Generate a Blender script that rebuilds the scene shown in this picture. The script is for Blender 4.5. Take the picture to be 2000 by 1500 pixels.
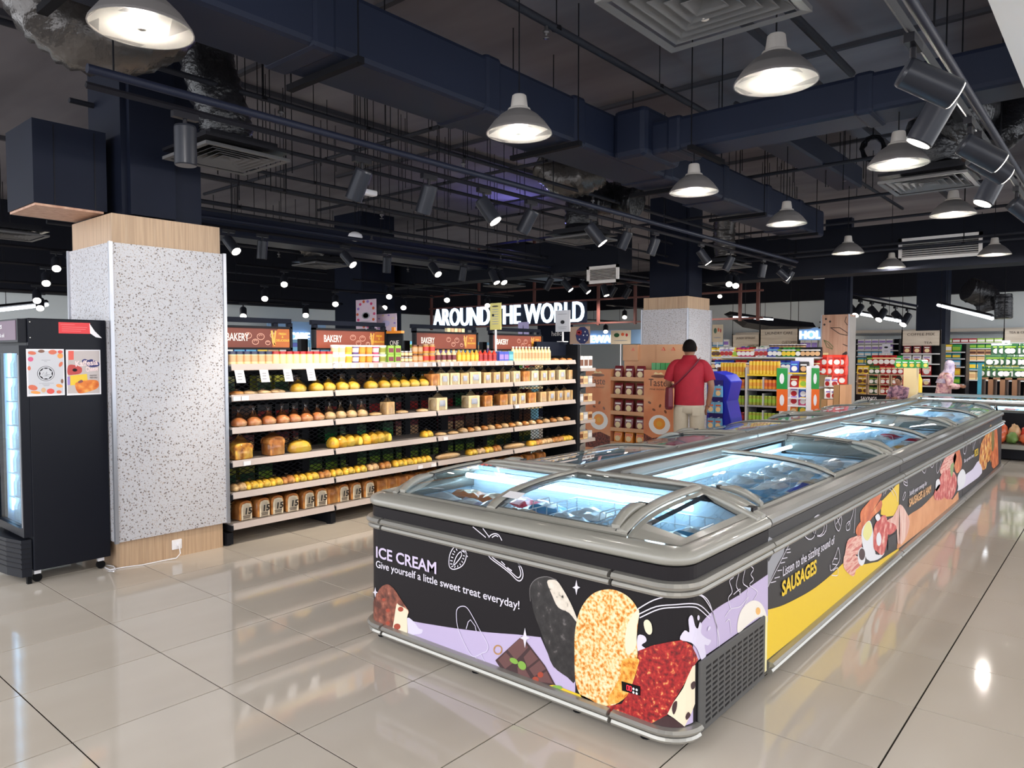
import bpy, bmesh, math, random
from mathutils import Vector, Matrix
R = math.radians; PI = math.pi
random.seed(7)
S = bpy.context.scene; COL = S.collection
for o in list(bpy.data.objects): bpy.data.objects.remove(o)
# ---------------------------------------------------------------- camera, world, exposure
H = 1.49; F = 1426.62; PITCH = R(2.4083); YAW = R(40.2782); CX, CY = 1000., 750.
cam = bpy.data.cameras.new('camera'); cam.sensor_width = 36; cam.lens = F*36/2000; cam.clip_end = 200
co = bpy.data.objects.new('camera', cam); COL.objects.link(co); S.camera = co
co.location = (0, 0, H); co.rotation_euler = (PI/2-PITCH, 0, YAW-PI/2)
w = bpy.data.worlds.new('mall_daylight'); S.world = w; w.use_nodes = True
w.node_tree.nodes['Background'].inputs[0].default_value = (0.92, 0.95, 1, 1)
w.node_tree.nodes['Background'].inputs[1].default_value = 2.1
S.view_settings.view_transform = 'Standard'; S.view_settings.look = 'None'
S.view_settings.gamma = 1; S.view_settings.use_curve_mapping = False
S.view_settings.exposure = 0.6
PENDANT_W = 70; SPOT_W = 88; TUBE_E = 17
# ---------------------------------------------------------------- rays from the surveyed photograph to known planes
_cp, _sp = math.cos(PITCH), math.sin(PITCH); _h = Vector((math.cos(YAW), math.sin(YAW), 0))
FW = Vector((_h.x*_cp, _h.y*_cp, -_sp)); RT = Vector((_h.y, -_h.x, 0)); UP = Vector((_h.x*_sp, _h.y*_sp, _cp))
def ray(x, y): return FW + RT*((x-CX)/F) + UP*((CY-y)/F)
CAM = Vector((0, 0, H))
def atz(x, y, z): d = ray(x, y); return CAM + d*((z-H)/d.z)
def atx(x, y, X): d = ray(x, y); return CAM + d*(X/d.x)
def aty(x, y, Y): d = ray(x, y); return CAM + d*(Y/d.y)
def atd(x, y, d): return CAM + ray(x, y)*d
# ---------------------------------------------------------------- materials
M = {}
def mat(n, c, rough=.5, metal=0, emit=0, spec=.5, coat=0, bump=None, var=None):
    if n in M: return M[n]
    m = bpy.data.materials.new(n); m.use_nodes = True; nt = m.node_tree; b = nt.nodes['Principled BSDF']
    c = tuple(((v+.055)/1.055)**2.4 if v > .04045 else v/12.92 for v in [q/255 for q in c])
    b.inputs['Base Color'].default_value = (*c, 1); b.inputs['Roughness'].default_value = rough
    b.inputs['Metallic'].default_value = metal; b.inputs['Specular IOR Level'].default_value = spec
    if coat: b.inputs['Coat Weight'].default_value = coat; b.inputs['Coat Roughness'].default_value = .06
    if emit: b.inputs['Emission Color'].default_value = (*c, 1); b.inputs['Emission Strength'].default_value = emit
    if var or bump:
        tc = nt.nodes.new('ShaderNodeTexCoord'); nz = nt.nodes.new('ShaderNodeTexNoise')
        nt.links.new(tc.outputs['Object'], nz.inputs['Vector']); nz.inputs['Detail'].default_value = 3
        if var:
            sc, amt = var; nz.inputs['Scale'].default_value = sc
            mx = nt.nodes.new('ShaderNodeMix'); mx.data_type = 'RGBA'
            mx.inputs['A'].default_value = (*[v*(1-amt) for v in c], 1); mx.inputs['B'].default_value = (*[min(1, v*(1+amt)) for v in c], 1)
            nt.links.new(nz.outputs['Fac'], mx.inputs['Factor']); nt.links.new(mx.outputs['Result'], b.inputs['Base Color'])
        if bump:
            sc, st = bump; n2 = nz
            if var: n2 = nt.nodes.new('ShaderNodeTexNoise'); nt.links.new(tc.outputs['Object'], n2.inputs['Vector'])
            n2.inputs['Scale'].default_value = sc
            bp = nt.nodes.new('ShaderNodeBump'); bp.inputs['Strength'].default_value = st; bp.inputs['Distance'].default_value = .01
            nt.links.new(n2.outputs['Fac'], bp.inputs['Height']); nt.links.new(bp.outputs['Normal'], b.inputs['Normal'])
    M[n] = m; return m
def lin(c): return tuple((((v/255)+.055)/1.055)**2.4 if v > 10 else v/255/12.92 for v in c)+(1,)
def ramp_mat(n, tex, scale, stops, rough=.5, stretch=(1, 1, 1), rot=(0, 0, 0), bump=0, coat=0, feat=None, detail=3, spec=.5):
    """noise / voronoi driven colour ramp on object coordinates"""
    if n in M: return M[n]
    m = bpy.data.materials.new(n); m.use_nodes = True; nt = m.node_tree; b = nt.nodes['Principled BSDF']
    b.inputs['Roughness'].default_value = rough; b.inputs['Specular IOR Level'].default_value = spec
    if coat: b.inputs['Coat Weight'].default_value = coat; b.inputs['Coat Roughness'].default_value = .05
    tc = nt.nodes.new('ShaderNodeTexCoord'); mp = nt.nodes.new('ShaderNodeMapping')
    mp.inputs['Scale'].default_value = stretch; mp.inputs['Rotation'].default_value = rot
    nt.links.new(tc.outputs['Object'], mp.inputs['Vector'])
    t = nt.nodes.new('ShaderNodeTexNoise' if tex == 'noise' else 'ShaderNodeTexVoronoi'); t.inputs['Scale'].default_value = scale
    if tex == 'noise': t.inputs['Detail'].default_value = detail
    nt.links.new(mp.outputs['Vector'], t.inputs['Vector'])
    r = nt.nodes.new('ShaderNodeValToRGB'); e = r.color_ramp.elements
    while len(e) < len(stops): e.new(.5)
    for k, (p, c) in enumerate(stops): e[k].position = p; e[k].color = lin(c)
    src = t.outputs['Fac'] if tex == 'noise' else t.outputs[feat or 'Distance']
    nt.links.new(src, r.inputs['Fac']); nt.links.new(r.outputs['Color'], b.inputs['Base Color'])
    if bump:
        bp = nt.nodes.new('ShaderNodeBump'); bp.inputs['Strength'].default_value = bump; bp.inputs['Distance'].default_value = .01
        nt.links.new(src, bp.inputs['Height']); nt.links.new(bp.outputs['Normal'], b.inputs['Normal'])
    M[n] = m; return m
def clear_mat(n, tint=(1, 1, 1), refl=.12, rough=.03, fres=True, base=.0, haze=0):
    """thin clear sheet: transparent plus a glossy share that grows at grazing angles"""
    if n in M: return M[n]
    m = bpy.data.materials.new(n); m.use_nodes = True; nt = m.node_tree; nt.nodes.clear()
    out = nt.nodes.new('ShaderNodeOutputMaterial'); tr = nt.nodes.new('ShaderNodeBsdfTransparent'); gl = nt.nodes.new('ShaderNodeBsdfGlossy')
    tr.inputs[0].default_value = (*tint, 1); gl.inputs['Roughness'].default_value = rough
    mx = nt.nodes.new('ShaderNodeMixShader')
    if fres:
        lw = nt.nodes.new('ShaderNodeLayerWeight'); lw.inputs['Blend'].default_value = .32
        ma = nt.nodes.new('ShaderNodeMath'); ma.operation = 'MULTIPLY_ADD'; ma.inputs[1].default_value = refl; ma.inputs[2].default_value = base
        nt.links.new(lw.outputs['Fresnel'], ma.inputs[0]); nt.links.new(ma.outputs[0], mx.inputs[0])
    else: mx.inputs[0].default_value = refl
    src = tr.outputs[0]
    if haze:
        df = nt.nodes.new('ShaderNodeBsdfDiffuse'); m2 = nt.nodes.new('ShaderNodeMixShader'); m2.inputs[0].default_value = haze
        nt.links.new(tr.outputs[0], m2.inputs[1]); nt.links.new(df.outputs[0], m2.inputs[2]); src = m2.outputs[0]
    nt.links.new(src, mx.inputs[1]); nt.links.new(gl.outputs[0], mx.inputs[2]); nt.links.new(mx.outputs[0], out.inputs[0])
    M[n] = m; return m
# ---------------------------------------------------------------- mesh helper
class MB:
    def __init__(s): s.v = []; s.f = []; s.m = []; s.sm = []
    def add(s, vs, fs, m=0, smooth=False):
        k = len(s.v); s.v += [tuple(p) for p in vs]
        for q in fs: s.f.append([i+k for i in q]); s.m.append(m); s.sm.append(smooth)
        return s
    def box(s, x0, y0, z0, x1, y1, z1, m=0):
        return s.add([(x0,y0,z0),(x1,y0,z0),(x1,y1,z0),(x0,y1,z0),(x0,y0,z1),(x1,y0,z1),(x1,y1,z1),(x0,y1,z1)],
              [(3,2,1,0),(4,5,6,7),(0,1,5,4),(1,2,6,5),(2,3,7,6),(3,0,4,7)], m)
    def quad(s, a, b, c, d, m=0): return s.add([a,b,c,d], [(0,1,2,3)], m)
    def rings(s, rs, m=0, closed=False, smooth=True, cap=True):
        n = len(rs[0]); vs = [p for r in rs for p in r]; fs = []
        K = len(rs)
        for i in range(K if closed else K-1):
            j = (i+1) % K
            for k in range(n): fs.append((i*n+k, i*n+(k+1)%n, j*n+(k+1)%n, j*n+k))
        s.add(vs, fs, m, smooth)
        if cap and not closed:
            s.add(rs[0], [tuple(range(n))[::-1]], m); s.add(rs[-1], [tuple(range(n))], m)
        return s
    def path(s, pts, r, n=6, m=0, smooth=True, flat=1, up=None):
        pts = [Vector(p) for p in pts]; rr = r if isinstance(r, (list, tuple)) else [r]*len(pts); rs = []
        d0 = (pts[1]-pts[0]).normalized(); u = Vector(up) if up else (Vector((0,0,1)) if abs(d0.z) < .9 else Vector((1,0,0)))
        for i, p in enumerate(pts):
            d = (pts[min(i+1, len(pts)-1)]-pts[max(i-1, 0)]).normalized()
            a = d.cross(u)
            if a.length < 1e-4: a = d.cross(Vector((0,1,0)))
            a.normalize(); b = a.cross(d)
            rs.append([p+(a*math.cos(2*PI*k/n)+b*math.sin(2*PI*k/n)*flat)*rr[i] for k in range(n)]); u = b if not up else u
        return s.rings(rs, m, smooth=smooth)
    def lathe(s, prof, n=16, c=(0,0,0), m=0, smooth=True, cap=True, mats=None):
        c = Vector(c); rs = [[c+Vector((r*math.cos(2*PI*k/n), r*math.sin(2*PI*k/n), z)) for k in range(n)] for r, z in prof]
        if mats:
            for i in range(len(rs)-1): s.rings([rs[i], rs[i+1]], mats[i], smooth=smooth, cap=False)
            s.add(rs[0], [tuple(range(n))[::-1]], mats[0]); s.add(rs[-1], [tuple(range(n))], mats[-1]); return s
        return s.rings(rs, m, smooth=smooth, cap=cap)
    def ell(s, c, r, n=10, k=6, m=0, noise=0, flatb=None):
        c = Vector(c); rs = []
        for i in range(k+1):
            t = -PI/2+PI*i/k; t = max(-1.45, min(1.45, t))
            q = []
            for j in range(n):
                g = 1+(random.random()-.5)*noise; z = math.sin(t)*g
                if flatb is not None: z = max(z, flatb)
                q.append(c+Vector((r[0]*math.cos(t)*math.cos(2*PI*j/n)*g, r[1]*math.cos(t)*math.sin(2*PI*j/n)*g, r[2]*z)))
            rs.append(q)
        return s.rings(rs, m)
    def prism(s, poly, f, a, b, m=0):
        """extrude the 2D outline between the levels a and b; f(u, v, w) gives the 3D point"""
        n = len(poly); vs = [f(u, v, a) for u, v in poly]+[f(u, v, b) for u, v in poly]
        return s.add(vs, [tuple(range(n))[::-1], tuple(range(n, 2*n))]+[(i, (i+1)%n, n+(i+1)%n, n+i) for i in range(n)], m)
    def mesh(s, name, mats):
        me = bpy.data.meshes.new(name); me.from_pydata([tuple(v) for v in s.v], [], s.f)
        for q in (mats if isinstance(mats, (list, tuple)) else [mats]): me.materials.append(q)
        me.polygons.foreach_set('material_index', s.m); me.polygons.foreach_set('use_smooth', s.sm); me.update()
        return me
    def obj(s, name, mats, parent=None, loc=None, rz=0, bev=0, seg=1):
        return link(name, s.mesh(name, mats), parent, loc, rz, bev, seg)
def pinv(p): return (Matrix.Translation(p.location) @ Matrix.Rotation(p.rotation_euler.z, 4, 'Z')).inverted()
LOCAL = False
def link(name, me, parent=None, loc=None, rz=0, bev=0, seg=1):
    o = bpy.data.objects.new(name, me); COL.objects.link(o); o.parent = parent
    if parent is not None and parent.data is None and not LOCAL: o.matrix_parent_inverse = pinv(parent)
    if loc is not None: o.location = loc
    if rz: o.rotation_euler.z = rz
    if bev:
        b = o.modifiers.new('edge', 'BEVEL'); b.width = bev; b.segments = seg; b.limit_method = 'ANGLE'; b.angle_limit = R(40)
    return o
def tag(o, label=None, cat=None, group=None, kind=None):
    if label: o['label'] = label
    if cat: o['category'] = cat
    if group: o['group'] = group
    if kind: o['kind'] = kind
    return o
def thing(name, label, cat, loc=(0,0,0), rz=0, group=None):
    o = bpy.data.objects.new(name, None); COL.objects.link(o); o.location = loc; o.rotation_euler.z = rz; o.empty_display_size = .1
    return tag(o, label, cat, group)
KIDS = {}
def dup(root, loc, rz=0, label=None, group=None, sc=None):
    def cp(o, p):
        c = o.copy(); COL.objects.link(c)
        if p: c.parent = p
        for ch in o.children: cp(ch, c)
        return c
    r = cp(root, None); r.location = loc; r.rotation_euler.z = rz
    if sc: r.scale = sc if isinstance(sc, (tuple, list)) else (sc,)*3
    if label: r['label'] = label
    if group: r['group'] = group
    return r
CATS = (('pendant', 'lamp'), ('diffuser', 'air vent'), ('bun', 'bread'), ('loaf', 'bread'), ('bread', 'bread'), ('roll', 'bread'), ('baguette', 'bread'), ('tub', 'tub'), ('jar', 'jar'), ('bottle', 'bottle'), ('can', 'drink can'), ('pouch', 'snack pack'), ('pack', 'packet'), ('box', 'box'), ('carton', 'box'), ('bag', 'bag'))
class Kind:
    """first call places the built original itself, later calls copies of it with their parts"""
    ALL = []
    def __init__(s, o):
        s.o = o; s.used = False; Kind.ALL.append(s); n = o.name.split('.')[0]
        o['category'] = next((c for k, c in CATS if k in n), 'goods')
    def put(s, loc, rz=0, label=None, group=None, sc=None):
        if s.used: return dup(s.o, loc, rz, label, group, sc)
        s.used = True; o = s.o; o.location = loc; o.rotation_euler.z = rz
        if sc: o.scale = sc if isinstance(sc, (tuple, list)) else (sc,)*3
        if label: o['label'] = label
        if group: o['group'] = group
        return o
ORD = 'first second third fourth fifth sixth seventh eighth ninth tenth eleventh twelfth thirteenth fourteenth fifteenth sixteenth seventeenth eighteenth nineteenth twentieth'.split()
def nth(i):
    if i < 20: return ORD[i]
    t, u = divmod(i+1, 10); T_ = 'x x twen thir for fif six seven eigh nine'.split()[t]
    return T_+'tieth' if u == 0 else T_+'ty-'+ORD[u-1]
def text(s, m, parent, origin, ux, uy, size, name='printed_lettering', ext=.001, bold=0, fitw=None, align='LEFT'):
    """flat lettering lying in the plane of the directions ux (reading) and uy (up)"""
    cu = bpy.data.curves.new(name, 'FONT'); cu.body = s; cu.size = size; cu.extrude = ext; cu.offset = bold; cu.align_x = align; cu.resolution_u = 3
    t = bpy.data.objects.new('t', cu); COL.objects.link(t); me = bpy.data.meshes.new_from_object(t); bpy.data.objects.remove(t); bpy.data.curves.remove(cu)
    me.name = name; me.materials.clear(); me.materials.append(m)
    ux = Vector(ux).normalized(); uy = Vector(uy).normalized(); n = ux.cross(uy)
    mt = Matrix((ux, uy, n)).transposed().to_4x4(); mt.translation = Vector(origin)
    if fitw and me.vertices:
        xs = [v.co.x for v in me.vertices]; wd = max(xs)-min(xs); mt = mt @ Matrix.Diagonal((fitw/wd, 1, 1, 1))
    me.transform(mt); me.update()
    return link(name, me, parent)
def lamp(kind, name, loc, power, parent=None, color=(1,.93,.82), size=.05, aim=None, spot=60, blend=.6):
    l = bpy.data.lights.new(name, kind); l.energy = power; l.color = color
    if kind == 'SPOT': l.spot_size = R(spot); l.spot_blend = blend; l.shadow_soft_size = size
    elif kind == 'POINT': l.shadow_soft_size = size
    else: l.size = size
    o = bpy.data.objects.new(name, l); COL.objects.link(o); o.location = loc; o.parent = parent
    if aim is not None: o.rotation_euler = (Vector(aim)).to_track_quat('-Z', 'Y').to_euler()
    return o
def arc(c, r, a0, a1, n): return [(c[0]+r*math.cos(a0+(a1-a0)*i/n), c[1]+r*math.sin(a0+(a1-a0)*i/n)) for i in range(n+1)]
def circ(x, y, rx, ry=None, n=14, rot=0):
    ry = ry or rx; return [(x+rx*math.cos(2*PI*k/n)*math.cos(rot)-ry*math.sin(2*PI*k/n)*math.sin(rot), y+rx*math.cos(2*PI*k/n)*math.sin(rot)+ry*math.sin(2*PI*k/n)*math.cos(rot)) for k in range(n)]
BLACK = mat('black_paint', (24,24,29), .35, spec=.12); NAVY = mat('navy_duct_paint', (18,23,38), .6, var=(2.5, .25), spec=.15); DARK = mat('dark_ceiling_paint', (60,59,64), .9, spec=.1)
STEEL = mat('brushed_aluminium', (168,165,158), .3, .6); GREY = mat('warm_grey_plastic', (150,147,138), .28, coat=.4)
WHITE = mat('white_print', (238,236,240), .5); RUBBER = mat('black_rubber', (18,18,20), .6, spec=.1)
LED = mat('lit_led', (235,248,255), emit=9); BULB = mat('lit_bulb', (255,240,215), emit=28)
BAG = clear_mat('clear_bag', (.93,.92,.93), .75, .12, base=.015); GLASS = clear_mat('freezer_glass', (.90,.96,.99), .6, .02, base=.01)
# ================================================================ the shell
XW, YW, CZ = 21.0, 15.0, 4.1
grout = mat('grout', (44,38,34), .9, spec=.1)
tilem = ramp_mat('floor_tile', 'noise', .9, [(.3, (196,184,169)), (.5, (208,197,183)), (.7, (214,205,192))], rough=.065, stretch=(.6, 1.6, 1), spec=.5)
fl = tag(MB().box(-6, -6, -.06, XW, YW, -.004).obj('floor', grout), kind='structure')
TX = [1.0+.6*k for k in range(-4, 34)]; TY = [.655+.6*k for k in range(-6, 24)]
tm = MB().box(.0036, .0036, -.02, .5964, .5964, 0).mesh('floor_tile', tilem)
def in_view(p):
    v = Vector(p)-CAM; d = v.dot(FW)
    return d > .3 and abs(v.dot(RT))/d*F < 1060 and -60 < 750-v.dot(UP)/d*F < 1560
cand = []
for x in TX:
    for y in TY:
        d = math.hypot(x+.3, y+.3)
        vis = any(in_view((x+a*.6, y+b*.6, 0)) for a in (0, .5, 1) for b in (0, .5, 1))
        under = (3.3 < x < 10.3 and 1.3 < y < 2.4)
        cand.append((d+(0 if vis and not under else 100), x, y))
cand.sort(); rest = MB()
for i, (d, x, y) in enumerate(cand):
    if i < 290:
        t = link('floor_tile', tm, fl); t.location = (x, y, random.uniform(-.0003, .0003))
    else: rest.box(x+.0036, y+.0036, -.02, x+.5964, y+.5964, 0)
tag(rest.obj('distant_floor_tiles', tilem, fl), kind='stuff')
ceilm = ramp_mat('ceiling_concrete', 'noise', .8, [(.3, (88,84,89)), (.6, (108,104,109)), (.75, (118,114,117))], rough=.85, stretch=(2.2, .5, 1), bump=.2, spec=.2)
cl = tag(MB().box(-2, -4, CZ, XW, YW, CZ+.2).obj('ceiling', ceilm), kind='structure')
# recessed joints and beams of the slab
for k, y in enumerate((2.35, 6.6, 10.4)):
    MB().box(-2, y, CZ-.05, XW, y+.06, CZ).obj('slab_joint_strip', DARK, cl)
for x in (3.6, 6.6, 9.6): MB().box(x, -3, CZ-.035, x+.05, 9, CZ).obj('slab_joint_strip', DARK, cl)
wallm = mat('white_wall_paint', (214,220,222), .6); walld = mat('dark_wall_paint', (26,27,34), .85, spec=.1)
# back of the shop: dark top, white bulkhead band, shelving below
w1 = tag(MB().box(XW, -5, 0, XW+.2, YW, CZ).obj('wall_back', wallm), kind='structure')
w2 = tag(MB().box(-2, YW, 0, XW, YW+.2, CZ).obj('wall_left', wallm), kind='structure')
for nm, b in (('trim_1', MB().box(XW-.10, -5, 2.02, XW, 9, 2.1)), ('trim_2', MB().box(XW-.14, -5, 1.96, XW, 9, 2.0))):
    tag(b.obj(nm, mat('pale_wood_trim', (214,203,190), .5) if nm == 'trim_1' else mat('grey_trim', (120,122,126), .5)), kind='structure')
tag(MB().box(XW-.35, -5, 2.95, XW, YW, CZ).obj('trim_3', walld), kind='structure')
tag(MB().box(-2, YW-.35, 2.55, XW, YW, CZ).obj('trim_4', walld), kind='structure')
# white soffit beside the aisle, top right of the view
so = tag(MB().box(-3, -5, 3.0, 16, .51, 3.08).obj('trim_5', mat('white_soffit', (236,236,236), .6)), kind='structure')
# bulkhead beam across the shop carrying the louvred grille
BX = 12.0
tag(MB().box(BX, -3, 2.72, BX+.5, 5.8, 3.42).obj('trim_6', mat('black_bulkhead', (24,26,34), .75, spec=.1)), kind='structure')
tag(MB().box(9.5, 5.95, 2.78, 9.9, 12, 3.3).obj('trim_7', mat('black_bulkhead', (24,26,34), .75, spec=.1)), kind='structure')
# ---------------------------------------------------------------- columns
terr = ramp_mat('terrazzo', 'vor', 62, [(.0, (104,98,98)), (.12, (128,120,118)), (.17, (208,206,209)), (1, (214,212,216))], rough=.35)
def terrazzo():
    m = bpy.data.materials.new('terrazzo_panel'); m.use_nodes = True; nt = m.node_tree; b = nt.nodes['Principled BSDF']; b.inputs['Roughness'].default_value = .35
    tc = nt.nodes.new('ShaderNodeTexCoord'); cur = None
    base = lin((196,195,200))
    for sc, th, c, rnd in ((44, .25, (124,115,111), .34), (80, .23, (160,151,148), .2), (34, .15, (98,86,86), .3), (60, .20, (178,160,146), .3)):
        v = nt.nodes.new('ShaderNodeTexVoronoi'); v.inputs['Scale'].default_value = sc; nt.links.new(tc.outputs['Object'], v.inputs['Vector'])
        n = nt.nodes.new('ShaderNodeTexNoise'); n.inputs['Scale'].default_value = sc*1.7; nt.links.new(tc.outputs['Object'], n.inputs['Vector'])
        a = nt.nodes.new('ShaderNodeMath'); a.operation = 'MULTIPLY_ADD'; a.inputs[1].default_value = rnd; nt.links.new(n.outputs['Fac'], a.inputs[0]); nt.links.new(v.outputs['Distance'], a.inputs[2])
        l = nt.nodes.new('ShaderNodeMath'); l.operation = 'LESS_THAN'; l.inputs[1].default_value = th+rnd*.5; nt.links.new(a.outputs[0], l.inputs[0])
        mx = nt.nodes.new('ShaderNodeMix'); mx.data_type = 'RGBA'; nt.links.new(l.outputs[0], mx.inputs['Factor'])
        if cur: nt.links.new(cur, mx.inputs['A'])
        else: mx.inputs['A'].default_value = base
        mx.inputs['B'].default_value = lin(c); cur = mx.outputs['Result']
    nt.links.new(cur, b.inputs['Base Color']); return m
terr = terrazzo()
woodp = ramp_mat('light_oak', 'noise', 3, [(.25, (163,133,106)), (.45, (196,166,136)), (.6, (178,149,121)), (.8, (208,182,154))], rough=.5, stretch=(16, 16, .35))
ply = ramp_mat('pink_oak', 'noise', 2.5, [(.3, (178,132,108)), (.5, (196,152,128)), (.7, (206,166,142))], rough=.5, stretch=(9, 9, .5))
alu = mat('satin_aluminium', (176,178,186), .3, .6)
def column(nm, lab, x0, y0, x1, y1, zt, zw, shaft=True, wood=woodp, face=None, shin=.07):
    c = thing(nm, lab, 'column', ((x0+x1)/2, (y0+y1)/2, 0))
    MB().box(x0+.03, y0+.03, 0, x1-.03, y1-.03, .2).obj('wooden_plinth', wood, c)
    MB().box(x0, y0, .19, x1, y1, zt).obj('cladding_panel', face or terr, c)
    f = MB()
    for (x, y) in ((x0, y0), (x1, y0), (x0, y1), (x1, y1)): f.box(x-.012, y-.012, .185, x+.012, y+.012, zt+.004)
    f.obj('corner_trim', alu, c)
    if zw > zt: MB().box(x0+.02, y0+.02, zt, x1-.02, y1-.02, zw).obj('wooden_collar', wood, c)
    if shaft:
        MB().box(x0+shin+.06, y0+shin+.05, zw, x1-shin-.04, y1-shin, CZ).box(x0+shin+.10, y0+shin, zw+.02, (x0+x1)/2+.08, y0+shin+.06, CZ).obj('painted_shaft', NAVY, c)
    return c
c1 = column('clad_column', 'near square column clad in grey speckled terrazzo beside the black drinks fridge', 2.03, 5.27, 2.84, 6.02, 2.24, 2.44)
column('clad_column', 'terrazzo clad column with wooden collar behind the man in red', 10.9, 5.5, 11.75, 6.35, 2.22, 2.42)
c3 = column('leaf_column', 'pink wooden column printed with leaves, rising behind the red crisp bags', 14.9, 4.15, 15.3, 4.66, 2.24, 2.24, wood=ply, face=ply, shin=.02)
for f, q in (([(1653,618), (1670,618), (1672,790), (1655,790)], 0),):
    MB().box(14.895, 4.135, .2, 15.3, 4.149, 2.2).obj('grey_side_panel', mat('grey_concrete_panel', (176,170,165), .6, var=(4, .15)), c3)
blk = mat('leaf_ink', (52,44,44), .6); grn = mat('leaf_green_ink', (110,120,80), .6)
def lf(px, py): p = atx(px, py, 14.89); return (p.y, p.z)
lp = MB()
for px, py in ((1602,629), (1613,623), (1621,628), (1610,634), (1600,640)):
    lp.prism(circ(*lf(px, py), .02, n=10), lambda u, v, a: (a, u, v), 14.893, 14.9)
lp.prism([lf(*p) for p in ((1641,699), (1646,690), (1653,686), (1655,690), (1650,698), (1643,702))], lambda u, v, a: (a, u, v), 14.893, 14.9)
def stroke(mb, pts, f, wd, off=0, closed=False):
    """flat line of the width wd through 2D points in a plane; f maps (u, v, level)"""
    P = [Vector((p[0], p[1])) for p in pts]
    if closed: P.append(P[0])
    L = []; Rr = []
    for i, p in enumerate(P):
        d = (P[min(i+1, len(P)-1)]-P[max(i-1, 0)])
        if closed and i in (0, len(P)-1): d = P[1]-P[-2]
        if d.length == 0: d = Vector((1, 0))
        d.normalize(); n = Vector((-d.y, d.x))*wd/2; L.append(p+n); Rr.append(p-n)
    vs = [f(q.x, q.y, off) for q in L]+[f(q.x, q.y, off) for q in Rr]; k = len(P)
    mb.add(vs, [(i, i+1, k+i+1, k+i) for i in range(k-1)]); return mb
fx = lambda u, v, a: (14.892, u, v)
for pl in (((1622,640), (1640,640), (1655,650), (1655,655), (1640,652), (1622,640)), ((1653,618), (1650,628), (1655,635)), ((1646,672), (1655,676)), ((1612,712), (1613,705), (1619,707), (1618,716)), ((1620,714), (1632,712), (1636,718))):
    stroke(lp, [lf(*p) for p in pl], fx, .012)
lp.obj('printed_leaf', blk, c3)
l2 = MB(); stroke(l2, [lf(*p) for p in ((1609,664), (1618,668), (1627,677), (1626,682), (1615,678), (1609,664))], fx, .014); stroke(l2, [lf(1609,664), lf(1626,682)], fx, .01); l2.obj('printed_leaf', grn, c3)
# plain dark columns further back
def pillar(lab, x, y, w, m, z0=0):
    return tag(MB().box(x, y, z0, x+w, y+w, CZ).obj('dark_column', m), lab, 'column')
p = atd(1797, 690, 17); pillar('dark column rising behind the hanging beige tea sign', p.x, p.y-.5, .6, NAVY)
p = atd(720, 690, 14); pillar('dark blue column standing behind the pink flower posters of the bakery', p.x-.4, p.y-.3, .8, NAVY)
# socket and its white flex on the plinth of the near column
px = aty(345, 1063, 5.297)
so = thing('wall_socket', 'white double power socket on the wooden plinth of the near column', 'socket', (px.x, 5.297, px.z))
MB().box(px.x-.036, 5.286, px.z-.036, px.x+.036, 5.3, px.z+.036).obj('socket_plate', WHITE, so, bev=.004)
MB().box(px.x-.004, 5.268, px.z-.012, px.x+.02, 5.287, px.z+.012).obj('plug', WHITE, so, bev=.004)
fpts = [(px.x+.008, 5.27, px.z-.01), (px.x+.004, 5.25, px.z-.06), (px.x-.04, 5.22, .012)]+[tuple(atz(x, y, .006)) for x, y in ((318,1095), (280,1103), (240,1108), (215,1113), (205,1108), (208,1104), (222,1106), (226,1112), (212,1116))]+[tuple(atz(224, 1116, .05)), tuple(atz(222, 1116, .10))]
tag(MB().path(fpts, .004, 6).obj('power_cord', WHITE), 'white power cord running over the floor from socket to fridge', 'cord')
# boxed-in bulkhead hanging left of the column top
a = atx(222, 410, 2.0)
bb = thing('boxed_bulkhead', 'dark blue boxed bulkhead with wooden underside left of the near column', 'bulkhead', (1.75, 6.3, 2.45))
z0 = 2.47; q0 = atz(16, 416, z0); q1 = atz(147, 437, z0); q2 = atz(66, 396, z0)
MB().box(q2.x, q2.y, z0+.005, 2.1, q0.y, 3.02).obj('painted_casing', NAVY, bb)
MB().box(q2.x+.01, q2.y+.01, z0-.01, 2.08, q0.y-.01, z0+.006).obj('wooden_underside', ply, bb)
for x in (q2.x+.12, 2.02): MB().box(x, q2.y-.003, z0+.01, x+.006, q2.y+.002, 3.0).obj('panel_seam', BLACK, bb)
# ================================================================ everything under the ceiling
duct_m = mat('duct_side_paint', (24,30,47), .55, var=(2, .2), spec=.2); rodm = mat('black_rod', (20,20,24), .7, spec=.08); foil = mat('black_foil', (26,26,30), .28, .1, bump=(30, .9)); foilg = mat('grey_foil', (84,80,78), .25, .45, bump=(22, .7))
def rods(par, pts, z1=CZ, r=.005):
    for p in pts: MB().path([(p[0], p[1], p[2]), (p[0], p[1], z1)], r, 5, smooth=False).obj('hanger_rod', rodm, par)
du = thing('air_duct', 'long dark blue rectangular air duct running away above the lit aisle', 'duct', (4.5, 3.53, 3.1))
MB().box(-1.5, 3.30, 3.1, 10.6, 3.77, 3.46).obj('duct_body', duct_m, du, bev=.035, seg=2)
for x in (-.3, 1.0, 2.28, 3.62, 4.62, 6.05, 7.3, 8.5, 9.6): MB().box(x, 3.288, 3.088, x+.16, 3.782, 3.472).obj('duct_flange', duct_m, du, bev=.03, seg=2)
for x in (1.2, 2.5, 4.55, 6.4, 8.2, 10.0):
    MB().box(x, 3.2, 3.05, x+.045, 3.88, 3.085).obj('trapeze_bar', rodm, du); rods(du, [(x+.02, 3.22, 3.05), (x+.02, 3.86, 3.05)])
d2 = thing('cross_duct', 'dark air duct crossing the aisle from upper right into the long duct', 'duct', (5.48, 0, 3.1))
MB().box(5.30, -3, 3.1, 5.68, 3.29, 3.36).obj('duct_body', duct_m, d2, bev=.035, seg=2)
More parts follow.
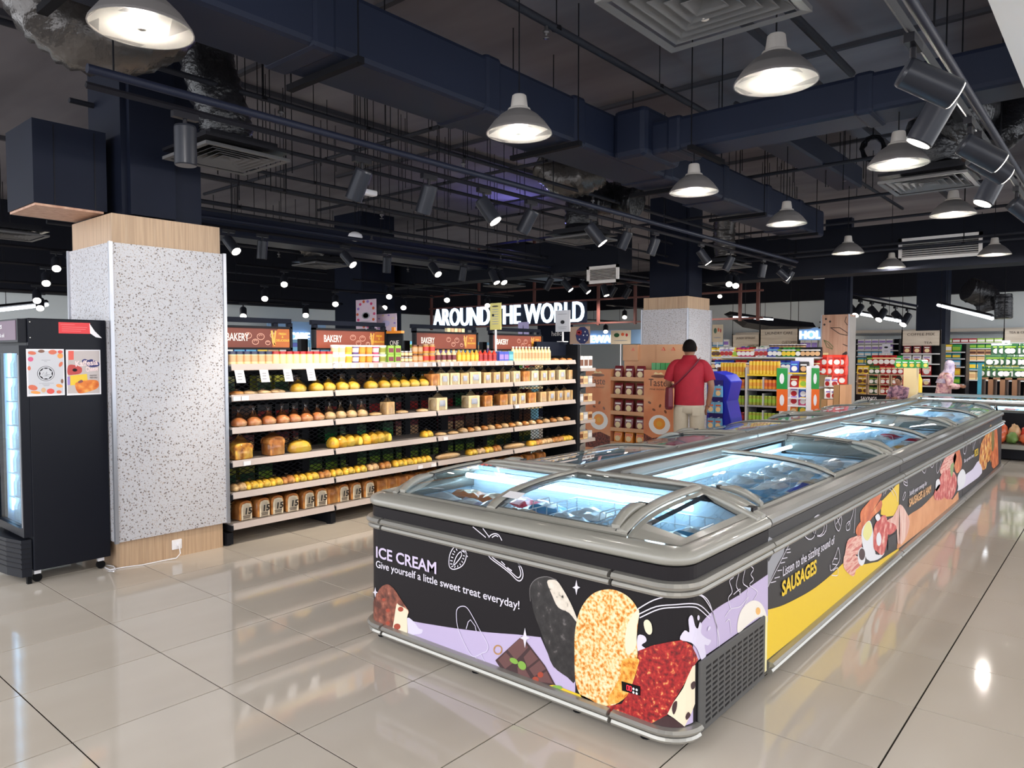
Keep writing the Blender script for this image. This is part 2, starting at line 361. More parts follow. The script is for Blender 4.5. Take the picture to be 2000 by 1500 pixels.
MB().box(5.18, 3.0, 3.08, 5.80, 3.31, 3.48).obj('tee_collar', duct_m, d2, bev=.05, seg=2)
for y in (2.75, 1.35, .1, -1.2): MB().box(5.288, y, 3.088, 5.692, y+.13, 3.372).obj('duct_flange', duct_m, d2, bev=.03, seg=2)
for y in (2.6, .9, -.6):
    MB().box(5.2, y, 3.05, 5.78, y+.045, 3.085).obj('trapeze_bar', rodm, d2); rods(d2, [(5.22, y+.02, 3.05), (5.76, y+.02, 3.05)])
d3 = thing('air_duct', 'black air duct high above the bakery in the dark background', 'duct', (8, 9, 2.9))
MB().box(2.5, 8.6, 2.95, 12, 9.1, 3.25).obj('duct_body', duct_m, d3, bev=.03); rods(d3, [(x, 8.6, 3.2) for x in (4, 6, 8, 10)])
d4 = thing('air_duct', 'short dark duct beneath the concrete right of the long duct', 'duct', (8, 2.8, 3.6))
MB().box(7.0, 2.55, 3.5, 9.6, 2.85, 3.75).obj('duct_body', duct_m, d4, bev=.02); rods(d4, [(7.2, 2.7, 3.7), (9.2, 2.7, 3.7)])
# ---- pendant lamps
shade_o = mat('pendant_grey', (104,101,101), .5, .2); shade_i = mat('pendant_white', (246,242,232), .6); capm = mat('pendant_cap', (196,190,184), .4, .2)
LOCAL = True
pd = thing('pendant_lamp', None, 'lamp')
MB().lathe([(.19, 0), (.186, .012), (.15, .062), (.11, .102), (.065, .132), (.0, .135), (.0, .128), (.06, .126), (.104, .096), (.143, .058), (.178, .012), (.185, .0)], 36, mats=[0, 0, 0, 0, 0, 1, 1, 1, 1, 1, 1], cap=False).obj('lamp_shade', [shade_o, shade_i], pd)
cp_ = MB().lathe([(.07, .128), (.064, .142), (.052, .146), (.050, .15), (.041, .215), (.036, .22), (.0, .22)], 20).obj('lamp_cap', capm, pd)
rb = MB()
for k in range(14): a = 2*PI*k/14; rb.box(.046*math.cos(a)-.002, .046*math.sin(a)-.002, .155, .046*math.cos(a)+.002, .046*math.sin(a)+.002, .205)
MB().lathe([(.0, .035), (.022, .037), (.03, .055), (.026, .085), (.016, .11), (.016, .128)], 14).obj('light_bulb', BULB, pd)
MB().path([(0, 0, .22), (0, 0, CZ-2.75)], .004, 6, smooth=False).obj('lamp_cord', rodm, pd)
LOCAL = False
PD = Kind(pd)
rows = [[(277,58), (1014,262), (1355,376), (1536,438), (1656,495), (1741,523)], [(1515,162), (1754,322), (1861,420), (1942,498), (1988,515)]]
pos = []
for r_, row in enumerate(rows):
    for i, q in enumerate(row):
        p = atz(*q, 2.75); pos.append(p); o_ = PD.put(p, 0, 'grey cone pendant lamp, %s of the %s hanging row counted from the camera' % (nth(i), ['left', 'right'][r_]), 'pendant lamps above the aisle')
        top = 3.1 if 5.2 < p.x < 5.8 else (3.5 if 7 < p.x < 9.6 and 2.5 < p.y < 2.9 else 0)
        if top:
            for ch in o_.children:
                if ch.name.startswith('lamp_cord'): ch.scale.z = (top-2.75)/(CZ-2.75)
for x, y in ((-.7, 2.75), (1.2, 1.3), (-.9, 1.3), (1.4, -.9), (3.6, -.9), (5.8, -.9), (8.0, -.9), (-.8, -.9)):
    p = Vector((x, y, 2.75)); pos.append(p); PD.put(p, 0, 'grey cone pendant lamp outside the frame, %s' % nth(len(pos)), 'pendant lamps above the aisle')
for p in pos: lamp('POINT', 'pendant_light', (p.x, p.y, p.z+.02), PENDANT_W, size=.05, color=(1, .94, .86))
# ---- track lights
LOCAL = True
ts = thing('spot_light', None, 'spotlight')
MB().box(-.06, -.016, -.03, .06, .016, 0).obj('track_adapter', BLACK, ts)
MB().path([(.0, 0, -.03), (.0, 0, -.075)], .01, 8).obj('bracket', BLACK, ts)
sb = MB().lathe([(.046, -.10), (.05, -.095), (.05, .075), (.046, .085), (0, .085)], 20, mats=[0]*4).obj('lamp_body', mat('black_spot_body', (34,36,43), .35, .2, spec=.25), ts)
se = MB().lathe([(0, -.1025), (.043, -.1025), (.043, -.1005), (0, -.1005)], 20).obj('lit_lens', mat('lit_spot_lens', (255,244,226), emit=11), sb)
sb.location = (0, 0, -.13)
LOCAL = False
SPT = {}
def spot(loc, tilt, az, label, group, lit=True, sc=1.0):
    """track spotlight hung at loc, tipped by tilt from straight down towards the bearing az"""
    r = dup(ts, loc, 0, label, group, sc)
    for ch in r.children:
        if ch.name.startswith('lamp_body'):
            ch.rotation_euler = (0, -R(tilt), R(az)) ; ch.location = (.05*math.sin(R(tilt))*math.cos(R(az)), .05*math.sin(R(tilt))*math.sin(R(az)), -.145)
            for g in list(ch.children):
                if not lit: bpy.data.objects.remove(g)
    return r
def track(lab, a, b, spots, rodsx, two=True):
    t = thing('light_track', lab, 'light track', ((a[0]+b[0])/2, (a[1]+b[1])/2, a[2]))
    MB().path([a, b], .018, 4, smooth=False).obj('track_rail', BLACK, t)
    if two: MB().path([(a[0], a[1]-.02, a[2]+.075), (b[0], b[1]-.02, b[2]+.075)], .024, 8).obj('carrier_pipe', mat('navy_pipe', (26,30,46), .5, spec=.2), t)
    rods(t, [(x, a[1]+(b[1]-a[1])*(x-a[0])/(b[0]-a[0]), a[2]+.08) for x in rodsx])
    return t
TY1 = 3.93
track('long black light track with spotlights above the aisle by the bakery', (1.42, TY1, 2.8), (11.3, TY1, 2.8), 0, (1.55, 3.3, 5.2, 7.2, 9.2, 11.0))
for i, (px_, lit, tl, az) in enumerate(((365, 0, 0, 0), (708, 0, 28, 100), (838, 0, 22, 95), (945, 1, 35, -70), (1037, 0, 30, 110), (1155, 1, 38, -60), (1225, 0, 25, 100), (1280, 0, 20, 110), (1370, 1, 35, -60), (1428, 0, 25, 110), (1492, 0, 10, 90), (1525, 1, 50, -50), (1546, 0, 30, 120))):
    x = aty(px_, 430, TY1).x; spot((x, TY1, 2.785), tl, az, 'black track spotlight, %s along the aisle track from its near end' % nth(i), 'spotlights of the aisle track', bool(lit), 1.15 if i < 6 else 1)
for x in (3.3, 4.1, 4.9, 5.7, 6.5, 7.3): lamp('SPOT', 'track_spot', (x, TY1, 2.63), SPOT_W, size=.05, aim=(.05, 1.42, -1.75), spot=58, color=(1, .89, .74))

TY2 = 7.25
track('black light track with glowing spotlights behind the bakery', (3.35, TY2, 2.8), (13.5, TY2, 2.8), 0, (4, 6, 8, 10, 12))
for i, (px_, lit, tl, az) in enumerate(((447, 1, 45, -80), (513, 0, 8, 90), (674, 1, 45, -75), (756, 0, 15, 60), (845, 1, 45, -95), (905, 0, 15, 90), (962, 1, 30, -90), (976, 1, 40, -100), (1075, 0, 30, 100), (1103, 1, 40, -70), (1138, 1, 40, -70), (1180, 1, 20, -90), (1200, 0, 30, 120), (1228, 0, 30, 110))):
    x = aty(px_, 500, TY2).x; spot((x, TY2, 2.785), tl, az, 'black spotlight on the track behind the bakery, %s from its left end' % nth(i), 'spotlights of the track behind the bakery', bool(lit), 1.1)
track('short white light track in the dark between the two bakery tracks', (9.0, 5.0, 2.75), (9.6, 5.0, 2.75), 0, (9.2,), False)
TYR = .72
track('silver light track with spotlights beside the white soffit', (1.6, TYR, 2.8), (14, TYR, 2.8), 0, (2.2, 3.8, 6, 9, 12))
for i, (px_, py_, lit, tl, az) in enumerate(((1795, 72, 1, 62, -60), (1848, 185, 1, 28, 100), (1905, 245, 1, 58, -62), (1924, 290, 1, 60, -50), (1957, 333, 1, 25, 120), (1997, 375, 0, 50, -60))):
    x = aty(px_-10, py_-40, TYR).x; spot((x, TYR, 2.785), tl, az, 'black spotlight on the track at upper right, %s from the camera' % nth(i), 'spotlights of the right track', bool(lit), 1.25)
# glowing spots further off in the dark
far = [(555,545,11.5), (517,573,12), (475,607,12.5), (597,606,13), (655,584,12.5), (760,570,13), (751,592,14), (788,592,14), (873,577,13.5), (952,588,14.5), (110,512,9.5), (90,541,10), (72,575,10.5), (78,590,10.8), (1183,640,17), (1220,612,17), (1288,597,19), (1424,545,12), (1437,548,12), (1406,572,18)]
ft_ = thing('light_track', 'dim black light tracks far back in the dark above the shelves', 'light track', (7, 11.5, 2.7))
for i, (x, y, d) in enumerate(far):
    p = atd(x, y, d); q = p+Vector((0, 0, .14)); toc = (CAM-p).normalized()
    spot(q, 52, math.degrees(math.atan2(toc.y, toc.x)), 'small glowing spotlight in the dark background, %s from the list at left' % nth(i) if 0 else 'small glowing spotlight in the dark far behind the bakery, %s of its kind' % nth(i), 'glowing spotlights far behind', True, 1.15)
    MB().path([(q.x-.8, q.y, q.z+.016), (q.x+.8, q.y, q.z+.016)], .02, 4, smooth=False).obj('track_rail', BLACK, ft_); rods(ft_, [(q.x-.5, q.y, q.z+.02), (q.x+.6, q.y, q.z+.02)])
# dark cluster of six spots before the far white wall
a = atd(1630, 575, 16); b = atd(1790, 605, 15)
track('dark spotlight bar in front of the far white wall', tuple(a), tuple(b), 0, ())
for i in range(7):
    p = a+(b-a)*((i+.3)/7); spot(p-Vector((0, 0, .015)), 42, -110 if i % 2 else 160, 'black spotlight hanging before the far white wall, %s from left' % nth(i), 'spotlights before the far wall', True, 1.5)
for o in [ts]+[c for c in ts.children_recursive]: bpy.data.objects.remove(o)
# ---- square ceiling diffusers and their flexible hoses
LOCAL = True
dfm = mat('diffuser_grey', (92,91,92), .6, spec=.2)
df = thing('air_diffuser', None, 'air vent')
def fr_(mb, a, b, z0, z1):
    """square ring sloping from the half-width a to b"""
    A_ = [(-a, -a, z0), (a, -a, z0), (a, a, z0), (-a, a, z0)]; B_ = [(-b, -b, z1), (b, -b, z1), (b, b, z1), (-b, b, z1)]
    mb.add(A_+B_, [(i, (i+1) % 4, 4+(i+1) % 4, 4+i) for i in range(4)]); return mb
m_ = fr_(fr_(MB(), .30, .265, 0, .004), .30, .30, 0, .02).obj('outer_frame', dfm, df)
for k in range(5):
    a = .255-.047*k; o = fr_(MB(), a, a-.05, .012, .05).obj('louvre_ring', dfm, df); o.modifiers.new('t', 'SOLIDIFY').thickness = .003
MB().box(-.30, -.30, .055, .30, .30, .075).obj('back_plate', BLACK, df); MB().box(-.24, -.24, .075, .24, .24, .12).obj('plenum_box', BLACK, df)
LOCAL = False
DF = Kind(df); ds = []
for i, (p, lab) in enumerate(((atz(443,314,2.8), 'beside the top of the near column'), (Vector((2.63, 1.27, 2.8)), 'large at the top edge of the view'), (atz(1815,362,2.8), 'beside the cross duct at right'), (atz(1136,470,2.8), 'under the black hose near the middle'), (atz(1416,522,2.8), 'under the hose right of the second column'), (atz(626,520,2.8), 'in the dark above the bakery'), (atz(985,560,2.8), 'far back above the lit letters'), (atz(20,462,2.8), 'at the left edge below the boxed bulkhead'), (atz(30,545,2.8), 'farthest left in the dark'))):
    ds.append(p); DF.put(p, 0, 'square louvred air diffuser '+lab, 'square ceiling diffusers')
def hose(lab, pts, r, m, n=40):
    P_ = [Vector(p) for p in pts]; Q = []
    for i in range(len(P_)-1):
        p0, p1, p2, p3 = P_[max(i-1, 0)], P_[i], P_[i+1], P_[min(i+2, len(P_)-1)]
        for j in range(n//(len(P_)-1)):
            t = j/(n//(len(P_)-1)); Q.append(.5*((2*p1)+(-p0+p2)*t+(2*p0-5*p1+4*p2-p3)*t*t+(-p0+3*p1-3*p2+p3)*t**3))
    Q.append(P_[-1]); b = MB(); b.path(Q, [r*(1+(.05 if k % 2 else -.05)*random.uniform(.3, 1.4)) for k in range(len(Q))], 18)
    for k in range(len(b.v)): b.v[k] = tuple(c+random.uniform(-1, 1)*r*.035 for c in b.v[k])
    return tag(b.obj('flexible_hose', m), lab, 'air hose')
hose('large grey crinkled air hose looping down at the top left', [atd(60,-70,3.9), atd(110,20,3.9), atd(190,70,4.0), atd(290,55,4.2), atd(350,-10,4.4)], .21, foilg)
q = ds[0]; hose('black foil air hose dropping to the diffuser beside the near column', [Vector((q.x-.05, q.y+.1, 3.75)), Vector((q.x-.1, q.y+.05, 3.45)), Vector((q.x-.02, q.y, 3.1)), Vector((q.x, q.y, 2.95))], .17, foil)
hose('grey crinkled air hose stub leaving the long duct', [atd(1165,330,8.0), atd(1130,350,8.0), atd(1095,345,8.1), atd(1068,322,8.2)], .19, foilg)
q = ds[3]; hose('black foil air hose bending down to the middle diffuser', [atd(1245,395,8.6), atd(1190,388,8.8), (q.x+.05, q.y+.0, 3.25), (q.x, q.y, 2.95)], .19, foil)
q = ds[4]; hose('grey air hose dropping to the diffuser right of the second column', [(q.x-.03, q.y, 3.5), (q.x, q.y+.02, 3.25), (q.x, q.y, 2.95)], .16, foilg)
q = ds[2]; hose('black crinkled air hose bending to the diffuser at upper right', [atd(1975,205,7.4), atd(1915,235,7.2), (q.x+.25, q.y-.2, 3.4), (q.x, q.y, 3.15), (q.x, q.y, 2.95)], .21, foil)
hose('grey crumpled air hose end beside the right spotlights', [atd(1985,215,6.0), atd(1950,262,5.9), atd(1905,292,6.0), atd(1885,268,6.2)], .15, foil)
q = ds[5]; hose('dark grey hose in the black above the bakery', [q+Vector((-.9, .3, .45)), q+Vector((-.35, .1, .42)), q+Vector((0, 0, .15))], .17, foilg)
hose('grey hose hanging before the far white wall', [atd(1890,565,15.5), atd(1925,580,15.5), atd(1935,605,15.5)], .25, foil); hose('black vertical hose before the far white wall', [atd(1960,575,15), atd(1960,605,15), atd(1960,622,15)], .16, foil)
# ---- pipes with hangers and sprinklers
def pipe(lab, a, b, r, hang=(), m=None, spr=()):
    t = thing('service_pipe', lab, 'pipe', tuple((Vector(a)+Vector(b))/2)); MB().path([a, b], r, 8).obj('pipe_run', m or mat('grey_pipe', (38,39,46), .6, spec=.15), t)
    A_, B_ = Vector(a), Vector(b)
    for h in hang:
        p = A_+(B_-A_)*h; MB().path([p, (p.x, p.y, CZ)], .004, 5, smooth=False).obj('hanger_rod', rodm, t); MB().lathe([(r*1.4, -.012), (r*1.4, .012)], 8, p).obj('pipe_clamp', rodm, t)
    for h in spr:
        p = A_+(B_-A_)*h; MB().lathe([(.012, 0), (.012, -.05), (.022, -.055), (.022, -.07), (.008, -.075), (.008, -.10), (.024, -.104), (.0, -.106)], 10, p).obj('sprinkler_head', mat('sprinkler_metal', (96,94,96), .35, .6), t)
    return t
p = atz(780, 270, 3.25); pipe('sprinkler pipe left of the long duct, running away', (1.0, p.y, 3.25), (10, p.y, 3.25), .02, (.1, .2, .3, .42, .55, .7), None, (.215, .42, .65))
p = atz(1130, 80, 3.7); pipe('sprinkler pipe between the long duct and the top diffuser', (1.5, p.y, 3.7), (7.2, p.y, 3.7), .026, (.2, .45, .7, .9), None, (.43,))
p = atz(1570, 50, 3.8); pipe('dark strut below the slab right of the top diffuser', (2, p.y, 3.8), (6.5, p.y, 3.8), .03, (.5,)); p = atz(1640, 330, 3.6); pipe('thin pipe beyond the cross duct', (6, p.y, 3.6), (11.9, p.y, 3.6), .02, (.3, .6), None, (.52,))
for i, (px_, py_, z, x0, x1) in enumerate(((700, 375, 3.1, 2.5, 12), (700, 400, 3.1, 2.5, 12), (560, 420, 3.05, 2.5, 12), (800, 470, 3.0, 3, 13), (700, 330, 3.3, 2, 11), (560, 490, 3.0, 3, 13), (600, 545, 2.9, 4, 14))):
    p = atz(px_, py_, z); pipe('dark thin pipe in the ceiling over the bakery, %s from the aisle' % nth(i), (x0, p.y, z), (x1, p.y, z), .016+.004*(i % 3), [.06+.11*k for k in range(8)], None, (.3, .55) if i % 2 else ())
for i, (x, z, y0, y1) in enumerate(((4.6, 3.5, 3.8, 9), (6.3, 3.55, 3.8, 9), (8.2, 3.5, -2, 9), (9.9, 3.45, -2, 9), (11.4, 3.4, -2, 5.5), (11.7, 3.0, -2, 5.6), (11.75, 3.08, -2, 5.6))):
    pipe('dark cross pipe under the slab, %s from the camera' % nth(i), (x, y0, z), (x, y1, z), .02, (.2, .5, .8))
# loose hanging rods over the bakery
hr = thing('hanger_rods', 'cluster of thin black threaded rods hanging from the slab over the bakery', 'rods', (6, 6, 3.6))
for k in range(58):
    px_ = random.uniform(420, 1060); d = random.uniform(5.5, 12); p = atd(px_, random.uniform(300, 440), d)
    if p.z < 3.7 and p.y > 4.1: MB().path([(p.x, p.y, max(p.z, 2.7)), (p.x, p.y, CZ)], .0045, 4, smooth=False).obj('hanger_rod', rodm, hr)
hr2 = thing('hanger_rods', 'cluster of thin black threaded rods hanging from the slab right of the long duct', 'rods', (8, 1.5, 3.6))
for k in range(26):
    p = atd(random.uniform(1420, 1720), random.uniform(330, 390), random.uniform(8, 11.5)); MB().path([(p.x, p.y, p.z), (p.x, p.y, CZ)], .0045, 4, smooth=False).obj('hanger_rod', rodm, hr2)
# ---- louvred grilles
def grille(lab, X, px_):
    q = [atx(*p, X) for p in px_]; y0, y1 = q[1].y, q[0].y; z1 = (q[0].z+q[1].z)/2; z0 = (q[2].z+q[3].z)/2; c = thing('air_grille', lab, 'air vent', (X-.02, (y0+y1)/2, z0))
    f = MB(); t = .045
    for a in ((y0, z0, y1, z0+t), (y0, z1-t, y1, z1), (y0, z0, y0+t, z1), (y1-t, z0, y1, z1)): f.box(X-.03, a[0], a[1], X-.004, a[2], a[3])
    f.obj('grille_frame', mat('grille_white', (222,216,212), .5), c); n = 8
    for k in range(n):
        z = z0+t+(z1-z0-2*t)*(k+.5)/n; h = (z1-z0-2*t)/n*.33
        MB().add([(X-.03, y0+t, z-h), (X-.03, y1-t, z-h), (X-.006, y1-t, z+h), (X-.006, y0+t, z+h)], [(0,1,2,3)]).obj('louvre_slat', M['grille_white'], c)
grille('white louvred air grille on the black bulkhead at right', BX, [(1756,467), (1920,453), (1756,512), (1920,498)])
grille('white louvred air grille on the dark beam above the lit letters', 9.5, [(1148,520), (1210,518), (1148,560), (1210,546)])
# ---- small fittings
p = atd(1855, 508, 11.5); c = thing('hanging_box', 'small black box hanging on a rod in front of the right grille', 'speaker', tuple(p)); MB().box(p.x-.1, p.y-.14, p.z-.1, p.x+.1, p.y+.14, p.z+.08).obj('box_body', BLACK, c, bev=.01); MB().path([p, (p.x, p.y, CZ)], .012, 6).obj('hanger_rod', rodm, c)
p = atd(1377, 30, 2.9); c = thing('sprinkler_bulb', 'red and clear sprinkler bulb hanging below the top diffuser', 'sprinkler', tuple(p))
MB().path([p+Vector((0, 0, .01)), p+Vector((0, 0, .4))], .009, 8).obj('red_stem', mat('red_plastic', (170,24,24), .4), c); MB().lathe([(.011, -.02), (.016, -.018), (.016, .012), (.010, .02), (.010, .035)], 10, p).obj('clear_tip', mat('pearl_tip', (200,190,180), .2), c)
p = atd(1705, 290, 8.3); b = MB()
for k in range(5): b.path([p+Vector((random.uniform(-.05, .05), .12*math.cos(t*PI/6)*(.8+.06*k), .15*math.sin(t*PI/6)*(.8+.05*k))) for t in range(13)], .011, 6)
b.path([p+Vector((0, 0, .13)), p+Vector((0, 0, .3))], .008, 6); tag(b.obj('cable_coil', rodm), 'coil of black cable hanging beside a pendant lamp', 'cable')
p = atd(1598, 541, 13); c = thing('wireless_device', 'small white wireless box hanging before the black bulkhead', 'device', tuple(p)); MB().box(p.x-.06, p.y-.1, p.z-.03, p.x+.06, p.y+.1, p.z+.03).obj('device_body', WHITE, c, bev=.01); MB().path([p, (p.x, p.y, CZ)], .006, 5).obj('hanger_rod', rodm, c)
p = atd(714, 374, 7); c = thing('emergency_light', 'small white emergency light under the pipes over the bakery', 'light', tuple(p)); MB().box(p.x-.12, p.y-.04, p.z-.03, p.x+.12, p.y+.04, p.z+.02).obj('light_body', WHITE, c, bev=.01); MB().path([p, (p.x, p.y, CZ)], .005, 5).obj('hanger_rod', rodm, c)
p = atd(694, 462, 9); c = thing('emergency_light', 'white twin headed emergency light on the track behind the bakery', 'light', tuple(p)); MB().ell(p, (.1, .07, .06)).obj('light_body', WHITE, c); MB().path([p, (p.x, p.y, CZ)], .005, 5).obj('hanger_rod', rodm, c)
tubm = mat('white_tube_light', (240,246,255), emit=5)
def tube(lab, a, b, r=.03):
    c = thing('tube_light', lab, 'lamp', tuple((a+b)/2)); MB().path([a, b], r, 8).obj('lit_tube', tubm, c); MB().box(-.001,-.001,-.001,.001,.001,.001) ; MB().path([a+Vector((0, 0, r*1.6)), b+Vector((0, 0, r*1.6))], r*1.1, 4, smooth=False).obj('tube_housing', BLACK, c); rods(c, [tuple(a+(b-a)*.2+Vector((0,0,.05))), tuple(a+(b-a)*.8+Vector((0,0,.05)))])
tube('white tube light before the far wall right of the dark column', atd(1832, 596, 16), atd(1938, 622, 13)); tube('white tube light before the far wall left of the dark column', atd(1668, 611, 18), atd(1757, 627, 15)); tube('white tube light at the left edge above the drinks fridge', atd(-10, 606, 11), atd(92, 595, 12))
tube('thin white tube light over the dark curved canopy', atd(1432, 619, 17.4), atd(1510, 624, 17.2), .02)
b = MB(); pts = [atd(x, y, 18) for x, y in ((1426,612), (1500,624), (1588,634))]
b.rings([[p+Vector((0, 0, .05)), p+Vector((.3, .3, .0)), p+Vector((.1, .1, -h)), p+Vector((-.1, -.1, -h*.6))] for p, h in ((pts[0], .05), (pts[0]*.6+pts[1]*.4, .28), (pts[1], .28), (pts[2], .1))], smooth=False)
for p in (pts[0]*.6+pts[1]*.4, pts[1]*.5+pts[2]*.5): b.path([p, (p.x, p.y, CZ)], .008, 5)
tag(b.obj('curved_canopy', BLACK), 'black curved canopy hanging above the beige aisle signs', 'canopy')
p = Vector((9.7, 8.2, 3.3)); c = thing('blue_uplight', 'small uplight box on top of the dark beam giving violet light to the slab', 'light', tuple(p)); MB().box(9.55, 7.8, 3.301, 9.85, 8.6, 3.36).obj('light_body', BLACK, c); MB().box(9.58, 7.83, 3.36, 9.82, 8.57, 3.364).obj('lit_lens', mat('violet_lens', (110,110,255), emit=3), c)
lamp('SPOT', 'uplight', (9.7, 8.2, 3.40), 55, size=.1, aim=(-.9, -.75, .45), spot=150, blend=1, color=(.32, .30, 1))
# ================================================================ island of chest freezers
def sweep(mb, path, prof, m=0, smooth=False, cap=True):
    """carry the closed profile [(outward, z)] along the plan path"""
    P = [Vector(p) for p in path]; rs = []
    for i, p in enumerate(P):
        d1 = (P[i]-P[i-1]).normalized() if i else (P[1]-P[0]).normalized()
        d2 = (P[i+1]-P[i]).normalized() if i < len(P)-1 else d1
        d = (d1+d2).normalized(); n = Vector((d.y, -d.x)); k = 1/max(.5, n.dot(Vector((d1.y, -d1.x))))
        rs.append([(p.x+n.x*o*k, p.y+n.y*o*k, z) for o, z in prof])
    return mb.rings(rs, m, smooth=smooth, cap=cap)
BUMP = lambda z0, z1: [(-.008, z0), (.010, z0), (.022, z0+.005), (.026, z0+.014), (.020, z0+.024), (.010, z0+.027), (.010, z0+.031), (.030, z0+.035), (.035, z0+.045), (.026, z1-.003), (.008, z1), (-.008, z1)]
RIM = [(-.01, .706), (.003, .706), (.013, .715), (.016, .729), (.009, .745), (-.012, .757), (-.05, .766), (-.08, .766), (-.08, .706)]
PROF = [(.075, .764), (.10, .778), (.135, .793), (.18, .808), (.24, .822), (.32, .834), (.42, .843), (.54, .849), (.70, .852), (.79, .852)]
def pz(v):
    for (a, za), (b, zb) in zip(PROF, PROF[1:]):
        if v <= b: return za+(zb-za)*max(0, (v-a))/(b-a)
    return PROF[-1][1]
PANEL = mat('black_freezer_panel', (38,35,37), .42, spec=.12); PANELG = mat('charcoal_freezer_panel', (64,62,63), .42, spec=.15)
LINER = mat('freezer_liner', (206,226,240), .4); SEAL = mat('dark_seal', (52,52,52), .45); TUBE = mat('freezer_tube', (196,234,255), emit=TUBE_E)
GREYL = mat('light_grey_plastic', (172,170,160), .25, coat=.4); WIRE = mat('white_wire', (222,230,236), .35)
RAIL = mat('dull_grey_rail', (112,110,106), .35, coat=.2)
def grid_basket(T, u0, u1, v0, v1, z0, z1, lab):
    b = MB(); r = .003
    def w(a, c): b.path([T(*a), T(*c)], r, 4, smooth=False)
    nu = max(2, int((u1-u0)/.075)); nv = max(2, int((v1-v0)/.075))
    for z in (z0, (z0+z1)/2, z1):
        for a, c in (((u0,v0,z),(u1,v0,z)), ((u1,v0,z),(u1,v1,z)), ((u1,v1,z),(u0,v1,z)), ((u0,v1,z),(u0,v0,z))): w(a, c)
    for i in range(nu+1):
        u = u0+(u1-u0)*i/nu
        w((u,v0,z0),(u,v0,z1)); w((u,v1,z0),(u,v1,z1)); w((u,v0,z0),(u,v1,z0))
    for i in range(nv+1):
        v = v0+(v1-v0)*i/nv
        w((u0,v,z0),(u0,v,z1)); w((u1,v,z0),(u1,v,z1)); w((u0,v,z0),(u1,v,z0))
    for u in (u0, u1): b.path([T(u, (v0+v1)/2-.07, z1), T(u, (v0+v1)/2-.06, z1+.035), T(u, (v0+v1)/2+.06, z1+.035), T(u, (v0+v1)/2+.07, z1)], .003, 5)
    return tag(b.obj('wire_basket', WIRE), lab, 'basket', None)
def lid(T, par, u0, u1, dz, D, hand, fw=.034):
    """one curved sliding lid: glass, two curved side frames, front strip, handle"""
    L = thing_part('glass_lid', par); g = MB()
    pr = [(v, z+dz) for v, z in PROF if v <= D-.09]+[(D-.09, pz(D-.09)+dz)]
    g.add([T(u, v, z) for u in (u0+fw*.6, u1-fw*.6) for v, z in pr], [(i, i+1, len(pr)+i+1, len(pr)+i) for i in range(len(pr)-1)], 0, True)
    o = g.obj('glass_lid', GLASS, par)
    for a, b in ((u0, u0+fw), (u1-fw, u1)):
        f = MB(); s = MB()
        rs = [[T(a, v, z-.008), T(b, v, z-.008), T(b, v, z+.008), T((a+b)/2, v, z+.013), T(a, v, z+.008)] for v, z in pr]; f.rings(rs)
        e = b if a == u0 else a; q = .008 if a == u0 else -.008
        rs = [[T(e, v, z-.009), T(e+q, v, z-.009), T(e+q, v, z+.003), T(e, v, z+.003)] for v, z in pr]; s.rings(rs)
        f.obj('lid_frame', GREY, o); s.obj('lid_seal', SEAL, o)
    f = MB(); v, z = pr[0]
    f.rings([[T(u, v-.004, z-.012), T(u, v+.028, z+.006), T(u, v+.024, z+.012), T(u, v-.012, z-.002)] for u in (u0, u1)], smooth=False)
    f.obj('front_strip', GREY, o)
    if hand is not None:
        h = MB(); rs = []
        for i in range(8):
            v = .085+.20*i/7; lift = .010+.022*math.sin(PI*(i+.6)/8); z = pz(v)+dz
            rs.append([T(hand-.018, v, z+.004), T(hand+.018, v, z+.004), T(hand+.02, v, z+lift+.004), T(hand-.02, v, z+lift+.004)])
        h.rings(rs); h.obj('lid_handle', GREY, o)
        h = MB(); h.rings([[T(hand-.022, .28, pz(.28)+dz), T(hand+.022, .28, pz(.28)+dz), T(hand+.022, .295, pz(.3)+dz+.016), T(hand-.022, .295, pz(.3)+dz+.016)], [T(hand-.022, .30, pz(.30)+dz), T(hand+.022, .30, pz(.30)+dz), T(hand+.022, .305, pz(.3)+dz+.016), T(hand-.022, .305, pz(.3)+dz+.016)]], smooth=False); h.obj('handle_grip', SEAL, o)
    return o
def thing_part(n, p): return None
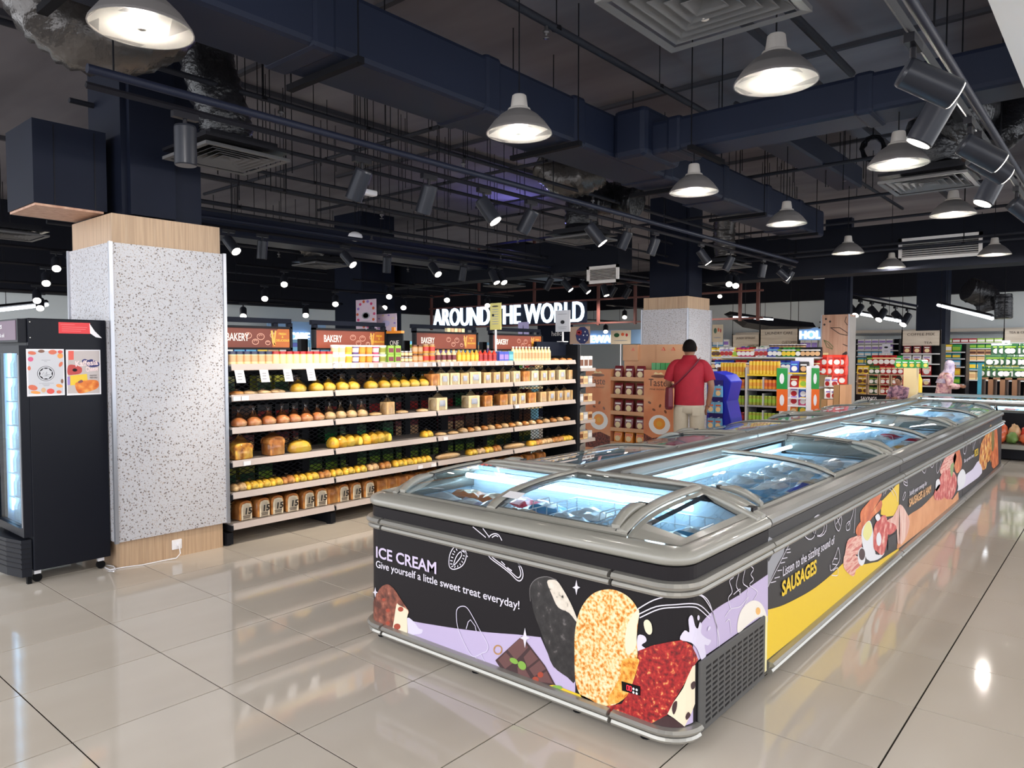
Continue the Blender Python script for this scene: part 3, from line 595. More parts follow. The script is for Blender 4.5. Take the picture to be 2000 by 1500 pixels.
def chest(nm, lab, T, L, D, loc, panel, tube=True, segs=None, ends=True):
    """straight chest freezer; T maps (along, depth, z) to the shop"""
    c = thing(nm, lab, 'freezer', loc); P2 = lambda u, v: T(u, v, 0)[:2]
    b = MB()
    def bx(u0, v0, z0, u1, v1, z1, m=0, mb=b):
        q = [T(u, v, z) for z in (z0, z1) for u, v in ((u0,v0), (u1,v0), (u1,v1), (u0,v1))]
        mb.add(q, [(3,2,1,0),(4,5,6,7),(0,1,5,4),(1,2,6,5),(2,3,7,6),(3,0,4,7)], m)
    bx(.0, .003, .05, L, .05, .70); bx(0, D-.05, .05, L, D, .80); bx(0, .05, .05, .05, D-.05, .72); bx(L-.05, .05, .05, L, D-.05, .72); bx(.05, .05, .05, L-.05, D-.05, .12)
    pan = b.obj('cabinet_body', panel, c)
    li = MB(); bx(.055, .051, .121, L-.055, D-.051, .16, 0, li); bx(.052, .052, .16, L-.052, .058, .70, 0, li); bx(.052, D-.06, .16, L-.052, D-.052, .80, 0, li); bx(.052, .058, .16, .058, D-.06, .72, 0, li); bx(L-.058, .058, .16, L-.052, D-.06, .72, 0, li)
    li.obj('inner_liner', LINER, c)
    fr = [P2(0.002, 0), P2(L-.002, 0)]
    sweep(MB(), fr, BUMP(.040, .098)).obj('lower_bumper', STEEL, c)
    sweep(MB(), fr, BUMP(.587, .648)).obj('upper_bumper', STEEL, c)
    sweep(MB(), fr, RIM).obj('lid_rim', RAIL, c)
    for a in (.0, L-.055):
        e = MB()
        e.rings([[T(a, v, .74), T(a+.055, v, .74), T(a+.055, v, pz(v)+.004), T(a+.04, v, pz(v)+.012), T(a+.015, v, pz(v)+.012), T(a, v, pz(v)+.004)] for v, z in PROF])
        e.obj('end_frame', GREY, c)
    r = MB(); bx(0, D-.10, .835, L, D-.005, .872, 0, r); bx(0, D-.115, .835, L, D-.098, .884, 0, r); r.obj('ridge_rail', RAIL, c, bev=.006)
    m = L/2
    lid(T, c, .05, m+.05, .0, D, .13); lid(T, c, m-.03, L-.05, .014, D, L-.13)
    if tube: MB().path([T(.08, D-.14, .78), T(L-.08, D-.14, .78)], .014, 8).obj('light_tube', TUBE, c)
    ft = MB()
    for k in range(3):
        u = .15+(L-.3)*k/2; f = MB().lathe([(.02, 0), (.02, .012), (.009, .014), (.009, .05)], 8, T(u, .07, 0)).lathe([(.02, 0), (.02, .012), (.009, .014), (.009, .05)], 8, T(u, D-.07, 0)); f.obj('foot', RUBBER, c)
    return c, pan
# ---- the end unit facing the camera
X0, XB_, Y0, Y1, CR = 2.40, 3.215, 1.22, 3.05, .11
Lend = Y1-Y0; Te = lambda u, v, z: Vector((X0+v, Y1-u, z))
CUTL, CUTR = 2.893, 1.517
cl_ = [(XB_, Y1), (X0+CR, Y1)]+[(X0+CR+CR*math.cos(a), Y1-CR+CR*math.sin(a)) for a in [PI/2+PI/2*i/8 for i in range(1, 9)]]
cr_ = [(X0, Y0+CR)]+[(X0+CR+CR*math.cos(a), Y0+CR+CR*math.sin(a)) for a in [PI+PI/2*i/8 for i in range(1, 9)]]
full = cl_+cr_+[(XB_, Y0)]
ice = thing('ice_cream_freezer', 'glass topped chest freezer with ICE CREAM print facing the camera', 'freezer', ((X0+XB_)/2, (Y0+Y1)/2, 0))
pan = sweep(MB(), full, [(-.05, .05), (-.004, .055), (0, .06), (0, .70), (-.05, .70)]).obj('cabinet_body', PANEL, ice)
b = MB(); b.box(XB_-.05, Y0+.05, .05, XB_, Y1-.05, .80).box(X0+.05, Y0+.05, .05, XB_-.05, Y1-.05, .11); b.obj('cabinet_back', PANEL, ice)
b = MB(); li = b
b.box(X0+.052, Y0+.052, .115, XB_-.052, Y1-.052, .15).box(X0+.052, Y0+.06, .15, X0+.058, Y1-.06, .71).box(XB_-.06, Y0+.06, .15, XB_-.052, Y1-.06, .80).box(X0+.06, Y0+.052, .15, XB_-.06, Y0+.058, .72).box(X0+.06, Y1-.058, .15, XB_-.06, Y1-.052, .72); b.obj('inner_liner', LINER, ice)
for z0, z1, low in ((.587, .648, 0), (.040, .098, 1)):
    nmz = 'lower_bumper' if low else 'upper_bumper'
    for pth in (cl_+[(X0, CUTL+.008)], [(X0, CUTL-.008), (X0, CUTR+.008)], [(X0, CUTR-.008)]+cr_+([(XB_, Y0)] if not low else [(X0+CR+.005, Y0)])):
        sweep(MB(), pth, BUMP(z0, z1)).obj(nmz, STEEL, ice)
sweep(MB(), full, RIM, smooth=True).obj('lid_rim', GREY, ice)
De = XB_-X0
for x0_, x1_, zt in ((XB_-.10, XB_-.06, .862), (XB_-.05, XB_-.002, .874)):
    pr_ = [(Y0+.012, .77), (Y0+.10, .805), (Y0+.2, .84), (Y0+.32, zt-.004), (Y0+.42, zt), (Y1-.3, zt), (Y1-.2, zt-.008), (Y1-.1, .825), (Y1-.012, .77)]
    MB().rings([[(x0_, y, z-.03), (x1_, y, z-.03), (x1_, y, z-.004), (x1_-.005, y, z), (x0_+.005, y, z), (x0_, y, z-.004)] for y, z in pr_]).obj('ridge_rail', GREY, ice)
lid(Te, ice, .14, .86, 0, De, .205); rl = lid(Te, ice, .80, 1.55, .014, De, 1.49, fw=.05)
st = MB(); q = [(.835, .14), (.93, .14), (.93, .20), (.835, .20)]; st.add([Te(u, v, pz(v)+.03) for u, v in q], [(0,1,2,3)]); st.obj('price_sticker', WHITE, rl)
# sloping ends: closed on the left, framed window on the right
def endcap(ua, ub, win):
    g = MB(); w = MB(); n = len(PROF); ts = [0, .1, .86, 1]
    pts = [(.078, .765)]+PROF[1:-1]+[(De-.1, .852)]; n = len(pts)
    P = lambda i, t: Te(ua+(ub-ua)*t, pts[i][0], pts[i][1]+(.768-pts[i][1])*t)
    for i in range(n-1):
        for a, b in zip(ts, ts[1:]):
            (w if win and a == .1 and 3 <= i <= 8 else g).add([P(i, a), P(i+1, a), P(i+1, b), P(i, b)], [(0,1,2,3)], 0, True)
    o = g.obj('end_cap', GREYL if not win else GREY, ice)
    if win:
        w.obj('end_window', GLASS, o); f = MB()
        q = [P(3, .1), P(9, .1), P(9, .86), P(3, .86)]
        for a, b in zip(q, q[1:]+q[:1]):
            d = Vector((0, 0, -.022)); f.add([a, b, b+d, a+d], [(0,1,2,3)])
        f.obj('window_reveal', SEAL, o)
endcap(.15, .04, False); endcap(1.548, Lend-.05, True)
MB().path([Te(.10, De-.14, .778), Te(Lend-.30, De-.14, .778)], .015, 10).obj('light_tube', TUBE, ice)
MB().box(XB_-.115, Y0+.35, .815, XB_-.105, Y1-.1, .84).obj('tube_holder', LINER, ice)
for y in (2.98, 2.30, 1.72, 1.40):
    MB().lathe([(.024, 0), (.024, .014), (.010, .016), (.010, .05)], 10, (X0+.06, y, 0)).obj('foot', RUBBER, ice)
for y in (2.9, 1.3): MB().lathe([(.024, 0), (.024, .014), (.010, .016), (.010, .05)], 10, (XB_-.08, y, 0)).obj('foot', RUBBER, ice)
# ---- flat print on its wrap
S1 = Y1-CR-(Y0+CR); SC = CR*PI/2
def wrap(s, off):
    """point of the printed skin at the length s from the left end of the front"""
    if s < 0:
        a = PI+s/CR; return Vector((X0+CR+(CR+off)*math.cos(a), Y1-CR+(CR+off)*math.sin(a), 0))
    if s < S1: return Vector((X0-off, Y1-CR-s, 0))
    if s < S1+SC:
        a = PI+(s-S1)/CR; return Vector((X0+CR+(CR+off)*math.cos(a), Y0+CR+(CR+off)*math.sin(a), 0))
    return Vector((X0+CR+s-S1-SC, Y0-off, 0))
def px2s(x, y):
    p = atx(x, y, X0)
    if p.y > Y1-CR:
        d = ray(x, y); a = d.x**2+d.y**2; b = -2*(d.x*(X0+CR)+d.y*(Y1-CR)); c = (X0+CR)**2+(Y1-CR)**2-CR*CR; k = max(0, b*b-4*a*c)
        t = (-b-math.sqrt(k))/2/a; p = CAM+d*t; an = math.atan2(p.y-Y1+CR, p.x-X0-CR); return ((an-PI)*CR, p.z)
    if p.y >= Y0+CR: return (Y1-CR-p.y, p.z)
    d = ray(x, y); a = d.x**2+d.y**2; b = -2*(d.x*(X0+CR)+d.y*(Y0+CR)); c = (X0+CR)**2+(Y0+CR)**2-CR*CR
    k = b*b-4*a*c
    if k >= 0:
        t = (-b-math.sqrt(k))/2/a; p = CAM+d*t
        if p.x <= X0+CR and p.y <= Y0+CR:
            an = math.atan2(p.y-Y0-CR, p.x-X0-CR); an = an if an > 0 else an+2*PI
            return (S1+(an-PI)*CR, p.z)
    p = aty(x, y, Y0); return (S1+SC+p.x-X0-CR, p.z)
R1 = lambda x, y: (680+x/3.334, 1000+y/3.334); R2 = lambda x, y: (1080+x/3.845, 1080+y/3.845)
R5 = lambda x, y: (1480+x/3.409, 880+y/3.409); R6 = lambda x, y: (1740+x/5., 780+y/5.)
def skin(uv_poly, f, name, m, par, layer=1, cuts=(), lo=-9, hi=9):
    bm = bmesh.new(); pts = [(u, min(max(v, lo), hi)) for u, v in uv_poly]
    vs = [bm.verts.new((u, v, 0)) for u, v in pts]
    try: bm.faces.new(vs)
    except ValueError: bm.free(); return None
    for cu in cuts: bmesh.ops.bisect_plane(bm, geom=bm.verts[:]+bm.edges[:]+bm.faces[:], plane_co=(cu, 0, 0), plane_no=(1, 0, 0))
    bmesh.ops.triangulate(bm, faces=bm.faces[:])
    for v in bm.verts: v.co = f(v.co.x, v.co.y, .0008+.0005*layer)
    me = bpy.data.meshes.new(name); bm.to_mesh(me); bm.free(); me.materials.append(m)
    o = link(name, me, par); return o
fw_ = lambda s, z, off: wrap(s, off)+Vector((0, 0, z)); CUTS = [S1+SC*i/6 for i in range(7)]+[-.02*i for i in range(7)]
def art(reg, poly, m, layer=1, name='printed_picture'): return skin([px2s(*reg(*p)) for p in poly], fw_, name, m, pan, layer, CUTS, .06, .70)
def lines(reg, pls, m, wd=.004, layer=6, name='printed_drawing', par=None, conv=None, f=None):
    mb = MB()
    for pl in pls:
        q = []
        P = [(conv or px2s)(*reg(*p)) for p in pl]
        for a, b in zip(P, P[1:]):
            n = max(1, int(math.hypot(a[0]-b[0], a[1]-b[1])/.02)); q += [(a[0]+(b[0]-a[0])*i/n, a[1]+(b[1]-a[1])*i/n) for i in range(n)]
        q.append(P[-1]); stroke(mb, q, f or fw_, wd, .0008+.0005*layer)
    return mb.obj(name, m, par or pan)
def smooth_loop(P, n=4, closed=True):
    out = []; k = len(P)
    for i in range(k if closed else k-1):
        p0, p1, p2, p3 = (P[(i-1) % k], P[i], P[(i+1) % k], P[(i+2) % k]) if closed else (P[max(i-1,0)], P[i], P[i+1], P[min(i+2,k-1)])
        for j in range(n):
            t = j/n; out.append(tuple(.5*((2*p1[c])+(-p0[c]+p2[c])*t+(2*p0[c]-5*p1[c]+4*p2[c]-p3[c])*t*t+(-p0[c]+3*p1[c]-3*p2[c]+p3[c])*t**3) for c in (0, 1)))
    if not closed: out.append(P[-1])
    return out
SL = smooth_loop
LAV = mat('lavender_print', (196,180,214), .42); PALE = mat('pale_lilac_print', (222,214,234), .42); CREAM = mat('cream_print', (240,225,196), .42)
INK = mat('white_ink', (228,222,234), .42)
ALM = ramp_mat('almond_print', 'noise', 70, [(.36, (250,228,190)), (.5, (246,205,140)), (.6, (228,146,52)), (.7, (200,110,30))], rough=.42, detail=4)
ALM2 = ramp_mat('almond_side_print', 'noise', 62, [(.3, (250,200,110)), (.55, (236,160,58)), (.7, (206,110,26))], rough=.42)
RED = ramp_mat('red_berry_print', 'noise', 58, [(.32, (96,22,24)), (.48, (160,30,34)), (.6, (188,48,44)), (.68, (228,150,90)), (.75, (240,190,120))], rough=.42, detail=5)
CHOC = ramp_mat('chocolate_print', 'noise', 26, [(.35, (84,44,34)), (.52, (128,70,54)), (.66, (164,96,76)), (.75, (196,140,116))], rough=.42)
COOK = ramp_mat('black_cookie_print', 'noise', 30, [(.4, (34,31,31)), (.62, (52,48,48)), (.72, (112,106,104))], rough=.42, detail=4)
COOKC = ramp_mat('cookie_cream_print', 'noise', 46, [(.3, (56,48,44)), (.38, (216,204,188)), (.7, (232,222,208))], rough=.42)
DCH = mat('dark_chocolate_print', (66,42,44), .42); MCH = mat('milk_chocolate_print', (108,72,70), .42)
LEAF = mat('leaf_print', (134,176,74), .42); NUT = mat('nut_print', (170,72,52), .42); YEL = mat('yellow_print', (236,198,46), .42)
art(R1, SL([(392,690),(430,712),(560,735),(700,757),(900,782),(1100,797)], 3, False)+[(1255,815),(1340,1010),(1480,1090),(1480,1290),(1340,1240),(900,1080),(385,860)], LAV, 1, 'printed_wave')
art(R2, SL([(1060,600),(1150,480),(1250,400),(1370,330),(1480,250)], 4, False)+[(1612,160),(1612,520),(1565,475),(1200,730),(1095,800),(1050,830),(1050,1270),(975,1300)], LAV, 1, 'printed_wave')
art(R1, [(84,372),(104,385),(110,420),(124,455),(118,520),(130,600),(112,700),(84,690)], CREAM, 1)
art(R1, SL([(385,690),(430,715),(462,757),(486,765),(478,790),(430,797),(380,806)], 3), PALE, 2)
art(R1, SL([(110,700),(150,620),(185,540),(215,490),(260,470),(300,500),(340,560),(380,620),(398,650),(385,690),(385,810),(300,800),(190,750)], 3), CHOC, 3)
art(R1, SL([(318,600),(335,606),(392,640),(386,690),(382,806),(298,775),(302,700)], 3), CREAM, 4)
for x, y, r_ in ((345,632,18),(322,745,22),(262,722,13),(262,640,14),(235,570,12)): art(R1, circ(x, y, r_, r_*.9), NUT, 5, 'printed_nut')
def star(x, y, h, reg=R1): art(reg, [(x, y-h),(x+h*.16, y-h*.18),(x+h*.5, y),(x+h*.16, y+h*.18),(x, y+h),(x-h*.16, y+h*.18),(x-h*.5, y),(x-h*.16, y-h*.18)], INK, 7, 'printed_sparkle')
star(181, 522, 34); star(1490, 490, 50); star(1155, 818, 66)
lines(R1, [SL([(725,222),(690,232),(665,280),(660,340),(675,368),(705,370),(745,350),(768,310),(772,262),(752,232)], 3)+[(725,222)], SL([(735,258),(708,290),(690,345),(715,322),(742,282)], 3)+[(735,258)], [(735,228),(758,252),(782,292)], [(735,235),(772,240)], [(742,250),(778,272)], [(712,222),(735,240)], [(720,210),(735,240)], [(742,212),(736,238)]], INK, .0048)
lines(R1, [[(682,270),(694,276)],[(674,292),(688,297)],[(668,314),(684,318)],[(668,336),(682,338)],[(676,356),(688,350)],[(696,362),(702,350)],[(716,358),(718,346)],[(736,346),(730,334)],[(750,328),(742,318)],[(758,306),(748,300)],[(762,286),(752,282)],[(690,252),(700,262)],[(706,238),(714,250)]], INK, .005)
lines(R1, [[(815,95),(900,165)],[(880,105),(925,165)],SL([(918,165),(935,148),(960,140),(985,150),(1005,185)], 3, False), SL([(940,165),(962,152),(980,160)], 3, False)], INK, .0045)
lines(R1, [SL([(908,262),(930,300),(1000,352),(1060,400),(1100,440),(1125,446),(1142,415),(1132,362),(1092,308)], 3, False), SL([(922,258),(945,296),(1010,345),(1070,395),(1105,425),(1122,420),(1128,395),(1115,350)], 3, False), [(1000,320),(1025,345)],[(1040,360),(1070,382)],[(1105,325),(1125,350)],[(930,270),(960,290)]], INK, .0048)
lines(R1, [SL([(735,800),(715,740),(708,660),(718,625),(748,612),(780,625),(820,690),(862,770),(912,860),(905,905),(880,915),(830,940),(800,925),(768,870)], 3)+[(735,800)], [(832,940),(858,990)], [(868,925),(900,990)], [(772,760),(785,715),(800,700),(830,740),(838,775)]], PALE, .004)
art(R1, [(960,965),(1135,805),(1285,1000),(1352,1125),(1330,1150),(1200,1100),(1000,1026)], DCH, 3)
for q in ([(1040,895),(1130,815),(1175,880),(1095,965)], [(978,962),(1030,912),(1085,975),(1025,1020)], [(1145,945),(1190,893),(1240,955),(1170,1010)], [(1105,1010),(1145,1000),(1190,1080),(1110,1060)], [(1180,1020),(1250,965),(1290,1020),(1215,1070)], [(1225,1075),(1295,1035),(1335,1115),(1250,1105)]): art(R1, q, MCH, 4)
art(R1, circ(1082, 968, 30, 17, rot=.5), LEAF, 5, 'printed_leaf'); art(R1, circ(1135, 998, 32, 24, rot=.9), LEAF, 5, 'printed_leaf')
art(R1, circ(1255, 1058, 19), NUT, 5, 'printed_nut'); art(R1, circ(1222, 1092, 22), NUT, 5, 'printed_nut')
lines(R1, [circ(978, 896, 26, 28)+[(1004, 896)]], mat('gold_print', (190,140,80), .42), .006)
art(R1, SL([(1190,520),(1200,460),(1240,425),(1300,425),(1360,445),(1400,500),(1450,590),(1490,680),(1500,760),(1475,850),(1480,1100),(1430,1075),(1335,1000),(1290,880),(1250,760),(1210,650)], 3), COOK, 3)
art(R1, SL([(1298,455),(1325,440),(1362,448),(1400,500),(1450,590),(1488,680),(1494,720),(1440,655),(1370,620),(1330,540)], 3), COOKC, 4)
lines(R1, [SL([(1190,580),(1186,500),(1205,455),(1245,428),(1300,420),(1362,442)], 3, False)], mat('grey_highlight_print', (120,116,116), .4), .003, 5)
art(R1, SL([(1320,1140),(1350,1125),(1390,1140),(1440,1160),(1520,1190),(1600,1230),(1640,1280),(1500,1250)], 3), YEL, 5); art(R1, SL([(1325,1150),(1340,1128),(1385,1130),(1395,1150)], 3), LEAF, 6, 'printed_leaf')
art(R2, SL([(165,720),(168,600),(192,470),(240,370),(310,300),(400,272),(480,280),(560,320),(620,385),(648,460),(640,540),(632,650),(640,760),(645,830),(620,910),(570,1040),(520,1105),(440,1145),(340,1140),(250,1110),(200,1050),(170,940)], 3), ALM, 5)
art(R2, SL([(525,800),(645,792),(640,850),(610,950),(560,1070),(470,1130),(410,1105),(480,980),(515,900)], 3), ALM2, 6)
art(R2, SL([(640,420),(652,470),(636,540),(632,640),(620,720),(560,760),(545,640),(570,520)], 3), CREAM, 6)
art(R2, SL([(685,520),(712,498),(742,530),(748,590),(728,612),(698,585)], 3), CREAM, 6); art(R2, SL([(640,620),(690,622),(705,660),(668,690),(700,720),(640,735)], 3), PALE, 4)
art(R2, [(640,735),(760,690),(870,665),(970,650),(1035,690),(1070,760),(1085,800),(1060,835),(1015,920),(965,1010),(905,1110),(860,1212),(760,1292),(640,1270),(518,1235),(500,1335),(460,1325),(465,1220),(370,1155),(520,1130),(570,1050),(630,900)], RED, 5)
art(R2, [(1042,850),(1062,838),(1060,1130),(985,1300),(905,1235),(860,1205),(905,1115),(975,1010),(1010,920)], CREAM, 6)
art(R2, [(720,1290),(850,1215),(900,1235),(985,1305),(960,1330),(760,1310)], DCH, 6)
for q in (SL([(905,1120),(930,1110),(925,1170),(905,1210),(892,1165)], 3), SL([(1030,980),(1058,960),(1058,1010),(1035,1020)], 3), SL([(1010,1190),(1028,1215),(1000,1250),(990,1225)], 3)): art(R2, q, DCH, 7)
art(R2, SL([(950,645),(985,578),(1018,592),(1012,500),(1030,465),(1045,480),(1060,545),(1080,565),(1095,518),(1110,540),(1105,600),(1148,640),(1180,655),(1158,692),(1130,690),(1142,770),(1110,805),(1075,720),(1030,670)], 3), PALE, 7)
art(R2, circ(1085, 485, 9, 20), PALE, 7); art(R2, circ(1165, 565, 9, 18, rot=.5), PALE, 7)
lines(R2, [SL([(632,425),(760,352),(900,315),(1030,298),(1100,310),(1160,360),(1200,470),(1235,600),(1242,700)], 4, False), SL([(645,460),(780,400),(920,385),(1040,378),(1110,400),(1180,470)], 4, False), SL([(655,485),(800,420),(930,405),(1040,402),(1090,420),(1170,490)], 4, False), SL([(1060,312),(1120,330),(1190,440),(1225,560),(1230,700)], 4, False)], INK, .0042, 7)
art(R2, SL([(1380,540),(1400,450),(1440,390),(1500,355),(1560,380),(1600,470),(1600,600),(1565,480),(1480,520),(1390,600)], 3), mat('pale_swirl_print', (240,232,222), .42), 4); art(R2, circ(1535, 435, 18, 28), mat('peach_print', (240,184,110), .42), 5)
art(R2, [(1567,480),(1606,470),(1598,935),(1568,928)], mat('pale_yellow_print', (246,236,180), .42), 5)
lines(R2, [SL([(1330,420),(1310,340),(1340,290),(1320,210),(1350,180),(1330,150),(1380,150)], 4, False), SL([(1400,120),(1370,240),(1400,300),(1380,330)], 4, False), SL([(1440,110),(1420,220),(1460,260),(1450,310)], 4, False), SL([(1470,90),(1500,120),(1480,160),(1500,200),(1470,240),(1530,290),(1500,350)], 4, False), SL([(1285,480),(1330,420),(1400,400),(1460,330),(1430,400)], 4, False), SL([(1290,520),(1320,500),(1330,600)], 4, False), SL([(1350,310),(1400,270),(1390,330)], 4, False)], INK, .004, 6)
text('ICE CREAM', mat('lilac_ink', (214,200,226), .42), pan, (X0-.0035, 2.957, .437), (0,-1,0), (0,0,1), .08, fitw=.447, ext=.0004, bold=.0016)
text('Give yourself a little sweet treat everyday!', INK, pan, (X0-.0035, 2.956, .384), (0,-1,0), (0,0,1), .052, fitw=.965, ext=.0004, bold=.0004)
# control display and louvred vent
cq = [px2s(*R2(*p)) for p in ((520,960),(660,1000),(660,1068),(525,1030))]
dsp = MB().prism(cq, lambda s, z, a: wrap(s, a)+Vector((0, 0, z)), .0, .006).obj('control_display', mat('black_display', (18,18,20), .3, spec=.15), ice)
dm = MB(); q0 = px2s(*R2(575,1010))
for dx in (0, .012):
    for a, b2 in (((0,-.009),(.008,-.009)), ((0,.009),(.008,.009)), ((0,-.009),(0,.009)), ((.008,-.009),(.008,.009))): stroke(dm, [(q0[0]+dx+a[0]-.008, q0[1]+a[1]), (q0[0]+dx+b2[0]-.008, q0[1]+b2[1])], fw_, .0022, .0068)
dm.obj('red_digits', mat('red_led', (230,30,50), emit=2), dsp)
dm = MB(); q1 = px2s(*R2(625,1032))
for a in (0, .014):
    for b2 in (0, .014): dm.add([fw_(q1[0]+a+x-.008, q1[1]+b2+z-.008, .0068) for x, z in circ(0, 0, .005, n=8)], [tuple(range(8))[::-1]])
dm.obj('display_button', WHITE, dsp)
vent = MB().box(2.522, Y0-.012, .045, 3.17, Y0+.0, .325).obj('vent_panel', mat('grey_vent', (92,91,90), .45, .1, spec=.2), ice, bev=.004)
sl = MB()
for i in range(10):
    for k in range(11):
        x = 2.575+i*.0585; z = .070+k*.0212
        sl.prism([(x, z), (x+.042, z+.002), (x+.042, z+.011), (x, z+.010)], lambda u, v, a: (u, a, v), Y0-.0128, Y0-.011)
tag(sl.obj('vent_slot', BLACK, vent), kind='stuff')
MB().lathe([(.004, 0), (.004, .004)], 8, (3.02, Y0-.016, .05)).obj('screw', STEEL, vent)
# ---- the straight units, front row (printed) and back row
Tf = lambda x: (lambda u, v, z: Vector((x+u, Y0+v, z)))
FX = [3.225, 5.68, 8.24, 11.02]; labs = ['SAUSAGES print in yellow', 'SAUSAGES & HAM print in orange', 'pizza picture at the far end of the printed row']
pans = []
for k in range(3):
    u, p_ = chest('chest_freezer', 'glass topped chest freezer with '+labs[k], Tf(FX[k]), FX[k+1]-FX[k]-.01, .88, ((FX[k]+FX[k+1])/2, Y0+.44, 0), PANELG); pans.append(p_)
    T = Tf(FX[k])
BXs = [3.225, 5.5, 7.9, 11.0]
for k in range(3):
    xb = BXs[k+1]-.01
    chest('chest_freezer', 'unprinted chest freezer in the back row, '+['nearest to the bakery', 'in front of the man in red', 'farthest along, by the snack stands'][k], (lambda xb: (lambda u, v, z: Vector((xb-u, 3.05-v, z))))(xb), BXs[k+1]-BXs[k]-.01, .88, ((BXs[k]+xb)/2, 3.05-.44, 0), PANELG)
fs = lambda x, z, off: Vector((x, Y0+.003-off-.0004, z))
def side(reg, poly, m, layer, k, name='printed_picture'): return skin([(p.x, p.z) for p in (aty(*reg(*q), Y0) for q in poly)], fs, name, m, pans[k], layer, (), .075, .70)
def sline(reg, pls, m, wd, k, layer=6): return lines(reg, pls, m, wd, layer, 'printed_drawing', pans[k], lambda x, y: (aty(x, y, Y0).x, aty(x, y, Y0).z), fs)
SAU = ramp_mat('sausage_print', 'noise', 9, [(.35, (186,84,42)), (.55, (216,112,60)), (.7, (236,160,104))], rough=.42)
MEAT = ramp_mat('raw_meat_print', 'noise', 14, [(.35, (178,50,52)), (.5, (208,92,86)), (.62, (230,160,146)), (.72, (244,214,200))], rough=.42)
BAC = ramp_mat('bacon_print', 'noise', 5, [(.4, (206,112,104)), (.5, (240,196,180)), (.6, (220,132,120))], rough=.42, stretch=(1, 1, 7))
HAM = ramp_mat('ham_print', 'noise', 6, [(.4, (222,166,150)), (.6, (240,204,190))], rough=.42, stretch=(3, 1, 1)); SALT = mat('plate_print', (232,232,236), .42)
ORG = ramp_mat('orange_board_print', 'noise', 5, [(.4, (214,142,92)), (.6, (228,160,110))], rough=.42); PIZ = ramp_mat('pizza_print', 'noise', 13, [(.35, (150,60,34)), (.5, (222,140,60)), (.6, (240,196,110)), (.7, (246,226,180))], rough=.42)
side(R5, SL([(58,1062),(150,1038),(250,992),(360,930),(450,862),(520,800)], 3, False)+[(580,740),(700,760),(800,740),(940,650),(940,690),(58,1400)], YEL, 1, 0, 'printed_wave')
side(R5, [(944,205),(938,430),(860,440),(820,425),(828,335),(890,270)], YEL, 1, 0)
side(R5, SL([(683,440),(690,400),(740,340),(800,265),(820,256),(824,300),(780,380),(720,455),(690,480)], 3), SAU, 3, 0); side(R5, SL([(655,525),(680,480),(760,410),(820,330),(824,385),(760,450),(690,560),(660,560)], 3), SAU, 2, 0)
side(R5, SL([(580,690),(598,600),(640,575),(690,570),(686,680),(640,700),(655,770),(636,838),(575,785),(572,715)], 3), BAC, 4, 0); side(R5, SL([(600,705),(640,690),(690,740),(660,790),(630,770)], 3), BAC, 5, 0)
side(R5, SL([(690,560),(715,490),(750,470),(772,560),(785,690),(845,680),(800,725),(725,722)], 3), SALT, 3, 0); side(R5, SL([(700,560),(718,490),(745,475),(762,540),(730,600)], 3), mat('pale_green_print', (232,226,150), .42), 4, 0)
side(R5, SL([(772,520),(800,460),(850,430),(866,520),(858,620),(832,695),(790,670),(770,640)], 3), MEAT, 5, 0); side(R5, SL([(855,470),(930,440),(925,520),(880,560),(856,540)], 3), MEAT, 4, 0)
side(R5, circ(805, 590, 17, 46), SALT, 6, 0); side(R5, circ(690, 705, 26, 62), SALT, 6, 0); side(R5, circ(692, 690, 21, 40), DCH, 7, 0)
side(R5, SL([(780,440),(800,420),(815,450),(795,470)], 3), SALT, 7, 0)
side(R5, [(866,580),(922,548),(918,632),(866,668)], mat('dark_mesh_print', (52,48,50), .5), 6, 0)
side(R5, SL([(860,470),(900,440),(938,372),(944,400),(944,600),(930,612),(920,500)], 3), HAM, 5, 0)
side(R5, SL([(942,380),(955,368),(990,420),(1010,470),(1000,540),(975,600),(942,612)], 3), HAM, 5, 1)
sline(R5, [circ(345, 530, 40, 62)+[(385, 530)], circ(408, 500, 50, 72)+[(458, 500)], circ(400, 505, 42, 62)+[(442, 505)], SL([(512,420),(540,410),(558,460),(540,535),(515,500)], 3)+[(512,420)], [(525,440),(545,500)], [(550,440),(520,490)], SL([(600,500),(630,430),(645,340),(652,335),(640,550)], 3, False), SL([(590,490),(610,470),(612,520),(590,530),(588,495)], 3, False), SL([(495,745),(520,690),(535,645),(545,720),(520,770),(485,800),(480,760)], 3, False), SL([(500,800),(530,780),(530,830),(490,830)], 3, False), SL([(835,300),(850,250),(885,238),(920,290),(930,340)], 3, False), SL([(845,290),(862,258),(885,262),(905,300)], 3, False), [(505,720),(530,720)], [(495,755),(525,760)]], INK, .005, 0)
side(R5, SL([(66,600),(100,590),(130,610),(150,580),(205,585),(205,620),(180,650),(170,690),(130,760),(90,850),(64,900)], 3), mat('grey_chalk_print', (150,150,156), .42), 3, 0)
side(R5, SL([(68,660),(110,620),(150,610),(140,660),(100,690),(70,740)], 3), PANELG, 4, 0)
sline(R5, [[(185,660),(215,655)],[(190,680),(218,676)],[(160,720),(195,712)],[(150,750),(180,742)],[(130,800),(160,795)],[(110,850),(145,840)],[(85,880),(120,870)], SL([(64,620),(110,600),(150,630),(205,590),(206,625),(170,700),(64,910)], 3, False)], INK, .004, 0)
def slab(s, m, k, px0, px1, size, bold=0):
    a = aty(*px0, Y0); b_ = aty(*px1, Y0); text(s, m, pans[k], (a.x, Y0-.0042, a.z), (1,0,0), (0,0,1), size, fitw=b_.x-a.x, ext=.0004, bold=bold)
slab('Listen to the sizzling sound of', INK, 0, R5(160,838), R5(503,628), .066)
slab('SAUSAGES', YEL, 0, R5(155,970), R5(385,832), .098, .003)
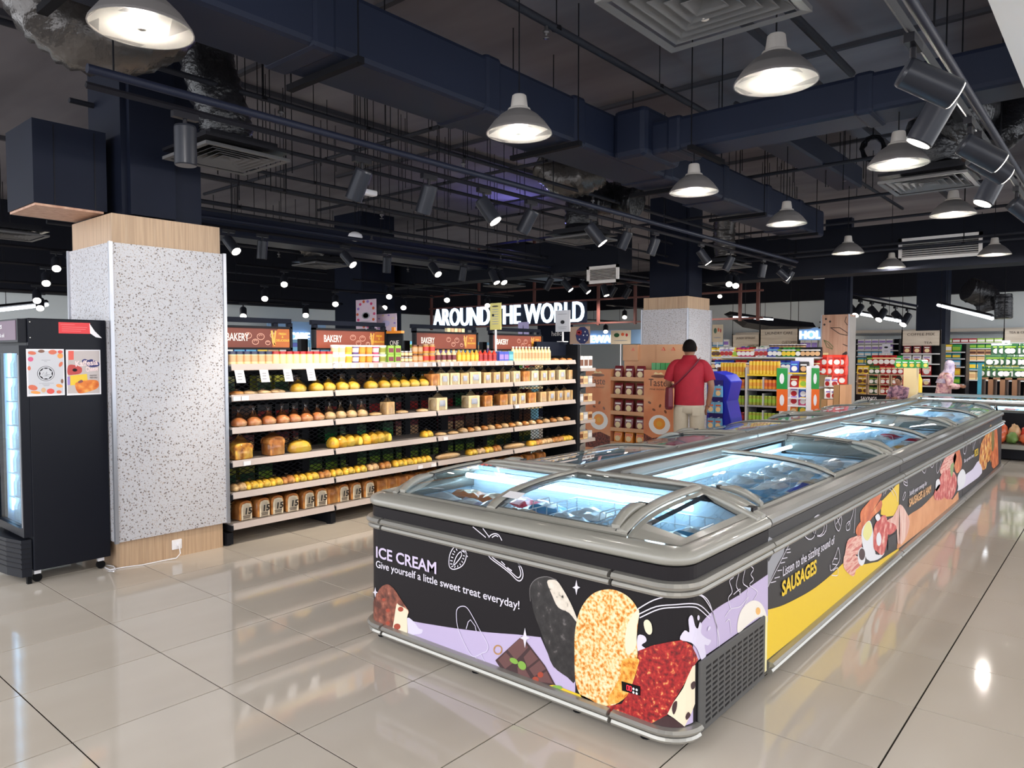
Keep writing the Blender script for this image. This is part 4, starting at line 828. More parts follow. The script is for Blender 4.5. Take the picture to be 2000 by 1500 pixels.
side(R6, SL([(80,1240),(180,1130),(300,1052),(420,930)], 3, False)+[(480,860),(600,980),(660,900),(664,990),(60,1470)], ORG, 1, 1, 'printed_wave')
side(R6, SL([(60,1080),(100,1030),(150,1100),(180,1180),(160,1280),(100,1370),(64,1390)], 3), HAM, 4, 1)
side(R6, SL([(480,690),(520,590),(560,530),(610,510),(640,560),(600,700),(560,760),(500,740)], 3), BAC, 3, 1); side(R6, SL([(612,560),(660,470),(682,540),(695,620),(680,690),(640,720),(615,640)], 3), SAU, 3, 1)
side(R6, SL([(470,800),(520,700),(600,700),(640,760),(640,860),(600,960),(540,972),(500,900)], 3), MEAT, 4, 1); side(R6, SL([(420,920),(470,830),(520,870),(520,960),(440,985)], 3), MEAT, 5, 1); side(R6, SL([(440,800),(470,780),(480,840),(440,900)], 3), SALT, 5, 1)
side(R6, SL([(585,640),(615,620),(605,720),(590,760),(580,700)], 3), mat('herb_print', (140,160,100), .42), 5, 1); side(R6, SL([(650,760),(690,685),(720,700),(730,770),(700,850),(660,860)], 3), SALT, 5, 1)
sline(R6, [SL([(285,660),(310,620),(345,640),(330,720),(300,690)], 3)+[(285,660)], SL([(375,590),(410,560),(420,630),(395,665)], 3)+[(375,590)], SL([(445,640),(470,575),(490,610),(470,690),(450,720)], 3)+[(445,640)], SL([(122,800),(145,755),(162,840),(130,830)], 3)+[(122,800)], SL([(115,960),(135,905),(142,930),(120,985)], 3)+[(115,960)], [(125,800),(155,815)], SL([(565,520),(590,470),(625,500)], 3, False)], INK, .006, 1)
slab('Satisfy your cravings for', INK, 1, R6(175,942), R6(345,832), .05); slab('SAUSAGES & HAM', mat('peach_ink', (232,176,120), .42), 1, R6(172,1052), R6(385,905), .085, .002)
side(R6, SL([(650,895),(700,790),(730,735),(800,680),(860,600),(890,720),(760,830)], 3), PALE, 2, 2, 'printed_wave'); side(R6, SL([(655,880),(680,760),(720,700),(730,770),(710,850)], 3), SALT, 3, 2)
side(R6, SL([(862,600),(880,440),(920,360),(960,275),(985,265),(985,560),(960,640),(900,690),(880,640)], 3), PIZ, 3, 2)
side(R6, SL([(985,330),(1005,265),(1035,262),(1050,580),(1040,640),(985,655)], 3), SAU, 4, 2); side(R6, SL([(985,300),(1010,280),(1005,470),(985,500)], 3), mat('olive_print', (120,110,50), .42), 5, 2); side(R6, [(940,620),(972,590),(972,660),(925,690)], PANELG, 5, 2)
slab('PIZZA', YEL, 2, R6(812,562), R6(850,520), .10, .002); slab('Slice up some cheesy', INK, 2, R6(710,620), R6(808,566), .05)
sline(R6, [SL([(705,500),(735,400),(748,410),(725,530)], 3)+[(705,500)], SL([(772,440),(800,400),(800,480)], 3, False), SL([(820,370),(838,350),(800,500)], 3, False), SL([(865,360),(875,330),(868,430)], 3, False)], INK, .009, 2)
# ---- frozen goods seen through the lids
def pillow(w_, d_, h_, m, m2=None, seed=0):
    rn = random.Random(seed); mb = MB(); nx, ny = 7, 6; rs = []
    top = []
    for i in range(nx):
        row = []
        for j in range(ny):
            a, b_ = i/(nx-1), j/(ny-1); e = (math.sin(PI*a)*math.sin(PI*b_))**.45 if 0 < i < nx-1 and 0 < j < ny-1 else 0
            row.append((w_*(a-.5), d_*(b_-.5), h_*.5+(h_*.5*e+(rn.random()-.5)*h_*.28*(e > 0)), e))
        top.append(row)
    vs = [(p[0], p[1], p[2]) for r_ in top for p in r_]+[(p[0], p[1], h_*.5*(1-p[3])) for r_ in top for p in r_]; n = nx*ny
    for i in range(nx-1):
        for j in range(ny-1):
            a = i*ny+j; mid = 1 if m2 and 2 <= i <= 4 and 1 <= j <= 3 else 0
            mb.add([vs[a], vs[a+ny], vs[a+ny+1], vs[a+1]], [(0,1,2,3)], mid, True); mb.add([vs[n+a], vs[n+a+1], vs[n+a+ny+1], vs[n+a+ny]], [(0,1,2,3)], 0, True)
    return mb.mesh('frozen_pack', [m, m2 or m])
fz = lambda n, c: mat(n, c, .28, coat=.5)
PK = {'white': pillow(.20,.15,.07, fz('white_film', (236,240,244)), fz('frost_film', (212,222,232)), 1), 'clear': pillow(.19,.15,.075, fz('frost_film', (212,222,232)), None, 2),
 'lilac': pillow(.20,.14,.06, fz('lilac_film', (186,184,216)), fz('white_film', (236,240,244)), 3), 'red': pillow(.16,.22,.06, fz('red_film', (196,34,58)), fz('pink_film', (232,150,160)), 4),
 'orange': pillow(.20,.13,.06, fz('orange_film', (226,140,84)), fz('cream_film', (236,214,190)), 5), 'dark blue': pillow(.30,.17,.09, fz('deep_blue_film', (22,70,190)), fz('cream_film', (236,214,190)), 6),
 'light blue': pillow(.22,.15,.06, fz('light_blue_film', (70,160,214)), fz('white_film', (236,240,244)), 7), 'teal': pillow(.2,.15,.06, fz('teal_film', (60,130,140)), fz('pink_film', (232,150,160)), 8), 'yellow': pillow(.2,.15,.06, fz('amber_film', (226,170,70)), fz('cream_film', (236,214,190)), 9)}
def packs(T, where, cols, u0, u1, v0, v1, z, rot=0):
    """rows of frozen packs; cols lists the colours row by row from the front"""
    nr = len(cols)
    for r_, row in enumerate(cols):
        for i, c in enumerate(row):
            if c is None: continue
            u = u0+(u1-u0)*(i+.5)/len(row); v = v0+(v1-v0)*(r_+.5)/nr
            o = link('frozen_pack', PK[c]); p = T(u, v, z); o.location = p; d = T(u+1, v, z)-p
            o.rotation_euler = (random.uniform(-.1, .1), random.uniform(-.1, .1), math.atan2(d.y, d.x)+random.uniform(-.15, .15)+rot)
            tag(o, '%s frozen pack, %s from left, %s row, %s' % (c, nth(i), nth(r_), where), 'frozen food', 'frozen packs in '+where)
W, C_, LI, RD, OR, DB, LB, TE, YE = 'white', 'clear', 'lilac', 'red', 'orange', 'dark blue', 'light blue', 'teal', 'yellow'
packs(Te, 'left half of ice cream freezer', [[LI, LI, W, RD], [W, LI, C_, OR], [OR, OR, RD, LB]], .1, .86, .09, .68, .655)
packs(Te, 'right half of ice cream freezer', [[W, W, C_], [C_, W, W], [W, C_, LB]], .90, 1.72, .10, .66, .655)
grid_basket(Te, .88, 1.26, .085, .68, .64, .745, 'white wire basket at the middle of the ice cream freezer'); grid_basket(Te, 1.29, 1.74, .085, .68, .64, .745, 'white wire basket under the end window of the ice cream freezer')
T = Tf(FX[0]); packs(T, 'the sausage freezer', [[LB, TE, LB, LB, DB, W, W, W, C_, W], [LB, LB, W, LB, W, C_, W, W, W, C_], [W, LB, C_, W, C_, W, C_, W, W, W]], .12, 2.35, .10, .70, .655)
grid_basket(T, .08, 1.15, .08, .70, .64, .745, 'white wire basket at the near end of the sausage freezer')
T = Tf(FX[1]); packs(T, 'the sausage and ham freezer', [[W, YE, OR, YE, W, RD, W, W], [W, W, C_, W, C_, W, RD, W]], .12, 2.45, .10, .68, .655)
grid_basket(T, .1, 1.2, .08, .70, .64, .745, 'white wire basket in the sausage and ham freezer')
T = Tf(FX[2]); packs(T, 'farthest printed freezer', [[W, RD, W, LB, W, W], [W, W, C_, W, W, C_]], .12, 2.6, .10, .68, .655)
for k, cs in enumerate(([[LI, W, OR, RD, W, LI, W], [W, LB, OR, W, RD, LI, W]], [[W, C_, LB, W, W, C_], [W, LB, W, C_, W, LB]], [[W, RD, W, 'teal', RD, W], [YE, W, RD, W, TE, W]])):
    packs((lambda xb: (lambda u, v, z: Vector((xb-u, 3.05-v, z))))(BXs[k+1]-.01), ['back row freezer nearest bakery', 'back row freezer by the man', 'farthest back row freezer'][k], cs, .12, BXs[k+1]-BXs[k]-.15, .10, .68, .655)
# ================================================================ bakery gondola
GY = 5.25; GB = 5.68
SZ = [1.40, 1.163, .912, .655, .408, .168]
SX = [2.86, 3.815, 5.04, 6.22, 7.42]
shm = mat('shelf_steel', (160,152,148), .35, .3); fas = mat('price_rail', (190,176,170), .4); blkm = mat('black_steel', (27,28,33), .5, spec=.15)
gon = thing('bakery_gondola', 'long black bakery gondola with mesh back and six pale shelves', 'shelving', ((SX[0]+SX[-1])/2, 5.5, 0))
for k, x in enumerate(SX):
    MB().box(x-.035, GB+.0, 0, x+.035, GB+.06, 1.62).obj('upright', blkm, gon)
    MB().box(x-.025, GY+.03, .01, x+.025, GB, .10).lathe([(.03, 0), (.03, .02), (.012, .03)], 8, (x, GY+.08, 0)).obj('base_foot', blkm, gon)
for x in (4.38, 5.62, 6.85): MB().box(x-.05, GB+.05, .2, x+.05, GB+.10, 1.35).obj('upright', blkm, gon)
for i, z in enumerate(SZ):
    for a, b in zip(SX, SX[1:]):
        s = MB().box(a+.006, GY+.012, z-.028, b-.006, GB, z).obj('shelf', shm, gon)
        MB().prism([(GY-.012, z-.040), (GY+.012, z-.046), (GY+.012, z+.004), (GY, z+.008)], lambda u, v, w: (w, u, v), a+.012, b-.012).obj('price_rail', fas, s)
        MB().box(a-.004, GY+.0, z-.05, a+.012, GB, z-.01).obj('shelf_bracket', blkm, s)
nt_ = MB(); zA, zB, xA, xB = .12, 1.34, SX[0], SX[-1]; tn = math.tan(R(27)); hgt = zB-zA; run = hgt/tn; n = int((xB-xA+run)/.075)
for sgn in (1, -1):
    for k in range(n):
        x0 = xA-run+k*.075; p = []
        # clip the slanting strand to the frame
        ta, tb = max(0, (xA-x0)/run), min(1, (xB-x0)/run)
        if tb-ta < .01: continue
        pa = (x0+run*ta, (zA+hgt*ta) if sgn > 0 else (zB-hgt*ta)); pb = (x0+run*tb, (zA+hgt*tb) if sgn > 0 else (zB-hgt*tb))
        d = Vector((pb[0]-pa[0], pb[1]-pa[1])).normalized(); nn = Vector((-d.y, d.x))*.0035; y = GB-.004+.003*sgn
        nt_.add([(pa[0]+nn.x, y, pa[1]+nn.y), (pb[0]+nn.x, y, pb[1]+nn.y), (pb[0]-nn.x, y, pb[1]-nn.y), (pa[0]-nn.x, y, pa[1]-nn.y)], [(0,1,2,3)])
tag(nt_.obj('mesh_back', blkm, gon), kind='stuff')
# dark header panel at the right end and the black end post with its side shelves
MB().box(6.85, 5.42, 1.46, 7.47, 5.46, 1.63).obj('header_panel', NAVY, gon)
MB().box(7.44, GY-.01, 0, 7.50, GB+.1, 1.6).obj('end_post', blkm, gon)
ec = thing('end_shelf_unit', 'narrow black side shelves with pale edges at the right end of the bakery', 'shelving', (7.65, 5.5, 0))
for z in (1.30, 1.10, .875, .64, .40):
    s = MB().box(7.52, GY+.0, z-.02, 7.84, GB+.05, z).obj('shelf', shm, ec)
    MB().box(7.835, GY, z-.035, 7.85, GB+.05, z+.006).obj('price_rail', fas, s); MB().box(7.515, GY-.012, z-.035, 7.84, GY+.002, z+.004).obj('price_rail', fas, s)
    MB().prism([(7.52, z-.02), (7.8, z-.02), (7.56, z-.06), (7.52, z-.12)], lambda u, v, w: (u, w, v), GY+.02, GY+.03).obj('shelf_bracket', blkm, s)
MB().box(7.505, GY+.2, 0, 7.53, GB+.05, 1.5).obj('back_panel', blkm, ec)
# ---- bread in clear bags
CRUST = ramp_mat('bread_crust', 'noise', 9, [(.3, (170,100,46)), (.5, (210,142,72)), (.7, (236,184,112))], rough=.5)
TAN = ramp_mat('pale_bread', 'noise', 11, [(.3, (218,174,116)), (.6, (238,204,152)), (.75, (246,222,178))], rough=.55)
YELB = ramp_mat('yellow_bun', 'noise', 9, [(.3, (232,166,40)), (.55, (250,212,74)), (.75, (252,230,120))], rough=.5)
ORNB = ramp_mat('orange_bun', 'noise', 9, [(.3, (184,96,46)), (.5, (220,142,82)), (.7, (244,200,146))], rough=.45)
CRM = ramp_mat('sandwich_loaf', 'noise', 7, [(.3, (230,200,148)), (.6, (246,226,182)), (.75, (250,236,202))], rough=.6)
PAPER = mat('cream_paper', (226,212,186), .6); STK = mat('label_sticker', (206,210,222), .5); INKB = mat('black_ink', (34,32,34), .6)
def bag_over(mb, w, d, h, top):
    """loose clear film gathered at the top"""
    rs = []
    for k, (s_, z) in enumerate(((1.04, .004), (1.08, .4*h), (1.0, .8*h), (.72, h), (.28, h+top*.45), (.10, h+top*.7), (.30, h+top))):
        rs.append([(w/2*s_*math.cos(2*PI*j/10)*(1+random.uniform(-.07, .07)), d/2*s_*math.sin(2*PI*j/10)*(1+random.uniform(-.07, .07)), z) for j in range(10)])
    return mb.rings(rs, cap=False)
LOCAL = True
def bun(nm, m, w, d, h, top=.06, blobs=1):
    b = MB()
    for k in range(blobs): b.ell((w*(k+.5)/blobs-w/2, 0, h*.30), (w/blobs*.53, d/2, h*(.70+random.uniform(-.08, .06))), 12, 7, 0, .10, -.42)
    o = b.obj(nm, m)
    bag_over(MB(), w*1.03, d*1.05, h, top).obj('clear_bag', BAG, o)
    return Kind(o)
def blockloaf(nm, m, w, d, h, top=.07, lab=True, rounded=False):
    prof = [(-d/2, 0), (d/2, 0), (d/2, h*.72), (d/2*.92, h*.92), (d/2*.5, h), (-d/2*.5, h), (-d/2*.92, h*.92), (-d/2, h*.72)] if rounded else [(-d/2, 0), (d/2, 0), (d/2, h*.95), (d/2*.94, h), (-d/2*.94, h), (-d/2, h*.95)]
    o = MB().prism(prof, lambda u, v, x: (x, u, v), -w/2, w/2, 0).obj(nm, m, bev=.006, seg=2)
    if lab: MB().box(-w*.26, -d/2-.004, h*.32, w*.26, -d/2-.002, h*.78).obj('paper_label', STK, o)
    bag_over(MB(), w*1.18, d*1.2, h, top).obj('clear_bag', BAG, o)
    return Kind(o)
B_or = [bun('round_bun', ORNB, .12, .12, .07, .07), bun('round_bun', ORNB, .125, .11, .065, .09), bun('round_bun', TAN, .11, .11, .07, .085)]
B_ye = [bun('round_bun', YELB, .13, .13, .075, .05), bun('round_bun', YELB, .12, .12, .07, .07)]
B_flat = [bun('flat_bread', TAN, .14, .10, .028, .012), bun('flat_bread', CRUST, .13, .10, .03, .014)]
B_pair = [bun('bun_pair', CRUST, .125, .12, .062, .02, 2), bun('bun_pair', YELB, .125, .12, .062, .02, 2), bun('bun_pair', TAN, .125, .12, .062, .02, 2)]
B_roll = [bun('filled_roll', TAN, .085, .13, .05, .02), bun('filled_roll', CRUST, .085, .13, .05, .02)]
B_bag = bun('baguette', TAN, .34, .09, .06, .012)
B_tray = bun('bun_tray', YELB, .36, .15, .10, .02, 4)
def domeloaf(nm, m, w, d, h, top):
    pr = [(-.46, 0), (.46, 0), (.5, .08), (.5, .55), (.56, .66), (.54, .82), (.40, .95), (.15, 1), (-.15, 1), (-.40, .95), (-.54, .82), (-.56, .66), (-.5, .55), (-.5, .08)]
    o = MB().prism(pr, lambda u, v, x: (u*w, x, v*h), -d/2, d/2).obj(nm, m, bev=.012, seg=3); bag_over(MB(), w*1.28, d*1.3, h, top).obj('clear_bag', BAG, o); return Kind(o)
MARB = ramp_mat('marbled_bread', 'noise', 14, [(.35, (150,84,36)), (.48, (226,160,60)), (.62, (246,206,92))], rough=.5)
B_tall = [domeloaf('tall_loaf', CRUST, .14, .13, .155, .05), domeloaf('tall_loaf', MARB, .15, .13, .13, .10)]
B_ylog = bun('yellow_loaf', YELB, .21, .12, .10, .012)
B_blk = [blockloaf('sandwich_loaf', CRM, .125, .12, .125, .07), blockloaf('sandwich_loaf', TAN, .11, .12, .12, .06), blockloaf('sandwich_loaf', CRM, .16, .12, .13, .08)]
B_blkp = blockloaf('sandwich_loaf', CRUST, .115, .11, .12, .06, False)
B_thin = blockloaf('toast_loaf', TAN, .10, .10, .12, .07, False)
def loaf15(tilt):
    o = MB().prism([(-.055, 0), (.055, 0), (.058, .11), (.048, .14), (.02, .152), (-.02, .152), (-.048, .14), (-.058, .11)], lambda u, v, x: (u, x, v), -.06, .06).obj('brown_loaf', CRUST, bev=.008, seg=2)
    lb = MB().prism([(-.046, .004), (.046, .004), (.046, .10), (.036, .128), (.0, .136), (-.036, .128), (-.046, .10)], lambda u, v, x: (u, x, v), -.067, -.064).obj('paper_label', PAPER, o)
    text('15', INKB, lb, (-.024, -.068, .048), (1,.0,.0), (.12,0,1), .07, 'printed_number', .0004, .002)
    tx = MB()
    for z, a, b in ((.030, -.034, .034), (.018, -.028, .03)): tx.box(a, -.0678, z, b, -.067, z+.006)
    tx.obj('printed_line', mat('grey_ink', (120,108,96), .6), lb)
    bag_over(MB(), .148, .152, .15, .035).obj('clear_bag', BAG, o); return Kind(o)
L15 = [loaf15(0)]
L15b = blockloaf('brown_loaf', CRUST, .125, .13, .14, .05, False, True)
LOCAL = False
SN = ['top', 'second', 'third', 'fourth', 'fifth', 'lowest']; CNT = {}
def on_shelf(kind, desc, row, px, y=.10, rz=None, sc=None, up=0):
    p = aty(px, 720, GY+y); key = row; CNT[key] = CNT.get(key, -1)+1
    return kind.put((p.x, GY+y, SZ[row]+up+.001), random.uniform(-.12, .12) if rz is None else rz, '%s, %s from left, %s bakery shelf' % (desc, nth(CNT[key]), SN[row]), 'goods on the %s bakery shelf' % SN[row], sc)
def run(row, items, y=.10):
    for k, d, px in items: on_shelf(k, d, row, px, y+random.uniform(0, .02))
OB = 'glossy orange brown bun in a peaked clear bag'; YB = 'yellow round bun in a clear bag'; FB = 'flat pale pastry in clear wrap'; SLb = 'bagged cream sandwich loaf with a pale sticker'
run(1, [(B_flat[1], 'flat brown pastry in clear wrap', 462), (B_flat[0], FB, 486), (B_flat[0], FB, 512), (B_flat[0], FB, 540)])
run(1, [(B_ye[0], YB, x) for x in (582, 617, 641, 667, 688, 724, 749, 769, 788, 807, 825)])
run(1, [(B_blkp, 'brown ended sandwich loaf in a clear bag', 843), (B_blk[0], SLb, 861), (B_blk[0], SLb, 882), (B_blk[1], SLb, 901), (B_blk[2], SLb, 922), (B_blk[1], SLb, 945), (B_blk[1], SLb, 963), (B_blk[1], SLb, 982), (B_blk[0], SLb, 1002), (B_blkp, 'brown ended sandwich loaf in a clear bag', 1022), (B_blk[0], SLb, 1038), (B_blk[1], SLb, 1056), (B_blk[1], SLb, 1071), (B_blk[0], SLb, 1091), (B_thin, 'pale toast loaf in a clear bag', 1110)])
run(2, [(B_or[i % 2], OB, x) for i, x in enumerate((465, 494, 523, 550, 573, 596, 619))]); run(2, [(B_or[2], 'pale bun in a peaked clear bag', x) for x in (643, 664, 685, 706)])
run(2, [(B_flat[0], FB, 732), (B_thin, 'pale toast loaf in a tall clear bag', 756), (B_flat[0], FB, 784), (B_flat[0], FB, 824), (B_blk[2], SLb, 855), (B_blk[2], SLb, 919), (B_blkp, 'brown ended sandwich loaf in a clear bag', 948), (B_blkp, 'brown ended sandwich loaf in a clear bag', 978), (B_blk[1], SLb, 996), (B_blk[1], SLb, 1013), (B_blkp, 'brown ended sandwich loaf in a clear bag', 1034), (B_thin, 'pale toast loaf in a clear bag', 1056), (B_blk[1], SLb, 1071), (B_blk[1], SLb, 1087), (B_blk[1], SLb, 1102), (B_blk[1], SLb, 1115)])
run(3, [(B_tall[1], 'tall yellow and brown loaf in a clear bag', 466), (B_tall[0], 'tall brown square loaf in a domed clear bag', 531), (B_ylog, 'rounded yellow loaf in clear wrap', 583)])
run(3, [(B_tray, 'tray of four yellow buns in clear wrap', 672), (B_tray, 'tray of four yellow buns in clear wrap', 732), (B_pair[1], 'pair of yellow buns in a clear bag', 832), (B_flat[0], FB, 860), (B_flat[0], FB, 884)])
run(3, [(B_roll[i % 2], ['pale', 'brown'][i % 2]+' filled roll in clear wrap', 903+i*13.5) for i in range(16)])
def pairs(row, a, b, n):
    n = int(n*1.35)
    for i in range(n):
        k = random.choice((0, 1, 1, 2)); on_shelf(B_pair[k], 'pair of %s buns in clear wrap' % ['brown', 'yellow', 'pale'][k], row, a+(b-a)*(i+.5)/n, .10)
pairs(4, 449, 760, 10); pairs(4, 765, 838, 3); run(4, [(B_bag, 'long pale baguette in clear wrap', 874)]); pairs(4, 912, 975, 3); run(4, [(B_bag, 'long pale baguette in clear wrap', 1004)]); pairs(4, 1032, 1118, 6)
LD = 'bagged brown loaf with a cream label reading 15'
run(5, [(L15[0], LD, x) for x in (468, 503, 531, 562, 592, 619)], .12); run(5, [(L15b, 'brown loaf turned sideways in a clear bag', 640)], .12); run(5, [(L15[0], LD, x) for x in (661, 686, 712)], .12)
run(5, [(L15b, 'round topped brown loaf in clear bag', x) for x in (737, 757, 778, 800, 822, 846, 870, 892, 915, 938, 962, 985, 1008, 1030, 1052)], .12)
# ---- jars, tubs and bottles along the top shelf
LOCAL = True
def jar(nm, w, h, body, lidc, band=None, lidh=.016, neck=.8):
    o = MB().lathe([(w/2*.95, 0), (w/2, .004), (w/2, h*.22), (w/2*1.012, h*.22), (w/2*1.012, h*.7), (w/2, h*.7), (w/2, h*.78), (w/2*neck, h-lidh)], 12, mats=[0, 0, 1, 1, 1, 0, 0]).obj(nm, [body, band or body])
    MB().lathe([(w/2*neck*1.06, h-lidh), (w/2*neck*1.06, h)], 12).obj('lid', lidc, o); return Kind(o)
def tub(nm, w, h, body, band):
    o = MB().lathe([(w/2*.84, 0), (w/2*.88, h*.2), (w/2*.96, h*.7), (w/2, h-.014)], 12, mats=[0, 1, 0]).obj(nm, [body, band])
    MB().lathe([(w/2*1.06, h-.014), (w/2*1.06, h), (w/2, h+.002)], 12).obj('lid', WHITE, o); return Kind(o)
def bottle(nm, w, h, body, cap, band):
    o = MB().lathe([(w/2, 0), (w/2, h*.18), (w/2*1.01, h*.18), (w/2*1.01, h*.58), (w/2, h*.58), (w/2*.96, h*.68), (w/2*.42, h*.86), (w/2*.4, h*.93)], 10, mats=[0, 1, 1, 1, 0, 0, 0]).obj(nm, [body, band])
    MB().lathe([(w/2*.48, h*.92), (w/2*.48, h)], 8).obj('cap', cap, o); return Kind(o)
def carton(nm, w, d, h, a, b, name2='printed_band'):
    o = MB().box(-w/2, -d/2, 0, w/2, d/2, h).obj(nm, a, bev=.002); MB().box(-w/2+.006, -d/2-.0012, h*.2, w/2-.006, -d/2-.0004, h*.7).obj(name2, b, o); return Kind(o)
pm = lambda n, c: mat(n, c, .35, coat=.3)
P = {k: pm('pack_'+k.replace(' ', '_'), c) for k, c in {'cream': (238,214,160), 'navy': (40,44,78), 'red': (176,34,34), 'yellow': (240,204,60), 'purple': (96,66,140), 'orange': (238,150,50), 'pink': (214,70,120), 'pale green': (206,214,160), 'lime': (150,190,60), 'brown': (120,70,40), 'honey': (206,132,40), 'amber': (236,168,60), 'scarlet': (222,62,44), 'blue': (50,70,180), 'teal': (40,140,160), 'white': (236,234,232), 'black': (34,32,36), 'dark green': (38,84,50), 'green': (44,150,70), 'maroon': (120,30,40), 'tan': (214,170,124), 'sky': (110,180,220), 'grey': (150,150,156), 'silver': (196,196,200), 'deep blue': (24,40,170), 'olive': (160,160,60), 'terracotta': (214,96,54), 'violet': (150,120,196), 'cocoa': (84,50,40)}.items()}
J_n = jar('spread_jar', .066, .105, P['cream'], P['navy'], P['tan'], .024, .95); J_r = jar('spread_jar', .066, .105, P['cream'], P['red'], P['cream'], .022, .95)
TB = {c: tub('tub', .074, .078, P['white'] if c == 'white' else P[c], P[b]) for c, b in (('white', 'cream'), ('yellow', 'amber'), ('purple', 'white'), ('orange', 'amber'), ('pink', 'white'), ('pale green', 'olive'))}
J_h = jar('honey_jar', .062, .085, P['honey'], P['brown'], P['tan']); J_s = jar('small_jar', .045, .055, P['brown'], P['silver'], P['cream']); J_b = jar('jam_jar', .07, .09, P['amber'], P['tan'], P['scarlet'])
J_g = carton('green_box', .07, .06, .08, P['lime'], P['maroon']); BT = {c: bottle('sauce_bottle', .056, .125, P[a], P[l], P[b]) for c, a, l, b in (('white and red', 'cream', 'amber', 'maroon'), ('yellow', 'amber', 'olive', 'yellow'), ('red', 'scarlet', 'brown', 'red'))}
B_c = bottle('tall_bottle', .056, .165, P['cream'], P['white'], P['tan']); B_box = carton('blue_carton', .08, .06, .11, P['blue'], P['violet']); B_tl = carton('teal_carton', .08, .06, .11, P['teal'], P['sky'])
LOCAL = False
def toprow(kind, desc, xs, up=0, y=.06):
    for x in xs: on_shelf(kind, desc, 0, x, y, 0, None, up)
toprow(J_n, 'cream spread jar with navy lid', [453+i*14.2 for i in range(6)]); toprow(J_r, 'cream spread jar with red lid', [538+i*13.1 for i in range(9)])
tubs = ['white', 'white', 'yellow', 'purple', 'orange', 'orange', 'pink', 'pale green']
for i, c in enumerate(tubs):
    for lv in (0, 1): toprow(TB[c], '%s tub with white lid, %s tier' % (c, ['lower', 'upper'][lv]), [654+i*13.2], lv*.082)
for x in (760, 774):
    for lv in (0, 1): toprow(J_g, 'lime and maroon box, %s tier' % ['lower', 'upper'][lv], [x], lv*.081)
for x in (785, 793, 801):
    for lv in (0, 1): toprow(J_s, 'small brown jar, %s tier' % ['lower', 'upper'][lv], [x], lv*.056)
for x in (810, 820):
    for lv in (0, 1): toprow(J_h, 'honey coloured jar, %s tier' % ['lower', 'upper'][lv], [x], lv*.086)
for x in (831, 843):
    for lv in (0, 1): toprow(J_b, 'amber jam jar with red label, %s tier' % ['lower', 'upper'][lv], [x], lv*.091)
toprow(BT['white and red'], 'cream sauce bottle with maroon label', [855, 866, 876, 886]); toprow(BT['yellow'], 'yellow sauce bottle', [896, 904.5, 913, 922, 930]); toprow(BT['red'], 'red sauce bottle', [938, 947, 956, 965]); toprow(B_box, 'blue and violet carton', [976, 985.5]); toprow(B_tl, 'teal carton', [994.5])
toprow(B_c, 'tall cream bottle with white cap', [1002+i*6.3 for i in range(12)]); run(0, [(B_flat[1], 'flat brown pastry in clear wrap', x) for x in (1083, 1098, 1111)])
# price cards hanging from the top rail
for i, px_ in enumerate((467, 515, 561, 606)):
    p = aty(px_, 728, GY-.02); c = MB().quad((p.x-.038, GY-.018, 1.36), (p.x+.038, GY-.018, 1.36), (p.x+.05, GY-.03, 1.262), (p.x-.026, GY-.03, 1.262)).obj('price_card', WHITE); c.modifiers.new('t', 'SOLIDIFY').thickness = .001
    tx = MB()
    for z in (1.335, 1.315, 1.292): tx.quad((p.x-.016, GY-.0205-(1.36-z)*.12, z), (p.x+.02, GY-.0205-(1.36-z)*.12, z), (p.x+.02, GY-.0205-(1.37-z)*.12, z-.008), (p.x-.016, GY-.0205-(1.37-z)*.12, z-.008))
    tx.obj('printed_line', P['grey'], c); tag(c, 'white paper price card hanging from the top rail, %s from the left' % nth(i), 'price card', 'hanging price cards')
for i in range(20):
    x = aty(655+i*17.5, 725, GY-.015).x; MB().box(x-.022, GY-.0185, 1.362, x+.022, GY-.0125, 1.396).obj('price_tag', WHITE, gon)
for r_, px_ in ((1, 462), (1, 478), (4, 820), (3, 870), (4, 846), (3, 480), (2, 1010)): x = aty(px_, 725, GY-.015).x; MB().box(x-.03, GY-.0185, SZ[r_]-.038, x+.03, GY-.0125, SZ[r_]-.004).obj('price_tag', WHITE, gon)
# goods on the far side, seen through the mesh
bk = thing('packet_gondola', 'dark gondola of packets standing back to back behind the bakery', 'shelving', (5.1, 6.0, 0))
for i, z in enumerate((1.36, 1.10, .84, .58, .30, .06)): MB().box(2.9, 5.86, z-.02, 7.42, 6.3, z).obj('shelf', P['silver'] if i % 2 == 0 else blkm, bk)
MB().box(2.9, 6.3, 0, 7.42, 6.34, 1.36).obj('back_panel', blkm, bk)
LOCAL = True
BP = [(c, carton('packet', .145, .12, .19, P[c], P[d])) for c, d in (('cocoa', 'brown'), ('dark green', 'lime'), ('maroon', 'tan'), ('brown', 'cream'), ('black', 'red'), ('olive', 'dark green'), ('dark green', 'green'))]
LOCAL = False
for i, z in enumerate((1.10, .84, .58, .30, .06)):
    k = random.randrange(7)
    for j in range(25):
        if random.random() < .14: k = random.randrange(7); 
        if random.random() < .12: continue
        c, kd = BP[k]; kd.put((3.02+j*.178, 5.98, z+.001), random.uniform(-.04, .04), '%s packet behind the mesh, %s from left, %s row down' % (c, nth(j), nth(i)), 'packets behind the bakery mesh')
LOCAL = True
SMB = [(c, carton('snack_box', .09, .12, .11, P[a], P[b])) for c, a, b in (('cream', 'cream', 'tan'), ('brown', 'tan', 'brown'), ('grey', 'silver', 'white'), ('speckled', 'white', 'brown'))]
LOCAL = False
